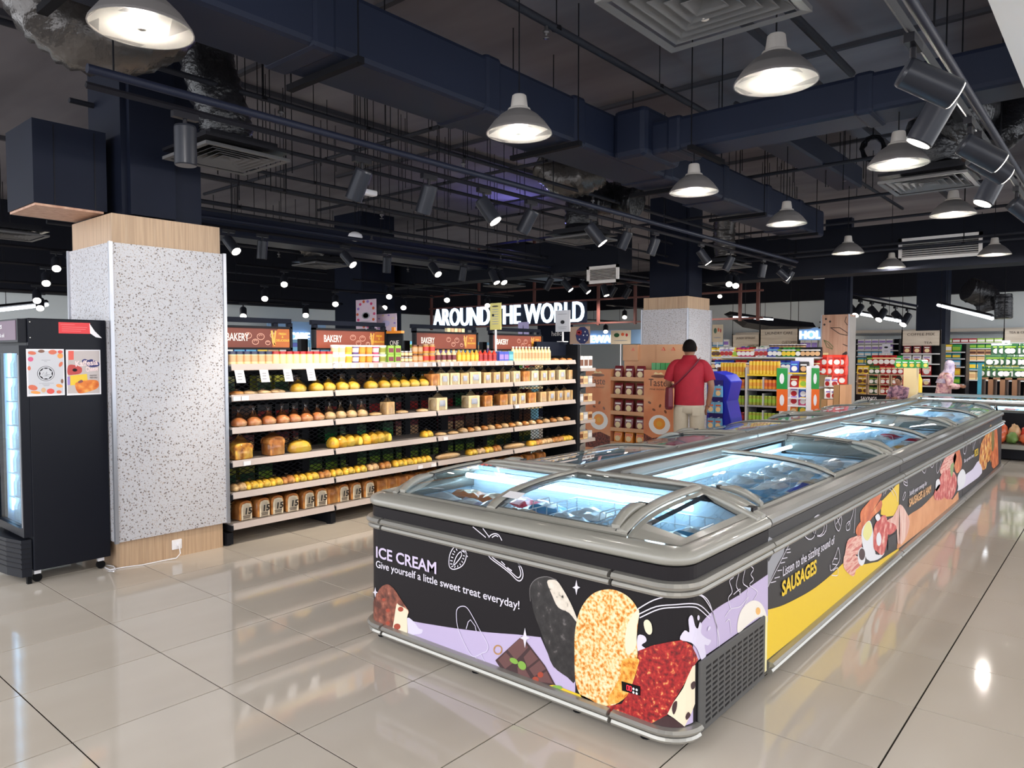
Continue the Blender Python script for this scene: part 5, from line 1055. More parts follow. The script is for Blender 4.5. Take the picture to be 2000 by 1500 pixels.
for r_, z in enumerate((1.30, 1.10, .875, .64, .40)):
    for i in range(3):
        for j in range(2):
            c, kd = SMB[3 if r_ == 0 else (r_+i*2+j) % 3]; kd.put((7.585+i*.1, GY+.09+j*.16, z+.001), 0, '%s box on the bakery end shelves, %s row down, %s column, %s' % (c, nth(r_), nth(i), ['front', 'behind'][j]), 'boxes on the bakery end shelves', (1, 1, 1.4 if r_ == 0 else .9))
# ---- BAKERY signs in their dark frames
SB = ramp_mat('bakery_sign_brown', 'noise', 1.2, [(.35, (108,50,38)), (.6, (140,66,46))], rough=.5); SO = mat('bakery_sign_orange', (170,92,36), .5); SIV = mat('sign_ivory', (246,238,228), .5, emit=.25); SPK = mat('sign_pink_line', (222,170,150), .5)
def bsign(i, x0, x1, px_t, w_t, full=True):
    y = 5.50; c = thing('bakery_sign', 'brown BAKERY sign in a dark frame on the bakery gondola, %s from the left' % nth(i), 'sign', ((x0+x1)/2, y, 1.4), group='bakery signs')
    bd = MB().box(x0, y, 1.535, x1, y+.03, 1.70).obj('sign_board', SB, c)
    f = MB()
    for a, z0_, b_, z1_ in ((x0-.02, 1.52, x1+.02, 1.537), (x0-.02, 1.698, x1+.02, 1.715), (x0-.02, 1.52, x0+.002, 1.715), (x1-.002, 1.52, x1+.02, 1.715)): f.box(a, y-.012, z0_, b_, y+.035, z1_)
    f.obj('sign_frame', blkm, c)
    MB().box(x0-.0, y+.05, 1.745, x1+.05, y+.09, 1.785).obj('top_rail', NAVY, c)
    for x in (x0+.02, x1-.12, x1+.02): MB().box(x, y+.05, 1.42 if x > x1 else 1.7, x+.04, y+.09, 1.75).obj('frame_post', NAVY, c)
    text('BAKERY', SIV, bd, (px_t, y-.002, 1.592), (1,0,0), (0,0,1), .088, fitw=w_t, ext=.0006, bold=.0008)
    d = MB(); fy = lambda u, v, a: (u, y-.0022, v); W_ = x1-x0
    for (cx, cz, r) in ((.52, 1.635, .028), (.66, 1.628, .03), (.60, 1.585, .026), (.74, 1.578, .02), (.8, 1.64, .024)): stroke(d, circ(x0+W_*cx, cz, r*1.1, r*.85, 12), fy, .005, 0, True); stroke(d, arc((x0+W_*cx, cz), r*.5, .4, 3, 5), fy, .004)
    d.obj('printed_drawing', SPK, bd)
    e = MB().prism([(x0+W_*.79, 1.54), (x0+W_*.83, 1.54), (x0+W_*.995, 1.54), (x0+W_*.995, 1.695), (x0+W_*.86, 1.695), (x0+W_*.80, 1.64)], lambda u, v, a: (u, a, v), y-.003, y+.001).obj('printed_emblem', SO, bd)
    d = MB(); stroke(d, [(x0+W_*.785, 1.68), (x0+W_*.80, 1.58), (x0+W_*.82, 1.555)], lambda u, v, a: (u, y-.0036, v), .018); stroke(d, [(x0+W_*.83, 1.68), (x0+W_*.815, 1.6), (x0+W_*.82, 1.56)], lambda u, v, a: (u, y-.0036, v), .014); d.obj('printed_wheat', P['amber'], bd)
    for k, (s_, z) in enumerate((('FRESH', 1.645), ('&', 1.62), ('DELICIOUS', 1.59))): text(s_, SIV if 0 else P['yellow'], bd, (x0+W_*.91, y-.0042, z), (1,0,0), (0,0,1), .026, ext=.0004, align='CENTER')
A = lambda px_: aty(px_, 660, 5.5).x
bsign(0, 2.74, A(566), A(441), A(485)-A(441)); bsign(1, A(616), A(751), A(632), A(667)-A(632)); bsign(2, A(812), A(930), A(822), A(848)-A(822)); bsign(3, A(962), A(1057), A(970), A(992)-A(970))
# ================================================================ middle and far parts of the shop
def rX(X, x0, y0, x1, y1):
    """rectangle on the plane X seen between two image corners: y_left, y_right, z_top, z_bottom"""
    a, b = atx(x0, y0, X), atx(x1, y0, X); c = atx(x0, y1, X); return a.y, b.y, (a.z+b.z)/2, (c.z+atx(x1, y1, X).z)/2
fX = lambda X: (lambda u, v, a: (X, u, v))
def boardX(nm, X, q, m, par, t=.02):
    return MB().box(X, q[1], q[3], X+t, q[0], q[2]).obj(nm, m, par)
KR = ramp_mat('kraft_card', 'noise', 1.5, [(.3, (204,150,110)), (.7, (226,176,136))], rough=.6); KR2 = ramp_mat('kraft_print', 'noise', 2.2, [(.3, (206,120,78)), (.5, (222,142,98)), (.7, (226,164,122))], rough=.5)
# ---- coffee display of printed card
CXX = 9.3; cf = thing('coffee_display', 'tan cardboard coffee display with cup pictures and maroon packs', 'display stand', (CXX+.25, atx(1225,700,CXX).y, 0))
yl, ym, yn, yr = (atx(x, 700, CXX).y for x in (1144, 1193, 1258, 1316))
pl = MB().box(CXX, ym, 0, CXX+.45, yl, 1.25).obj('side_panel', KR2, cf); pr_ = MB().box(CXX, yr, 0, CXX+.45, yn, 1.25).obj('side_panel', KR2, cf)
MB().box(CXX+.40, ym, 1.2, CXX+.44, yl-.02*0-.0, 1.25).box(CXX+.38, yn, .02, CXX+.44, ym, 1.62).obj('back_card', KR, cf)
MB().box(CXX+.36, yr-.05, 1.25, CXX+.40, yn, 1.62).obj('header_card', KR, cf); MB().box(CXX+.34, ym-.26, 1.38, CXX+.38, ym-.0, 1.62).obj('header_card', KR, cf)
szs = [atx(1225, y, CXX).z for y in (738, 772, 805, 838, 866)]
for z in szs: s = MB().box(CXX+.01, yn, z-.03, CXX+.38, ym, z-.015).box(CXX, yn, z-.045, CXX+.012, ym, z+.012).obj('card_shelf', KR, cf)
LOCAL = True
def pouch(nm, w, h, d, a, b, c=None):
    o = MB().rings([[(-d/2, -w/2, 0), (-d/2, w/2, 0), (d/2, w/2, 0), (d/2, -w/2, 0)], [(-d*.55, -w/2, h*.4), (-d*.55, w/2, h*.4), (d*.55, w/2, h*.4), (d*.55, -w/2, h*.4)], [(-d*.3, -w/2, h*.85), (-d*.3, w/2, h*.85), (d*.3, w/2, h*.85), (d*.3, -w/2, h*.85)], [(-.004, -w/2, h), (-.004, w/2, h), (.004, w/2, h), (.004, -w/2, h)]], smooth=False).obj(nm, a, bev=.004)
    l = MB().prism(circ(0, h*.34, w*.34, h*.24, 10), lambda u, v, q: (q, u, v), -d*.56-.003, -d*.5).obj('printed_cup', b, o)
    if c: MB().box(-d*.5-.004, -w*.34, h*.64, -d*.38, w*.34, h*.76).obj('printed_band', c, o)
    return Kind(o)
PCH = {'maroon': pouch('coffee_pouch', .135, .19, .07, P['maroon'], P['cream'], P['white']), 'orange': pouch('coffee_pouch', .135, .17, .07, P['orange'], P['cream'], P['terracotta']),
 'red': pouch('snack_pouch', .16, .21, .08, P['red'], P['white'], P['cream']), 'yellow': pouch('snack_pouch', .16, .20, .08, P['yellow'], P['cocoa'], P['white']), 'green': pouch('snack_pouch', .16, .20, .08, P['dark green'], P['white'], P['lime']),
 'blue': pouch('snack_pouch', .16, .21, .08, P['blue'], P['white'], P['sky']), 'white': pouch('snack_pouch', .16, .21, .08, P['white'], P['red'], P['violet']), 'black': pouch('snack_pouch', .16, .20, .08, P['black'], P['tan'], P['white']), 'lime': pouch('snack_pouch', .16, .2, .08, P['green'], P['yellow'], P['white']),
 'pink': pouch('snack_pouch', .16, .2, .08, P['pink'], P['white'], P['yellow']), 'scarlet': pouch('snack_pouch', .2, .26, .1, P['scarlet'], P['white'], P['red']), 'bright yellow': pouch('snack_pouch', .16, .2, .08, P['yellow'], P['lime'], P['amber'])}
CN = {c: Kind(MB().lathe([(.034, 0), (.036, .006), (.036, .035), (.0365, .035), (.0365, .085), (.036, .085), (.036, .118), (.031, .126)], 12, mats=[0, 0, 1, 1, 1, 0, 1]).obj('drink_can', [P[a], P[b]])) for c, a, b in (('yellow', 'yellow', 'amber'), ('orange', 'orange', 'terracotta'), ('olive', 'olive', 'lime'), ('red', 'maroon', 'red'))}
BX_ = {c: carton('goods_box', .16, .12, .20, P[c], P[d]) for c, d in (('violet', 'white'), ('white', 'violet'), ('yellow', 'white'), ('red', 'white'), ('lime', 'white'), ('green', 'lime'), ('sky', 'white'), ('teal', 'yellow'), ('cream', 'tan'), ('black', 'red'), ('amber', 'yellow'), ('blue', 'sky'), ('pink', 'cream'), ('tan', 'cocoa'))}
LOCAL = False
for r_, z in enumerate(szs):
    for i in range(3):
        if r_ == 4: PCH['orange'].put((CXX+.09, ym+(yn-ym)*(i+.5)/3, z-.0), 0, 'orange coffee pouch, %s from left at the foot of the coffee display' % nth(i), 'pouches of the coffee display')
        else: PCH['maroon'].put((CXX+.09, ym+(yn-ym)*(i+.5)/3, z-.014), 0, 'maroon coffee pouch, %s from left, %s row of the coffee display' % (nth(i), nth(r_)), 'pouches of the coffee display')
for (a, b, par) in ((yl, ym, pl), (yn, yr, pr_)):
    w_ = a-b; f = fX(CXX-.002); cy = (a+b)/2
    text('Taste', P['cocoa'], par, (CXX-.003, a-w_*.16, 1.02), (0,-1,0), (0,0,1), .15, fitw=w_*.62, ext=.0005)
    MB().prism(circ(cy, 1.16, w_*.26, .022, 12), f and (lambda u, v, q: (q, u, v)), CXX-.003, CXX).obj('printed_badge', P['brown'], par); MB().prism([(cy-.08, 1.19), (cy-.04, 1.22), (cy, 1.2), (cy+.05, 1.225), (cy+.08, 1.19)], lambda u, v, q: (q, u, v), CXX-.003, CXX).obj('printed_badge', P['cream'], par)
    l = MB()
    for (u, v, ro) in ((.1, .78, .5), (-.02, .74, 2), (.05, .68, .4), (-.08, .66, 1)): l.prism(circ(cy+u*w_*3, v, .028, .017, 8, ro), lambda u, v, q: (q, u, v), CXX-.003, CXX)
    l.obj('printed_bean', P['brown'], par)
    MB().prism(circ(cy-.02, .47, w_*.36, .14, 20), lambda u, v, q: (q, u, v), CXX-.003, CXX).obj('printed_saucer', P['white'], par); MB().prism(circ(cy-.02, .485, w_*.2, .085, 16), lambda u, v, q: (q, u, v), CXX-.005, CXX).obj('printed_coffee', P['orange'], par); MB().prism(circ(cy-.02, .48, w_*.1, .04, 10), lambda u, v, q: (q, u, v), CXX-.006, CXX).obj('printed_foam', P['amber'], par)
    MB().prism([(a-.005, .05), (b+.005, .05), (b+.005, .24), (b+w_*.4, .30), (b+w_*.7, .27), (a-.005, .33)], lambda u, v, q: (q, u, v), CXX-.0025, CXX).obj('printed_beans', ramp_mat('bean_print', 'noise', 40, [(.4, (70,34,30)), (.6, (136,66,52))], rough=.5), par)
    text('FINE ROAST', P['cocoa'], par, (CXX-.003, a-w_*.2, .965), (0,-1,0), (0,0,1), .03, fitw=w_*.55, ext=.0004)
for i in range(4): BX_['green'].put((CXX+.2, yn-.06-i*.075, 1.25), PI/2, 'dark green bottle pack on the right side of the coffee display, %s from left' % nth(i), 'green packs on the coffee display', (.42, .5, .5))
ts_ = MB()
for y in (ym-.18, yn-.12, yn-.28): ts_.prism([(y-.03, 1.53), (y, 1.58), (y+.03, 1.53)], lambda u, v, q: (q, u, v), CXX+.335, CXX+.36)
ts_.obj('printed_tree', P['terracotta'], cf)
# ---- blue floor stand with hanging packs
p = atd(1405, 780, 10.6); bs = thing('blue_stand', 'bright blue curved floor stand with hanging packs right of the man', 'display stand', (p.x, p.y, 0)); bm_ = mat('blue_card', (20,34,176), .35)
ya, yb_ = atx(1380, 760, p.x).y, atx(1428, 760, p.x).y
prof = [(ya, 0), (ya, 1.16), (ya-(ya-yb_)*.3, 1.23), (ya-(ya-yb_)*.75, 1.18), (yb_, 1.08), (yb_+.06, .8), (yb_, .55), (yb_-.04, 0)]
MB().prism(prof[::-1], lambda u, v, w: (w, u, v), p.x, p.x+.4).obj('stand_body', bm_, bs, bev=.01)
MB().box(p.x-.012, yb_+.12, 0, p.x, ya-.05, 1.1).obj('hook_panel', mat('navy_card', (10,16,110), .4), bs)
LOCAL = True; HP = pouch('hanging_pack', .11, .16, .04, P['sky'], P['cream'], P['terracotta']); LOCAL = False
for r_ in range(4):
    for i in range(2):
        z = 1.06-.235*r_; y = ya-.1-i*.115; HP.put((p.x-.05, y, z-.2), 0, 'small pack hanging on the blue stand, %s row, %s column' % (nth(r_), nth(i)), 'packs on the blue stand'); MB().path([(p.x, y, z-.03), (p.x-.08, y, z-.03)], .004, 5).obj('hook', WHITE, bs)
# ---- racks of cans
def rack(lab, X, x0, x1, tiers, wide):
    ya, yb_ = atx(x0, 760, X).y, atx(x1, 760, X).y; c = thing('can_rack', lab, 'rack', (X+.25, (ya+yb_)/2, 0))
    for y in (ya, yb_): MB().box(X, y-.015, 0, X+.5, y+.015, atx((x0+x1)/2, 712, X).z-.05).obj('side_panel', P['silver'] if wide else P['cocoa'], c)
    MB().box(X+.44, yb_, 0, X+.46, ya, atx((x0+x1)/2, 712, X).z-.05).obj('back_panel', BLACK, c)
    for k, (py, cols) in enumerate(tiers):
        z = atx((x0+x1)/2, py, X).z; s = MB().box(X+.0, yb_+.015, z-.03, X+.44, ya-.015, z).obj('shelf', P['yellow'] if k == 0 else P['grey'], c)
        if wide and k: MB().box(X-.0, (ya+yb_)/2-.01, z, X+.4, (ya+yb_)/2+.01, z+.2).obj('divider', P['silver'], s)
        n = len(cols); st = (ya-yb_-.05)/n
        for i, cc in enumerate(cols):
            sc = st/.073*.98; CN[cc].put((X+.06, ya-.025-st*(i+.5), z+.001), 0, '%s can, %s from left, %s tier of %s' % (cc, nth(i), nth(k), 'right can rack' if wide else 'left can rack'), 'cans of the racks', (sc, sc, (1.75 if k == 0 else 1.25)))
rack('steel rack with bins of yellow, orange and olive cans, brightly lit', 12.0, 1457, 1524, [(731, ['yellow']*9), (760, ['yellow']*4+['orange']*4), (792, ['olive']*8), (825, ['olive']*8)], True)
rack('brown rack of yellow, orange, olive and red cans left of the steel one', 12.3, 1402, 1456, [(733, ['yellow']*8), (758, ['orange']*7), (790, ['olive']*7), (822, ['red']*7)], False)
# ---- snack stand with green and orange boards
X = 11.4; q1 = rX(X, 1517, 719, 1538, 803); sn = thing('snack_stand', 'white snack stand with green over orange rounded side boards', 'display stand', (X+.2, atx(1560,760,X).y, 0))
for (a, b) in ((1517, 1538), (1585, 1600)):
    for y0_, y1_, m_, nm in ((719, 760, P['green'], 'green_board'), (760, 803, mat('orange_board', (238,108,34), .45), 'orange_board')):
        q = rX(X-.02, a, y0_, b, y1_); o = boardX(nm, X-.02, q, m_, sn, .015); MB().prism(circ((q[0]+q[1])/2, (q[2]+q[3])/2, (q[0]-q[1])*.22, (q[2]-q[3])*.26, 10), lambda u, v, w: (w, u, v), X-.024, X-.02).obj('printed_badge', WHITE, o)
q = rX(X, 1575, 715, 1585, 806); boardX('white_post', X, (q[0], q[1], q[2], 0), WHITE, sn, .3)
yA, yB = atx(1539, 760, X).y, atx(1575, 760, X).y
boardX('back_panel', X+.3, (yA, yB, 1.42, 0), WHITE, sn)
tz = [(728, ['blue', 'black']), (757, ['red', 'bright yellow']), (777, ['white', 'blue']), (792, ['white', 'pink']), (809, ['orange', 'lime'])]
for k, (py, cs) in enumerate(tz):
    z = atx(1557, py, X).z; MB().box(X, yB, z-.02, X+.3, yA, z).obj('shelf', P['yellow'] if k == 0 else WHITE, sn)
    for i, cc in enumerate(cs): PCH[cc].put((X+.1, yA+(yB-yA)*(i+.5)/2, z+.001), 0, '%s snack bag, %s on the %s shelf of the white snack stand' % (cc, ['left', 'right'][i], nth(k)), 'snack bags of the white stand', .85)
# ---- long low gondola behind the cans, heaped with bags and tubs
X = 14.2; gA, gB = atx(1386, 700, X).y, atx(1598, 700, X).y
g2 = thing('snack_gondola', 'low gondola heaped with bags and brown tubs under the beige aisle signs', 'shelving', (X+.3, (gA+gB)/2, 0))
for z in (.4, .85, 1.16, 1.42): MB().box(X, gB, z-.03, X+.6, gA, z).obj('shelf', P['silver'], g2)
MB().box(X+.55, gB, 0, X+.6, gA, 1.5).obj('back_panel', P['cream'], g2); MB().box(X+.02, gB, 0, X+.06, gA, .36).obj('kick_panel', BLACK, g2)
cs = ['yellow', 'white', 'white', 'bright yellow', 'pink', 'pink', 'red', 'white', 'white', 'blue', 'green', 'lime', 'lime', 'green', 'black', 'black', 'black']
n = 24
for i in range(n):
    y = gA+(gB-gA)*(i+.5)/n
    PCH[cs[i*len(cs)//n]].put((X+.14, y, 1.421), 0, '%s bag on the low gondola behind the can racks, %s from left, top row' % (cs[i*len(cs)//n], nth(i)), 'bags on the low gondola', .92)
    c2 = random.choice(['red', 'yellow', 'blue', 'black', 'blue']); PCH[c2].put((X+.12, y, 1.161), 0, '%s bag on the low gondola behind the can racks, %s from left, lower row' % (c2, nth(i)), 'bags on the low gondola', .92)
LOCAL = True; TBW = tub('brown_tub', .15, .12, P['cocoa'], P['tan']); LOCAL = False
for i in range(9):
    for lv in (0, 1): TBW.put((X+.42, atx(1490, 690, X).y+(atx(1556, 690, X).y-atx(1490, 690, X).y)*(i+.5)/9, 1.421+.125*lv+(.1 if 0 else 0)), 0, 'brown snack tub under the laundry sign, %s from left, %s tier' % (nth(i), ['lower', 'upper'][lv]), 'brown tubs under the sign', 1)
LOCAL = True; BLL = {c: Kind(MB().ell((0, 0, .13), (.12, .14, .13), 12, 8, 0, .12).obj('round_bag', P[c])) for c in ('green', 'blue', 'teal')}; LOCAL = False
for i, (x, y, c) in enumerate(((1452, 686, 'blue'), (1462, 690, 'teal'), (1474, 692, 'green'), (1488, 693, 'green'))):
    q = atx(x, y+6, X+.29); BLL[c].put((q.x, q.y, 1.422+.0*i), i, 'round %s bag on the low gondola, %s from left' % (c, nth(i)), 'round bags on the low gondola', .8)
# ---- red crisp bags and cartons at the leaf column
X = 14.3; r0, r1 = atx(1604, 750, X).y, atx(1652, 750, X).y
cs_ = thing('carton_stack', 'stack of brown cartons below the red crisp bags', 'boxes', (X+.2, (r0+r1)/2, 0))
for k in range(4):
    w_ = (r0-r1)/4; MB().box(X, r0-w_*(k+1)+.005, 0, X+.4, r0-w_*k-.005, .62 if k < 2 else .9).obj('carton', KR if k % 2 else mat('kraft_dark', (168,126,84), .6), cs_)
n = 0
for r_, (z, cnt) in enumerate(((.63, 2), (.85, 2), (.91, 2), (1.08, 4), (1.25, 4))):
    for i in range(cnt):
        y = (r0-.10-i*(r0-r1)/4) if r_ in (0, 1) else (r1+.1+((cnt-1-i))*(r0-r1)/4 if r_ > 2 else r1+.10+i*(r0-r1)/4); cc = 'white' if r_ in (0, 1) else 'scarlet'
        PCH[cc].put((X+.1+.02*r_, y, z+.002), random.uniform(-.5, .5), '%s crisp bag heaped before the leaf column, %s of the heap' % ('red' if cc == 'scarlet' else 'white', nth(n)), 'crisp bags before the leaf column', .8 if cc == 'scarlet' else .9); n += 1
# ---- wooden crates of yellow, green and red packs
X = 15.8; cr = thing('crate_display', 'stacked open wooden crates holding yellow, green and red packs on a black base', 'display stand', (X+.25, atx(1708,740,X).y, 0))
ck = ['yellow', 'yellow', 'green', 'green', 'red', 'red', 'red']; kA, kB = atx(1672, 740, X).y, atx(1762, 740, X).y
MB().box(X, kB, 0, X+.5, kA, atx(1710, 771, X).z).obj('black_base', BLACK, cr); q = rX(X, 1681, 777, 1712, 781); text('SAVINGS', WHITE, cr, (X-.004, q[0], q[3]), (0,-1,0), (0,0,1), .09, fitw=q[0]-q[1])
lev = [atx(1710, y, X).z for y in (771, 752, 732)]
for k, z in enumerate(lev):
    n = 4
    for i in range(n):
        y0_ = kA+(kB-kA)*i/n; y1_ = kA+(kB-kA)*(i+1)/n; h = .2
        c = MB().box(X, y1_+.01, z, X+.45, y0_-.01, z+.012)
        for a in (y0_-.02, y1_+.01): c.box(X, a, z+.012, X+.45, a+.012, z+h)
        if k < 2: c.box(X, y1_+.01, z+h, X+.45, y0_-.01, z+h+.012)
        if k < 2: c.obj('wooden_crate', woodp, cr)
        for j in range(2):
            cc = ['yellow', 'green', 'red', 'red'][i] if k else ['yellow', 'green', 'red', 'red'][i]
            PCH[cc].put((X+.12, y0_+(y1_-y0_)*(j+.5)/2, z+.014), 0, '%s pack in the wooden crates, %s from left, %s level up' % (cc, nth(i*2+j), nth(k)), 'packs in the wooden crates', (.8, .82, .8))
for i in range(6):
    cc = ['green', 'red', 'red', 'red', 'red', 'lime'][i]; PCH[cc].put((X+.2, atx(1695+i*11, 700, X).y, lev[2]+.19), 0, '%s pack on top of the wooden crates, %s from left' % (cc, nth(i)), 'packs in the wooden crates', .95)
# ---- black tea rack and bright packet rack before the back wall, wall bays, green heap
def bay(nm, lab, X, x0, x1, ys, cols, ytop, back=BLACK, kinds=BX_, w=.17, sc=1, grp=None, frame=True, step=None):
    ya, yb_ = atx(x0, 700, X).y, atx(x1, 700, X).y; c = thing(nm, lab, 'shelving', (X+.25, (ya+yb_)/2, 0)); zt = atx((x0+x1)/2, ytop, X).z
    MB().box(X+.42, yb_, 0, X+.46, ya, zt).obj('back_panel', back, c); MB().box(X+.05, yb_, 0, X+.42, ya, .12).obj('base_plinth', BLACK, c)
    for y in (ya-.02, yb_): MB().box(X+.0, y, 0, X+.42, y+.02, zt).obj('side_panel', BLACK if frame else P['silver'], c)
    for k, py in enumerate(ys):
        z = atx((x0+x1)/2, py, X).z; MB().box(X, yb_+.02, z-.025, X+.42, ya-.02, z).obj('shelf', P['silver'], c)
        n = max(1, int((ya-yb_-.06)/(w*sc))); run_ = 0; cc = random.choice(cols[k])
        for i in range(n):
            if random.random() < .35: cc = random.choice(cols[k])
            gap = (atx((x0+x1)/2, ys[k-1], X).z-z-.03) if k else zt-z; kd = kinds[cc]; h0 = .2; s_ = min(1.25, gap/h0*.92)
            kd.put((X+.1, ya-.03-w*sc*(i+.5), z+.001), -PI/2 if kinds is BX_ else 0, '%s %s, %s from left, %s shelf of %s' % (cc, 'box' if kinds is BX_ else 'pack', nth(i), nth(k), grp), 'goods on '+grp, (sc*.98, sc, s_*sc if sc < 1 else s_))
    return c
bay('tea_rack', 'black rack of red and green packs under the hanging tea sign', 16.5, 1757, 1838, (690, 710, 733, 753), (['maroon', 'red', 'green'], ['red', 'red', 'white'], ['white', 'red'], ['maroon', 'red']), 672, kinds=PCH, w=.18, grp='tea rack')
bay('packet_rack', 'black rack of lime, yellow and teal boxes behind the woman', 18.5, 1838, 1887, (687, 700, 716, 733, 750), (['lime', 'green', 'yellow'], ['cream', 'teal', 'yellow'], ['sky', 'green', 'amber'], ['green', 'amber'], ['teal', 'green', 'yellow']), 672, grp='packet rack')
bay('wall_bay', 'tall wall bay of pale violet and white boxes right of the leaf column', 20.4, 1671, 1756, (671, 684, 696, 711, 727, 745), (['violet', 'white', 'violet'], ['violet', 'yellow', 'white'], ['white', 'sky', 'cream'], ['white', 'cream', 'teal'], ['yellow', 'amber'], ['yellow', 'red']), 662, back=walld, grp='first wall bay')
bay('wall_bay', 'tall wall bay of red, green and lime boxes above the green heap', 20.4, 1840, 2004, (669, 680, 693, 704, 722, 742), (['red', 'cream', 'lime'], ['lime', 'green', 'sky'], ['red', 'red', 'tan'], ['red', 'tan', 'cream'], ['teal', 'black', 'cream'], ['black', 'cream', 'lime']), 660, back=walld, grp='second wall bay')
bay('wall_bay', 'pale wall bay of yellow bottles under the blue HOL letters', 20.4, 1556, 1600, (682, 695, 708), (['white', 'yellow'], ['white', 'yellow', 'cream'], ['sky', 'white']), 662, back=P['white'], grp='letter wall bay', frame=False)
bay('wall_bay', 'pale wall bay of pink, yellow and green packets behind the second column', 20.4, 1388, 1432, (676, 690, 704), (['white', 'sky'], ['cream', 'red'], ['yellow', 'pink']), 662, back=P['white'], grp='column wall bay', frame=False)
X = 14.8; gh = thing('green_crates', 'row of brown wooden crates filled with dark green packs at right', 'display stand', (X+.3, atx(1960,740,X).y, 0)); kA, kB = atx(1912, 745, X).y, atx(2030, 745, X).y; zc = atx(1960, 738, X).z
for i in range(5):
    y0_ = kA+(kB-kA)*i/5; y1_ = kA+(kB-kA)*(i+1)/5; c = MB()
    for a in ((y1_, .3, y0_, .33), (y1_, zc-.03, y0_, zc), (y1_, .3, y1_+.035, zc), (y0_-.035, .3, y0_, zc)): c.box(X, a[0], a[1], X+.5, a[2], a[3])
    c.obj('wooden_crate', mat('brown_crate', (150,104,72), .6), gh)
    for j in range(2): PCH['green'].put((X+.12, y0_+(y1_-y0_)*(j+.5)/2, .60), 0, 'dark green pack inside the brown crates, %s from left' % nth(i*2+j), 'dark green packs at right', .9)
MB().box(X+.02, kB, 0, X+.48, kA, .3).obj('base_box', BLACK, gh)
for r_, (nn, x0, z) in enumerate(((8, 1918, zc+.002), (7, 1930, zc+.20), (6, 1941, zc+.39))):
    for i in range(nn):
        PCH['green'].put((X+.14+.06*r_, atx(x0+i*11.5, 720, X).y, z), random.uniform(-.5, .5), 'dark green pack heaped on the brown crates, %s from left, %s tier' % (nth(i), nth(r_)), 'dark green packs at right', (.95, .98, .95))
q = rX(14.5, 1910, 710, 1918, 752); tag(boardX('shelf_banner', 14.5, (q[0], q[1], q[2], .0), P['teal'], None), 'narrow turquoise banner left of the green heap', 'banner')
X = 14.2; q = rX(X, 1765, 719, 1790, 770); cb = thing('pale_carton_column', 'cream card column printed with small marks between child and woman', 'display stand', (X+.1, (q[0]+q[1])/2, 0)); boardX('card_column', X, (q[0], q[1], q[2], 0), P['cream'], cb, .2)
for i in range(5): PCH['lime'].put((X+.1, q[0]+.1-i*.1, q[2]+.002), .2*i, 'bright green bag on the cream card column, %s from left' % nth(i), 'bright green bags on the card column', .7)
q = rX(14.8, 1791, 745, 1800, 770); tag(MB().lathe([(.05, 0), (.05, .3), (.02, .36), (.02, .4)], 10, (14.8, (q[0]+q[1])/2, .72)).obj('yellow_bottle', P['yellow']), 'yellow bottle standing right of the cream card column', 'bottle')
tag(MB().box(14.7, (q[0]+q[1])/2-.12, 0, 14.95, (q[0]+q[1])/2+.12, .718).obj('low_table', WHITE), 'low white table holding the yellow bottle', 'table')
# ---- hanging beige aisle signs and price boards
SGN = ramp_mat('pale_oak_sign', 'noise', 2, [(.3, (186,172,156)), (.6, (206,194,178)), (.8, (216,205,190))], rough=.5, stretch=(1, 1, 9)); SGT = mat('sign_text_brown', (70,58,52), .6)
def asign(lab, X, x0, y0, x1, y1, l1, l2, m=SGN):
    q = rX(X, x0, y0, x1, y1); c = thing('aisle_sign', lab, 'sign', (X, (q[0]+q[1])/2, q[3]), group='hanging aisle signs'); b = boardX('sign_board', X, q, m, c, .03); w_ = q[0]-q[1]; h = q[2]-q[3]
    for y in (q[0]-.01, q[1]+.01): MB().box(X, y-.012, q[3], X+.025, y+.012, q[2]+.02).obj('sign_edge', SGT, c); MB().path([(X, y, q[2]), (X, y, CZ)], .006, 4).obj('sign_wire', rodm, c)
    text(l1, SGT, b, (X-.004, q[0]-w_*.14, q[2]-h*.32), (0,-1,0), (0,0,1), h*.24, fitw=min(w_*.7, h*.17*len(l1))); text(l2, SGT, b, (X-.004, q[0]-w_*.58, q[3]+h*.12), (0,-1,0), (0,0,1), h*.22, fitw=min(w_*.38, h*.16*len(l2)))
asign('lower beige hanging aisle sign reading LAUNDRY DETERGENT', 17.0, 1430, 654, 1484, 680, 'LAUNDRY DETERGENT', 'LAUNDRY CARE'); asign('large beige hanging aisle sign reading LAUNDRY CARE', 15.5, 1484, 643, 1560, 675, 'LAUNDRY CARE', 'CUSTOMER')
asign('beige hanging aisle sign reading COFFEE MIX beside the dark column', 16.4, 1761, 646, 1838, 675, 'COFFEE MIX', 'TEA'); asign('beige hanging aisle sign reading TEA & CREAMER at the right edge', 16.4, 1960, 643, 2040, 668, 'TEA & CREAMER', 'CHOCOLATE')
def poster(lab, X, x0, y0, x1, y1, m, marks, pole=None, t=.012, cat='poster'):
    q = rX(X, x0, y0, x1, y1); c = thing('sign_card' if pole else 'poster', lab, cat, (X, (q[0]+q[1])/2, q[3])); b = boardX('card', X, q, m, c, t); w_ = q[0]-q[1]; h = q[2]-q[3]
    for (u, v, rx, rz, mm) in marks: MB().prism(circ(q[0]-w_*u, q[2]-h*v, w_*rx, h*rz, 10), lambda a, bb, w: (w, a, bb), X-.004, X).obj('printed_mark', mm, b)
    if pole: MB().path([(X+.006, (q[0]+q[1])/2, q[3]), (X+.006, (q[0]+q[1])/2, pole)], .012, 8).obj('sign_pole', WHITE, c); MB().box(X-.05, (q[0]+q[1])/2-.05, pole-.01, X+.05, (q[0]+q[1])/2+.05, pole).obj('pole_foot', WHITE, c)
    return c, b, q
PKP = mat('pink_poster', (224,200,216), .5); dg = P['grey']
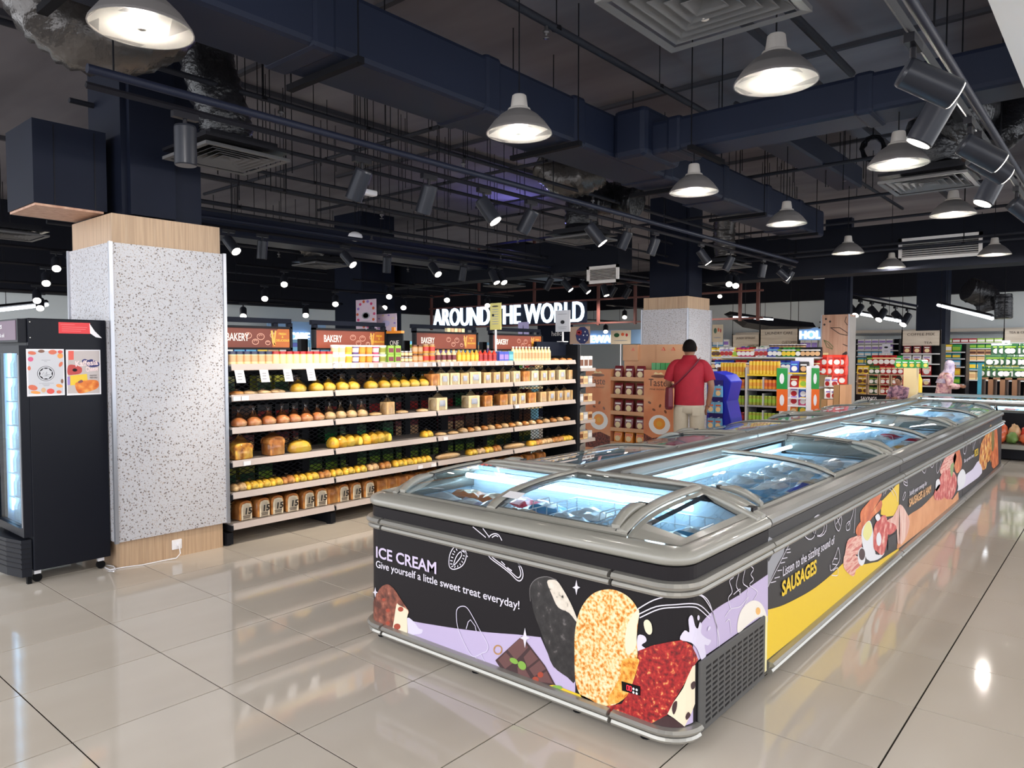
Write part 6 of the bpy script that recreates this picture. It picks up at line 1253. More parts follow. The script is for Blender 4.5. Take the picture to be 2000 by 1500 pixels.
def petals(n, mm, rr=.05): return [(.5+.42*math.cos(k*2*PI/n)*(1 if abs(math.cos(k*2*PI/n)) > .7 else 1.05), .5+.44*math.sin(k*2*PI/n), rr, rr*.8, mm[k % len(mm)]) for k in range(n)]
YC = lambda d: 0
for lab, X, q, pole, m, mk in (('yellow printed card on a white pole among the bakery bottles', 6.05, (957,592,978,644), 1.409, mat('yellow_card', (226,216,130), .5), [(.5, .12, .3, .03, SGT)]+[(.5, .24+.09*k, .34, .014, dg) for k in range(7)]+[(.3, .45, .1, .05, BLACK)]), ('white framed notice on a pole over the black bakery header', 7.35, (1085,606,1113,648), 1.64, mat('pale_notice', (206,206,212), .5), [(.5, .18, .36, .02, dg), (.5, .55, .14, .09, BLACK), (.5, .78, .34, .015, dg), (.5, .86, .3, .015, dg)])):
    c, b, qq = poster(lab, X, *q, m, mk, pole, cat='sign')
poster('pink flowered notice standing high behind the second bakery sign', 8.5, 695, 585, 734, 642, PKP, petals(14, (P['pink'], P['terracotta'], P['violet']), .06)+[(.5, .55, .2, .12, dg), (.5, .55, .14, .085, PKP)]+[(.5, .75, .25, .012, dg)], .01)
poster('pale pink notice beside the taller flowered one', 8.7, 734, 613, 774, 650, PKP, petals(10, (P['violet'], P['cream']), .05)+[(.5, .5, .2, .16, mat('pale_violet', (196,186,220), .5))], .01)
# tower poster, flag oval, chalk board
c, b, q = poster('lilac poster with a tall lattice tower silhouette', 9.5, 1012, 629, 1032, 684, mat('lilac_poster', (176,168,214), .5), [], .01); w_ = q[0]-q[1]; h = q[2]-q[3]; cy = (q[0]+q[1])/2
MB().prism([(cy+w_*.28, q[3]+.01), (cy+w_*.16, q[3]+.01), (cy+w_*.1, q[3]+h*.1), (cy-w_*.1, q[3]+h*.1), (cy-w_*.16, q[3]+.01), (cy-w_*.28, q[3]+.01), (cy-w_*.1, q[3]+h*.4), (cy-w_*.03, q[3]+h*.8), (cy, q[3]+h*.9), (cy+w_*.03, q[3]+h*.8), (cy+w_*.1, q[3]+h*.4)][::-1], lambda a, bb, w: (w, a, bb), 9.496, 9.5).obj('printed_tower', mat('grey_tower', (72,70,96), .5), b)
c, b, q = poster('tan poster with a blue oval star flag', 10.4, 1113, 638, 1152, 672, mat('tan_poster', (190,160,140), .5), [(.64, .5, .34, .5, mat('flag_blue', (34,44,100), .5))], .01); w_ = q[0]-q[1]; h = q[2]-q[3]; l = MB(); f = fX(10.392)
for a_, b_ in (((.36, .22), (.6, .46)), ((.36, .46), (.6, .22)), ((.34, .34), (.62, .34)), ((.48, .16), (.48, .52))): stroke(l, [(q[0]-w_*a_[0], q[2]-h*a_[1]), (q[0]-w_*b_[0], q[2]-h*b_[1])], f, .02)
l.obj('printed_cross', P['red'], b); MB().prism(circ(0, 0, .001), lambda a, bb, w: (w, a, bb), 0, .001)
l = MB()
for u, v in ((.5, .72), (.78, .3), (.88, .5), (.76, .78), (.7, .5)): l.prism(circ(q[0]-w_*u, q[2]-h*v, .013, n=6), lambda a, bb, w: (w, a, bb), 10.391, 10.395)
l.obj('printed_star', WHITE, b)
c, b, q = poster('small black chalk board with an orange roof among the jars', 4.62, 752, 649, 786, 681, mat('chalk_black', (40,44,50), .7, spec=.1), [], None, cat='sign')
text('ONE', WHITE, b, (4.615, q[0]-(q[0]-q[1])*.3, q[3]+.03), (0,-1,0), (0,0,1), .07, fitw=(q[0]-q[1])*.5); MB().box(4.60, q[1]-.005, q[2]-.012, 4.64, q[0]+.005, q[2]+.012).obj('orange_roof', P['orange'], c); MB().box(4.61, (q[0]+q[1])/2-.02, q[2]+.012, 4.63, (q[0]+q[1])/2+.02, q[2]+.05).obj('orange_chimney', P['orange'], c); MB().box(4.612, (q[0]+q[1])/2-.02, 1.401, 4.628, (q[0]+q[1])/2+.02, q[3]).obj('board_stem', P['orange'], c)
# ---- lit letters AROUND THE WORLD on their copper frame
LT = mat('lit_white_letters', (214,234,255), emit=1.15); COP = mat('copper_paint', (96,56,50), .5, .2)
X = 13.2; a = atx(850, 637, X); b = atx(1143, 629, X); st_ = thing('lit_sign', 'glowing white letters reading AROUND THE WORLD on a copper frame', 'sign', (X, (a.y+b.y)/2, a.z))
o = text('AROUND THE WORLD', LT, st_, (X-.05, a.y, (a.z+b.z)/2), (0,-1,0), (0,0,1), .64, fitw=a.y-b.y, ext=.03, bold=.003, name='lit_letters')
zt, zb = atx(1000, 600, X).z, atx(1000, 636, X).z; yE = atx(1490, 600, X).y; yS = atx(838, 600, X).y
for z in (zt+.05, zb-.02, zt+.36): MB().box(X-.01, yE+.0, z, X+.03, yS, z+.035).obj('copper_rail', COP, st_)
for px_ in (842, 935, 1043, 1168, 1240, 1330, 1445, 1480): y = atx(px_, 600, X).y; MB().box(X-.015, y-.025, zb-.05 if px_ not in (935, 1043) else zt, X+.04, y+.025, zt+.42 if px_ not in (935, 1043) else CZ).obj('copper_post', COP, st_)
MB().box(X+.04, a.y, zb-.02, X+.06, b.y, zt+.02) ; MB().box(X+.05, b.y, zb, X+.08, a.y, zt+.04).obj('sign_backing', NAVY, st_)
for (lab, X, x0, x1, y0, y1, py) in (('dark navy shop wall panel with white doodles behind the second bakery sign', 12.0, 628, 780, 612, 690, 0), ('dark slate shop wall reading hello behind the tower poster', 13.5, 1050, 1116, 634, 690, 1)):
    q = rX(X, x0, y0, x1, y1); c = thing('shop_wall_panel', lab, 'panel', (X, (q[0]+q[1])/2, 0)); b_ = boardX('panel_board', X, (q[0], q[1], q[2], 0), mat('slate_panel', (26,30,46), .7, spec=.1), c, .06)
    if py: text('hello', WHITE, b_, (X-.004, q[0]-(q[0]-q[1])*.42, q[2]-.26), (0,-1,0), (0,0,1), .16)
    else:
        l = MB()
        for k in range(7): l.prism(circ(q[0]-(q[0]-q[1])*(.1+.13*k), q[2]-.1-.12*((k*3) % 4)/4, .03, .045, 8, k), lambda a, bb, w: (w, a, bb), X-.004, X)
        l.obj('printed_doodle', WHITE, b_)
def shopletters(lab, s, X, x0, x1, y0, y1, bx0, bx1, by0, by1):
    q = rX(X, x0, y0, x1, y1); bq = rX(X+.06, bx0, by0, bx1, by1); c = thing('lit_sign', lab, 'sign', (X, (q[0]+q[1])/2, q[3])); boardX('sign_backing', X+.06, bq, mat('pale_blue_board', (150,186,226), .5), c, .04); MB().box(X+.1, bq[1]+.02, 0, X+.14, bq[1]+.08, bq[2]).box(X+.1, bq[0]-.08, 0, X+.14, bq[0]-.02, bq[2]).obj('sign_post', BLACK, c)
    text(s, LT, c, (X, q[0], q[3]), (0,-1,0), (0,0,1), (q[2]-q[3])*1.4, fitw=q[0]-q[1], ext=.03, bold=.01, name='lit_letters')
shopletters('glowing white letters HOMEWARE between bakery and coffee display', 'HOMEWARE', 17, 1112, 1212, 655, 669, 1110, 1256, 645, 672)
YC_ = 14.5; a = aty(565, 665, YC_); b_ = aty(604, 650, YC_); c = thing('lit_sign', 'glowing white letters CARE between the first two bakery signs', 'sign', (a.x, YC_, a.z)); MB().box(a.x-.5, YC_+.06, a.z-.15, b_.x+.5, YC_+.1, b_.z+.25).box(a.x-.4, YC_+.1, 0, a.x-.34, YC_+.16, b_.z).box(b_.x+.3, YC_+.1, 0, b_.x+.36, YC_+.16, b_.z).obj('sign_backing', mat('pale_blue_board', (150,186,226), .5), c); text('CARE', LT, c, (a.x, YC_, a.z), (1,0,0), (0,0,1), (b_.z-a.z)*1.4, fitw=b_.x-a.x, ext=.03, bold=.01, name='lit_letters')
shopletters('glowing white letters HOL left of the leaf column', 'HOL', 20.2, 1561, 1603, 646, 661, 1556, 1612, 640, 664)
for i, (x0, y0, x1, y1, X) in enumerate(((1193, 645, 1232, 672, 14.5), (1391, 634, 1412, 668, 15))): poster('beige price notice with green and red marks, %s' % ['left of the second column', 'right of the second column'][i], X, x0, y0, x1, y1, mat('beige_notice', (214,196,170), .5), [(.3, .35, .14, .16, P['dark green']), (.6, .3, .08, .12, P['terracotta']), (.8, .35, .06, .12, P['red']), (.5, .75, .36, .03, dg)], .01)
for i, (x0, y0, x1, y1) in enumerate(((1723, 672, 1739, 690), (1957, 665, 1973, 685))): poster('small white price board, %s' % ['above the red packs in crates', 'above the dark green heap'][i], (16.4, 15.4)[i], x0, y0, x1, y1, mat('price_board', (196,200,216), .5), [(.5, .35, .25, .1, BLACK), (.5, .75, .3, .04, dg)], .01)
# wooden blocks, back row of goods over the bakery
X = 6.0; bw = thing('wooden_blocks', 'row of small wooden letter blocks above the third bakery sign', 'decoration', (6.2, 5.6, 1.72))
for i in range(5): x = aty(870+i*7, 650, 5.53).x; MB().box(x, 5.5, 1.716, x+.045, 5.54, 1.755).obj('wooden_block', [P['cream'], P['tan']][i % 2], bw)
care = thing('far_gondola', 'pale gondola of blue and white packets behind the bakery signs', 'shelving', (7, 9.4, 0))
for z in (.4, .8, 1.2, 1.44): MB().box(4.0, 9.2, z-.03, 12.2, 9.65, z).obj('shelf', P['cream'], care)
MB().box(4.0, 9.6, 0, 12.2, 9.65, 1.7).obj('back_panel', P['sky'], care)
for i in range(46):
    x = 4.15+i*.172; cc = random.choice(['sky', 'white', 'lime', 'sky', 'blue', 'white', 'teal', 'cream'])
    BX_[cc].put((x, 9.3, 1.441), 0, '%s box on the far gondola behind the bakery, %s from left, top row' % (cc, nth(i)), 'boxes on the far gondola', (1, 1, 1.0))
    c2 = random.choice(['black', 'red', 'cream', 'white', 'green']); BX_[c2].put((x, 9.3, 1.201), 0, '%s box on the far gondola behind the bakery, %s from left, lower row' % (c2, nth(i)), 'boxes on the far gondola', (1, 1, 1.0))
# ---- third freezer and open vegetable case at right
T3 = lambda u, v, z: Vector((13.05+v, 2.75-u, z-.06))
chest('chest_freezer', 'pale rimmed chest freezer standing crosswise at the right edge', T3, 3.2, .95, (13.5, 1.15, 0), PANEL)
packs(T3, 'crosswise right freezer', [[W, LB, W, RD, W, C_, YE, W], [W, W, C_, W, LB, W, W, RD]], .1, 3.0, .1, .7, .655)
vc = thing('vegetable_case', 'low black open case of vegetable bags beside the end of the freezers', 'display case', (12.55, .35, 0))
MB().box(12.2, -.9, .02, 12.95, 1.52, .16).obj('black_base', BLACK, vc); MB().box(12.15, -.9, .16, 12.99, 1.55, .22).obj('grey_rim', GREY, vc); MB().box(12.85, -.88, .22, 12.97, 1.53, .62).obj('case_back', BLACK, vc)
ar = [(12.2+.0, 1.5-.0, .22)]; MB().path([(12.2, 1.5, .22), (12.28, 1.5, .5), (12.5, 1.5, .68), (12.8, 1.5, .72), (12.93, 1.5, .62)], .014, 8).obj('chrome_arch', mat('chrome', (200,204,210), .12, 1), vc)
LOCAL = True; VB = {c: Kind(MB().ell((0, 0, .09), (.12, .12, .10), 11, 7, 0, .4, -.9).obj('vegetable_bag', P[c] if c != 'leafy' else mat('leafy_green', (110,140,70), .5))) for c in ('terracotta', 'leafy', 'scarlet', 'tan')}; LOCAL = False
k = 0
for i in range(14):
    for j in range(2):
        c = ['terracotta', 'leafy', 'terracotta', 'tan', 'scarlet'][(i+2*j) % 5]; VB[c].put((12.36+.2*j, 1.40-i*.155, .222+.0*j), i, '%s vegetable bag in the low case, %s from the freezers, %s row' % ({'leafy': 'leafy green', 'tan': 'pale', 'scarlet': 'red', 'terracotta': 'orange'}[c], nth(i), ['front', 'back'][j]), 'vegetable bags', (.66, .66, .8+.5*j)); k += 1
# ---- black drinks fridge with its notices
FY = 5.36; fx0, fx1 = 1.56, 2.025; fd = .62
fg = thing('drinks_fridge', 'tall black glass fronted drinks fridge against the near column', 'fridge', ((fx0+fx1)/2, FY+fd/2, 0))
cab = mat('fridge_black', (22,24,32), .35, spec=.15)
b = MB().box(fx0, FY, .085, fx1, FY+.03, 1.715).box(fx0, FY+fd-.03, .085, fx1, FY+fd, 1.715).box(fx1-.03, FY+.03, .085, fx1, FY+fd-.03, 1.715).box(fx0, FY+.03, 1.52, fx1-.03, FY+fd-.03, 1.715).box(fx0, FY+.03, .085, fx1-.03, FY+fd-.03, .33)
b.obj('cabinet', cab, fg, bev=.006, seg=2)
lgt = mat('fridge_white_liner', (206,232,250), .3)
MB().box(fx1-.04, FY+.032, .33, fx1-.032, FY+fd-.032, 1.52).box(fx0+.02, FY+.032, .33, fx1-.04, FY+.04, 1.52).box(fx0+.02, FY+fd-.04, .33, fx1-.04, FY+fd-.032, 1.52).box(fx0+.02, FY+.04, .33, fx1-.04, FY+fd-.04, .335).obj('inner_liner', lgt, fg)
MB().path([(fx0+.02, FY+.05, .4), (fx0+.02, FY+.05, 1.5)], .012, 8).obj('inner_tube', mat('fridge_tube', (190,226,255), emit=5), fg); MB().path([(fx0+.05, FY+fd-.06, .4), (fx0+.05, FY+fd-.06, 1.5)], .012, 8).obj('inner_tube', M['fridge_tube'], fg)
dr = MB()
for a in ((FY+.004, .31, FY+.045, 1.54), (FY+fd-.05, .31, FY+fd-.004, 1.54), (FY+.045, .31, FY+fd-.05, .36), (FY+.045, 1.49, FY+fd-.05, 1.54)): dr.box(fx0-.05, a[0], a[1], fx0-.0005, a[2], a[3])
dro = dr.obj('glass_door', cab, fg); MB().box(fx0-.035, FY+.045, .36, fx0-.025, FY+fd-.05, 1.49).obj('door_pane', GLASS, dro); MB().box(fx0-.052, FY+.02, .372, fx0-.05, FY+.03, 1.48).obj('door_trim', alu, dro)
# bowed louvred skirt and lit header
pts = [(fx0-.005, FY+.02), (fx0-.06, FY+.03), (fx0-.10, FY+fd*.3), (fx0-.115, FY+fd*.5), (fx0-.10, FY+fd*.7), (fx0-.06, FY+fd-.03), (fx0-.005, FY+fd-.02)]
MB().rings([[(x, y, .05) for x, y in pts], [(x, y, .29) for x, y in pts]], smooth=False).obj('front_skirt', cab, fg); 
for k in range(6):
    z = .10+.032*k; MB().rings([[(x-.004, y, z) for x, y in pts], [(x-.004, y, z+.008) for x, y in pts]], smooth=False).obj('skirt_louvre', BLACK, fg)
hd = MB().box(fx0-.05, FY+.02, 1.56, fx0-.002, FY+fd-.02, 1.71).obj('header_box', cab, fg); MB().box(fx0-.053, FY+.05, 1.575, fx0-.05, FY+fd-.05, 1.70).obj('header_picture', mat('purple_header', (92,70,88), .4, emit=.35), hd); text('Frozen', WHITE, hd, (fx0-.055, FY+fd-.14, 1.65), (0,-1,0), (0,0,1), .06); text('fresh & cold', WHITE, hd, (fx0-.055, FY+fd-.18, 1.595), (0,-1,0), (0,0,1), .035)
for x, y in ((fx0+.03, FY+.05), (fx1-.05, FY+.05), (fx0+.03, FY+fd-.05), (fx1-.05, FY+fd-.05)):
    MB().box(x-.02, y-.012, .055, x+.02, y+.012, .088).obj('caster_fork', WHITE, fg); w_ = MB(); w_.rings([[(x+.028*math.cos(t*PI/6), y+s, .030+.028*math.sin(t*PI/6)) for t in range(12)] for s in (-.01, .01)]); w_.obj('caster_wheel', RUBBER, fg)
MB().box(fx0-.03, FY+.03, .0, fx0-.005, FY+.06, .06).obj('front_foot', RUBBER, fg)
for z in (1.69, 1.59): MB().lathe([(.004, 0), (.004, .003)], 8, (0, 0, 0)).obj('screw', STEEL, fg).matrix_basis = Matrix.Translation((fx0+.012, FY-.001, z)) @ Matrix.Rotation(PI/2, 4, 'X')
# bottles inside
LOCAL = True; BO = Kind(MB().lathe([(.026, 0), (.028, .01), (.028, .09), (.012, .13), (.012, .15)], 10).obj('drink_bottle', mat('clear_bottle', (196,228,246), .15))); LOCAL = False
for r_ in range(7):
    z = .338+.165*r_
    if r_: MB().box(fx0+.03, FY+.045, z-.008, fx1-.06, FY+fd-.045, z-.002).obj('wire_shelf', WIRE, fg)
    for i in range(8): BO.put((fx0+.075, FY+.085+i*.065, z), 0, 'small clear bottle inside the drinks fridge, %s from right, %s shelf up' % (nth(i), nth(r_)), 'bottles in the drinks fridge')
R8 = lambda x, y: (0+x/9.09, 640+y/9.09)
def notice(lab, quad, m):
    p = [aty(*R8(*q), FY-.002) for q in quad]; x0 = (p[0].x+p[3].x)/2; x1 = (p[1].x+p[2].x)/2; z1 = (p[0].z+p[1].z)/2; z0 = (p[2].z+p[3].z)/2
    o = MB().box(x0, FY-.0026, z0, x1, FY-.0012, z1).obj('paper_notice', m); return tag(o, lab, 'notice'), x0, x1, z0, z1
n1 = notice('white notice with a black seal and pastries round its border', ((462,378), (1140,378), (1145,1205), (480,1215)), WHITE)
fyl = lambda l: (lambda u, v, a: (u, FY-.0028-.0004*l, v))
def nmark(o, quad_pts, m, l, name='printed_picture'):
    b = MB(); v = [(p.x, FY-.0028-.0004*l, p.z) for p in (aty(*R8(*q), FY) for q in quad_pts)]; b.add(v, [tuple(range(len(v)))[::-1]]); return b.obj(name, m, o)
nmark(n1[0], [(492,405), (1118,405), (1122,1170), (505,1178)], mat('notice_grey', (206,206,212), .5), 1)
for (x, y, rx, ry, ro, c) in ((565,450,75,32,.1,'terracotta'),(730,418,60,28,0,'brown'),(930,435,75,42,0,'terracotta'),(1065,430,45,30,0,'scarlet'),(1065,500,50,48,0,'orange'),(540,560,50,42,0,'pink'),(515,720,28,40,0,'terracotta'),(1075,650,30,50,.5,'terracotta'),(1100,950,24,40,0,'brown'),(580,1065,85,48,.2,'terracotta'),(1050,1032,60,32,.2,'orange'),(630,1150,90,26,.1,'orange'),(770,1108,42,44,0,'tan'),(895,1128,70,48,0,'scarlet'),(1045,1140,46,30,0,'terracotta')): nmark(n1[0], circ(x, y, rx, ry, 14, ro), P[c], 2, 'printed_pastry')
for r_, m_, l in ((155, BLACK, 3), (147, M['notice_grey'], 4)): nmark(n1[0], circ(812, 815, r_, r_*.86, 28), m_, l, 'printed_seal')
nmark(n1[0], circ(812, 815, 124, 106, 24), BLACK, 5, 'printed_seal'); nmark(n1[0], [(812+(118 if k % 2 else 96)*math.cos(k*PI/8), 815+(102 if k % 2 else 82)*math.sin(k*PI/8)) for k in range(16)], M['notice_grey'], 6, 'printed_seal')
l = MB(); cv = lambda q: (aty(*R8(*q), FY).x, aty(*R8(*q), FY).z)
for pl_ in (((740,840), (770,790), (790,840), (830,790)), ((800,850), (850,830), (890,835)), ((760,860), (870,858)), ((820,780), (830,850))): stroke(l, [cv(q) for q in pl_], fyl(8), .0028)
for pl_ in (((690,990), (950,985)), ((750,1010), (880,1008)), ((770,1032), (870,1030)), ((730,575), (890,575)), ((780,600), (830,600))): stroke(l, [cv(q) for q in pl_], fyl(4), .0022)
l.obj('printed_line', P['grey'], n1[0])
n2 = notice('white pastry poster with an orange loaf and pink script', ((1175,392), (1785,392), (1790,1190), (1180,1195)), WHITE)
nmark(n2[0], [(1200,415), (1760,410), (1765,1160), (1200,1168)], mat('poster_beige', (196,186,184), .5), 1)
nmark(n2[0], [(1210,412), (1305,412), (1305,570), (1212,575)], mat('coral_print', (230,98,84), .5), 2); nmark(n2[0], SL([(1450,600), (1500,555), (1560,575), (1620,560), (1690,590), (1750,620), (1750,680), (1600,700)], 3), mat('indigo_print', (40,44,110), .5), 2)
nmark(n2[0], SL([(1200,690), (1260,655), (1380,680), (1450,720), (1430,810), (1300,835), (1200,830)], 3), mat('red_pastry_print', (190,70,66), .5), 3); nmark(n2[0], circ(1325, 752, 45, 28), BLACK, 4); nmark(n2[0], [(1240,850), (1540,820), (1560,1000), (1245,1025)], YEL, 3); nmark(n2[0], [(1195,870), (1240,865), (1245,1010), (1195,1020)], P['violet'], 3)
nmark(n2[0], SL([(1325,1010), (1380,960), (1500,935), (1640,925), (1735,950), (1745,1050), (1650,1110), (1450,1165), (1370,1140)], 3), ramp_mat('orange_loaf_print', 'noise', 18, [(.35, (206,90,26)), (.6, (232,132,48)), (.75, (250,180,90))], rough=.5), 4); nmark(n2[0], SL([(1380,960), (1440,925), (1470,960), (1400,985)], 3), P['maroon'], 5)
for s_, x, y, sz_, wd in (('Kaffesia', 1330, 690, .05, 400), ('Cheese', 1520, 780, .045, 215)):
    a_ = aty(*R8(x, y), FY); b_ = aty(*R8(x+wd, y), FY); text(s_, mat('pink_script', (252,226,226), .5), n2[0], (a_.x, FY-.0062, a_.z), (1,0,.08), (-.08,0,1), sz_, fitw=b_.x-a_.x, ext=.0003, bold=.0012)
for s_, x, y, wd in (('PASTRY', 1590, 862, 125), ('FRESH DAILY', 1590, 900, 135)): a_ = aty(*R8(x, y), FY); b_ = aty(*R8(x+wd, y), FY); text(s_, SGT, n2[0], (a_.x, FY-.005, a_.z), (1,0,0), (0,0,1), .014, fitw=b_.x-a_.x, ext=.0002)
p = [aty(*q, FY-.002) for q in ((114,629), (176,631), (178,653), (115,651))]
rs = thing('red_sticker', 'red rectangular sticker with a peeling white corner on the fridge side', 'sticker', tuple(p[0])); x0, x1, z1, z0 = p[0].x, p[1].x, p[0].z, p[3].z
rb_ = MB().box(x0, FY-.0024, z0, x1, FY-.0012, z1).obj('red_film', mat('red_sticker', (224,36,44), .35), rs, bev=.0003)
l = MB()
for z, a_, b_ in ((.2, .06, .5), (.42, .1, .9), (.6, .1, .85), (.78, .1, .7)): l.box(x0+(x1-x0)*a_, FY-.0032, z1-(z1-z0)*z-.0015, x0+(x1-x0)*b_, FY-.0026, z1-(z1-z0)*z+.0015)
l.obj('printed_line', mat('faint_red', (240,120,120), .4), rb_)
c = [(x1-.004, FY-.003, z1-.004), (x1+.02, FY-.02, z0+.02), (x1+.062, FY-.028, z0-.028), (x1+.03, FY-.012, z0-.022), (x1-.002, FY-.003, z0+.004)]
l = MB(); l.add(c, [(0,1,4), (1,2,3), (1,3,4)]); l.obj('peeled_corner', WHITE, rs)
# wide floods without fixtures, added to brighten the back aisles
for k, (x, y, e) in enumerate(((9, 9.2, 90), (13, 8.5, 120), (16.5, 9, 110), (12.6, 6.2, 70), (17, 5.5, 150), (19, 2, 150), (17.5, -1, 130), (14.6, 1.6, 110), (5, 8.2, 60), (10.3, 4.2, 70), (13.3, 3.8, 90), (19, 8, 120), (6, 12.5, 120), (2, 11, 90), (11, 12.5, 120))): lamp('SPOT', 'aisle_fill_light', (x, y, 2.62), e, size=.12, aim=(0.01, 0, -1), spot=150, blend=.8, color=(1, .97, .93))
# ================================================================ people
SKIN = mat('brown_skin', (150,104,80), .5); HAIR = mat('black_hair', (22,18,18), .75, bump=(60, .6), spec=.08); EYE = mat('eye_dark', (20,16,16), .2)
def frame(pos, rz, sc): return Matrix.Translation(pos) @ Matrix.Rotation(rz, 4, 'Z') @ Matrix.Scale(sc, 4)
def skinmesh(name, joints, edges, root, m, par, sub=2):
    """one continuous body grown over joints {name: (point, radius)}"""
    k = list(joints); me = bpy.data.meshes.new(name); me.from_pydata([joints[q][0] for q in k], [(k.index(a), k.index(b)) for a, b in edges], []); me.materials.append(m)
    o = bpy.data.objects.new(name, me); COL.objects.link(o); s = o.modifiers.new('skin', 'SKIN'); s.use_smooth_shade = True
    for i, q in enumerate(k):
        r = joints[q][1]; r = r if isinstance(r, tuple) else (r, r); me.skin_vertices[0].data[i].radius = r
    me.skin_vertices[0].data[k.index(root)].use_root = True
    o.modifiers.new('sub', 'SUBSURF').levels = sub; o.modifiers['sub'].render_levels = sub; o.parent = par; return o
def person(label, pos, rz, sc, arms, outfit, hair=True, lean=0, headturn=0):
    """local frame: faces +x, left hand at +y, feet on z=0, standing height 1.70"""
    root = thing('person', label, 'person', pos, rz); root.scale = (sc,)*3
    J = {'pel': ((0, 0, .92), (.12, .13)), 'sp': ((.0, 0, 1.10), (.11, .13)), 'ch': ((.0+lean*.3, 0, 1.28), (.12, .15)), 'nb': ((lean*.6, 0, 1.43), (.07, .075)), 'nk': ((.015+lean*.8, 0, 1.49), .052), 'hd': ((.045+lean, 0, 1.545), (.075, .07)), 'hc': ((.04+lean, 0, 1.60), (.092, .078)), 'ht': ((.02+lean, 0, 1.655), (.07, .062))}
    E = [('pel', 'sp'), ('sp', 'ch'), ('ch', 'nb'), ('nb', 'nk'), ('nk', 'hd'), ('hd', 'hc'), ('hc', 'ht')]
    for s, n in ((1, 'l'), (-1, 'r')):
        J[n+'hip'] = ((0, s*.09, .86), .095); J[n+'kn'] = ((.015, s*.10, .49), .062); J[n+'an'] = ((-.02, s*.105, .09), .042); J[n+'ft'] = ((.06, s*.11, .04), .038); J[n+'to'] = ((.15, s*.12, .03), .032)
        E += [('pel', n+'hip'), (n+'hip', n+'kn'), (n+'kn', n+'an'), (n+'an', n+'ft'), (n+'ft', n+'to')]
        el, wr, fdir, thd = arms[n]
        sh = Vector((lean*.5, s*.185, 1.40)); el = Vector(el); wr = Vector(wr); d = (wr-el).normalized(); fd = Vector(fdir).normalized(); side_ = Vector(thd).normalized()
        J[n+'sh'] = (tuple(sh), .062); J[n+'el'] = (tuple(el), .043); J[n+'wr'] = (tuple(wr), (.027, .03)); pm_ = wr+fd*.05; J[n+'pm'] = (tuple(pm_), (.03, .02))
        E += [('ch', n+'sh'), (n+'sh', n+'el'), (n+'el', n+'wr'), (n+'wr', n+'pm')]
        nrm = fd.cross(side_).normalized()
        for q, (off, ln) in enumerate(((.026, .068), (.009, .078), (-.009, .073), (-.026, .058))):
            b_ = pm_+fd*.035+side_*off; k_ = b_+fd*ln*.5+nrm*.006; t_ = k_+fd*ln*.42+nrm*.022
            for nm, pt, r in (('a', b_, .0095), ('b', k_, .0085), ('c', t_, .007)): J['%sf%d%s' % (n, q, nm)] = (tuple(pt), r)
            E += [(n+'pm', '%sf%da' % (n, q)), ('%sf%da' % (n, q), '%sf%db' % (n, q)), ('%sf%db' % (n, q), '%sf%dc' % (n, q))]
        t1 = wr+fd*.03+side_*.03; t2 = t1+fd*.03+side_*.02; t3 = t2+fd*.03+nrm*.008
        for nm, pt, r in (('ta', t1, .011), ('tb', t2, .009), ('tc', t3, .007)): J[n+nm] = (tuple(pt), r)
        E += [(n+'wr', n+'ta'), (n+'ta', n+'tb'), (n+'tb', n+'tc')]
    global LOCAL; LOCAL = True
    body = skinmesh('body', J, E, 'pel', SKIN, root)
    hx = lean
    f = MB()
    for s in (1, -1): f.ell((.128+hx, s*.03, 1.60), (.01, .014, .009), 8, 5)
    f.obj('eyes', EYE, root); n_ = MB().ell((.137+hx, 0, 1.575), (.018, .014, .026), 8, 6); n_.obj('nose', SKIN, root); MB().ell((.125+hx, 0, 1.538), (.012, .026, .007), 10, 5).obj('mouth', mat('lips', (130,72,66), .5), root)
    for s in (1, -1): MB().ell((.03+hx, s*.083, 1.585), (.018, .010, .032), 8, 6).obj('ear', SKIN, root)
    if hair:
        h = MB(); rs = []
        for i in range(9):
            t = -.55+(PI/2+.55)*i/8; q = []
            for j in range(18):
                a = 2*PI*j/18; fr = max(0, math.cos(a)); tt = max(t, -.55+fr*1.3) if t < .9 else t
                q.append((.024+hx+.104*math.cos(tt)*math.cos(a), .086*math.cos(tt)*math.sin(a), 1.60+.104*math.sin(tt)))
            rs.append(q)
        h.rings(rs, cap=True).obj('hair', HAIR, root)
    outfit(root, J, lean); LOCAL = False
    return root
def tubeloft(mb, pts, n=16, cap=False):
    """loft of horizontal ovals (centre, half depth x, half width y)"""
    rs = [[(c[0]+rx*math.cos(2*PI*k/n), c[1]+ry*math.sin(2*PI*k/n), c[2]) for k in range(n)] for c, rx, ry in pts]; return mb.rings(rs, cap=cap)
def sleeve(mb, a, b, ra, rb):
    a, b = Vector(a), Vector(b); return mb.path([a, a+(b-a)*.33, a+(b-a)*.66, b], [ra, ra*.97, (ra+rb)/2, rb], 14)
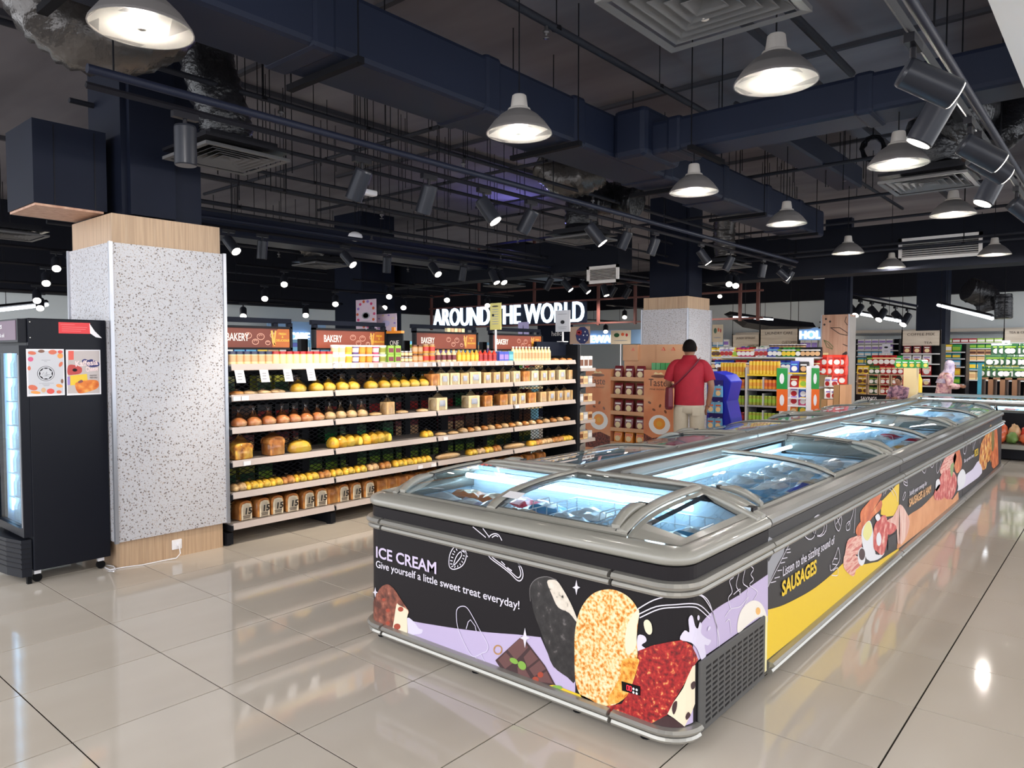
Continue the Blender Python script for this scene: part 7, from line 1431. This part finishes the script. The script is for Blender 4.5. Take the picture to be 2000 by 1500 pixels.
def man_wear(root, J, lean):
    red = mat('crimson_polo', (164,22,44), .75, var=(14, .16), bump=(16, .35)); bei = mat('beige_trousers', (196,184,164), .8, var=(9, .08), bump=(10, .35)); lea = mat('dark_red_leather', (104,24,42), .45)
    sh = MB(); tubeloft(sh, [((0, 0, .885), .148, .188), ((-.002, 0, .95), .150, .187), ((0, 0, 1.05), .146, .180), ((0, 0, 1.18), .146, .188), ((-.005, 0, 1.30), .150, .202), ((.0, 0, 1.38), .132, .205), ((lean*.4, 0, 1.42), .105, .175), ((lean*.5, 0, 1.455), .08, .105), ((lean*.6+.005, 0, 1.475), .07, .075)], 24)
    for n in 'lr':
        s, e = Vector(J[n+'sh'][0]), Vector(J[n+'el'][0]); g = -1 if n == 'l' else 1; sh.path([s+Vector((0, g*.075, -.012)), s+Vector((0, g*.03, -.008)), s+(e-s)*.2+Vector((0, g*.006, 0)), s+(e-s)*.5, s+(e-s)*.8], [.066, .074, .076, .072, .07], 14)
    s_ = sh.obj('polo_shirt', red, root); s_.modifiers.new('sub', 'SUBSURF').render_levels = 1
    tubeloft(MB(), [((lean*.55, 0, 1.455), .078, .09), ((lean*.7+.01, 0, 1.50), .068, .07), ((lean*.7+.006, 0, 1.503), .074, .076), ((lean*.5, 0, 1.452), .09, .102)], 18).obj('collar', red, s_)
    tr = MB(); tubeloft(tr, [((0, 0, .95), .140, .176), ((0, 0, .88), .146, .182), ((0, 0, .80), .14, .18), ((.0, 0, .775), .10, .12)], 20)
    for y in (.095, -.095): tubeloft(tr, [((0, y, .86), .135, .092), ((0, y, .78), .125, .094), ((.01, y*1.05, .5), .09, .086), ((-.01, y*1.1, .12), .07, .07), ((.0, y*1.1, .06), .072, .07)], 16)
    t_ = tr.obj('trousers', bei, root); MB().box(-.149, -.135, .76, -.143, -.045, .865).obj('back_pocket', bei, t_)
    for y in (.108, -.108): MB().rings([[(x, y+w_, z) for x, w_, z in ((-.08, .0, 0), (-.05, .045, 0), (.1, .05, 0), (.19, .0, 0), (.1, -.05, 0), (-.05, -.045, 0))], [(x*.96, y+w_*.95, z) for x, w_, z in ((-.08, .0, .09), (-.05, .04, .09), (.1, .045, .06), (.18, .0, .035), (.1, -.045, .06), (-.05, -.04, .09))]], smooth=False).obj('shoe', BLACK, root)
    # crossbody bag worn on the left hip, strap over the right shoulder
    global LOCAL
def carry_bag(pos, rz, sc):
    lea = mat('dark_red_leather', (104,24,42), .45); b = thing('shoulder_bag', 'dark red crossbody bag with a long strap worn by the man', 'bag', pos, rz); b.scale = (sc,)*3
    global LOCAL; LOCAL = True
    MB().rings([[(x, y, z) for x, y in ((-.13, .20), (.05, .215), (.06, .27), (-.13, .28), (-.17, .24))] for z in (.83, .86, 1.03, 1.10)][0:1]+[[(x*k, .24+(y-.24)*k, z) for x, y in ((-.15, .19), (.05, .205), (.07, .27), (-.14, .285), (-.18, .24))] for z, k in ((.86, 1.08), (1.0, 1.05), (1.10, .9))], smooth=False).obj('bag_body', lea, b, bev=.012, seg=2)
    st = [(-.10, .235, 1.09), (-.145, .19, 1.12), (-.160, .12, 1.18), (-.163, .03, 1.27), (-.15, -.05, 1.36), (-.11, -.105, 1.43), (-.03, -.125, 1.462), (.06, -.11, 1.43), (.13, -.06, 1.35), (.165, .03, 1.24), (.15, .14, 1.15), (.06, .225, 1.10)]
    MB().path(st, .021, 8, flat=.35).obj('strap', lea, b); LOCAL = False
p = atz(1347, 661, 1.67); fz_ = math.atan2(FW.y, FW.x)-R(15)
ms = 1.665/1.705; mpos = (p.x, p.y, 0)
person('man seen from behind in a crimson polo shirt and beige trousers', mpos, fz_, ms, {'l': ((.05, .265, 1.14), (.20, .20, 1.10), (.9, -.3, .1), (0, -.3, 1)), 'r': ((-.03, -.27, 1.13), (.03, -.235, .90), (.25, .35, -.9), (1, .2, .2))}, man_wear, True, .03)
carry_bag(mpos, fz_, ms)
def floral(n, a, b, c): return ramp_mat(n, 'noise', 11, [(.36, a), (.5, b), (.62, c), (.75, a)], rough=.7)
FL1 = floral('mauve_floral', (150,104,124), (208,160,164), (226,196,190)); FL2 = floral('purple_floral', (74,52,74), (130,92,110), (170,130,140)); SC = floral('lilac_scarf', (150,136,166), (182,168,190), (206,192,206))
def dress(m, scarf=None):
    def wear(root, J, lean):
        d = MB(); tubeloft(d, [((.0, 0, .08), .24, .27), ((0, 0, .5), .2, .23), ((0, 0, .9), .165, .2), ((lean*.2, 0, 1.1), .15, .18), ((lean*.4, 0, 1.3), .155, .2), ((lean*.5, 0, 1.40), .12, .18), ((lean*.7, 0, 1.46), .075, .08)], 20)
        for n in 'lr': sleeve(d, Vector(J[n+'sh'][0]), Vector(J[n+'el'][0]), .085, .07); sleeve(d, Vector(J[n+'el'][0]), Vector(J[n+'wr'][0]), .07, .055)
        d.obj('dress', m, root)
        if scarf:
            s = MB(); hx = lean; rs = []
            for (x, z, rx, ry) in ((.0, 1.20, .175, .22), (.0, 1.32, .16, .20), (.01, 1.42, .13, .14), (.02, 1.50, .11, .10), (.03, 1.57, .115, .105), (.03, 1.64, .108, .10), (.02, 1.69, .08, .075), (.015, 1.715, .03, .03)):
                q = []
                for k in range(22):
                    a = 2*PI*k/22; op = max(0, math.cos(a))**6*(1 if 1.50 < z < 1.66 else 0); q.append((x+hx*(min(1, (z-1.1)/.4))+rx*math.cos(a)*(1-.45*op), ry*math.sin(a), z))
                rs.append(q)
            s.rings(rs).obj('headscarf', scarf, root)
    return wear
ac = {'l': ((.10, .22, 1.14), (.28, .12, 1.12), (1, -.3, 0), (0, -.2, 1)), 'r': ((.10, -.22, 1.14), (.28, -.12, 1.12), (1, .3, 0), (0, .2, 1))}
p = atd(1843, 703, 13.2); person('woman in a mauve floral dress and lilac headscarf behind the right freezer', (p.x, p.y, 0), R(-70), p.z/1.72, ac, dress(FL1, SC), False, .10)
p = atd(1757, 735, 12.6); person('child in a purple floral dress standing left of the woman', (p.x, p.y, 0), R(160), p.z/1.705, ac, dress(FL2), True, .02)
# originals that no shelf needed
for k in Kind.ALL:
    if not k.used:
        for o in [k.o]+list(k.o.children_recursive): bpy.data.objects.remove(o)
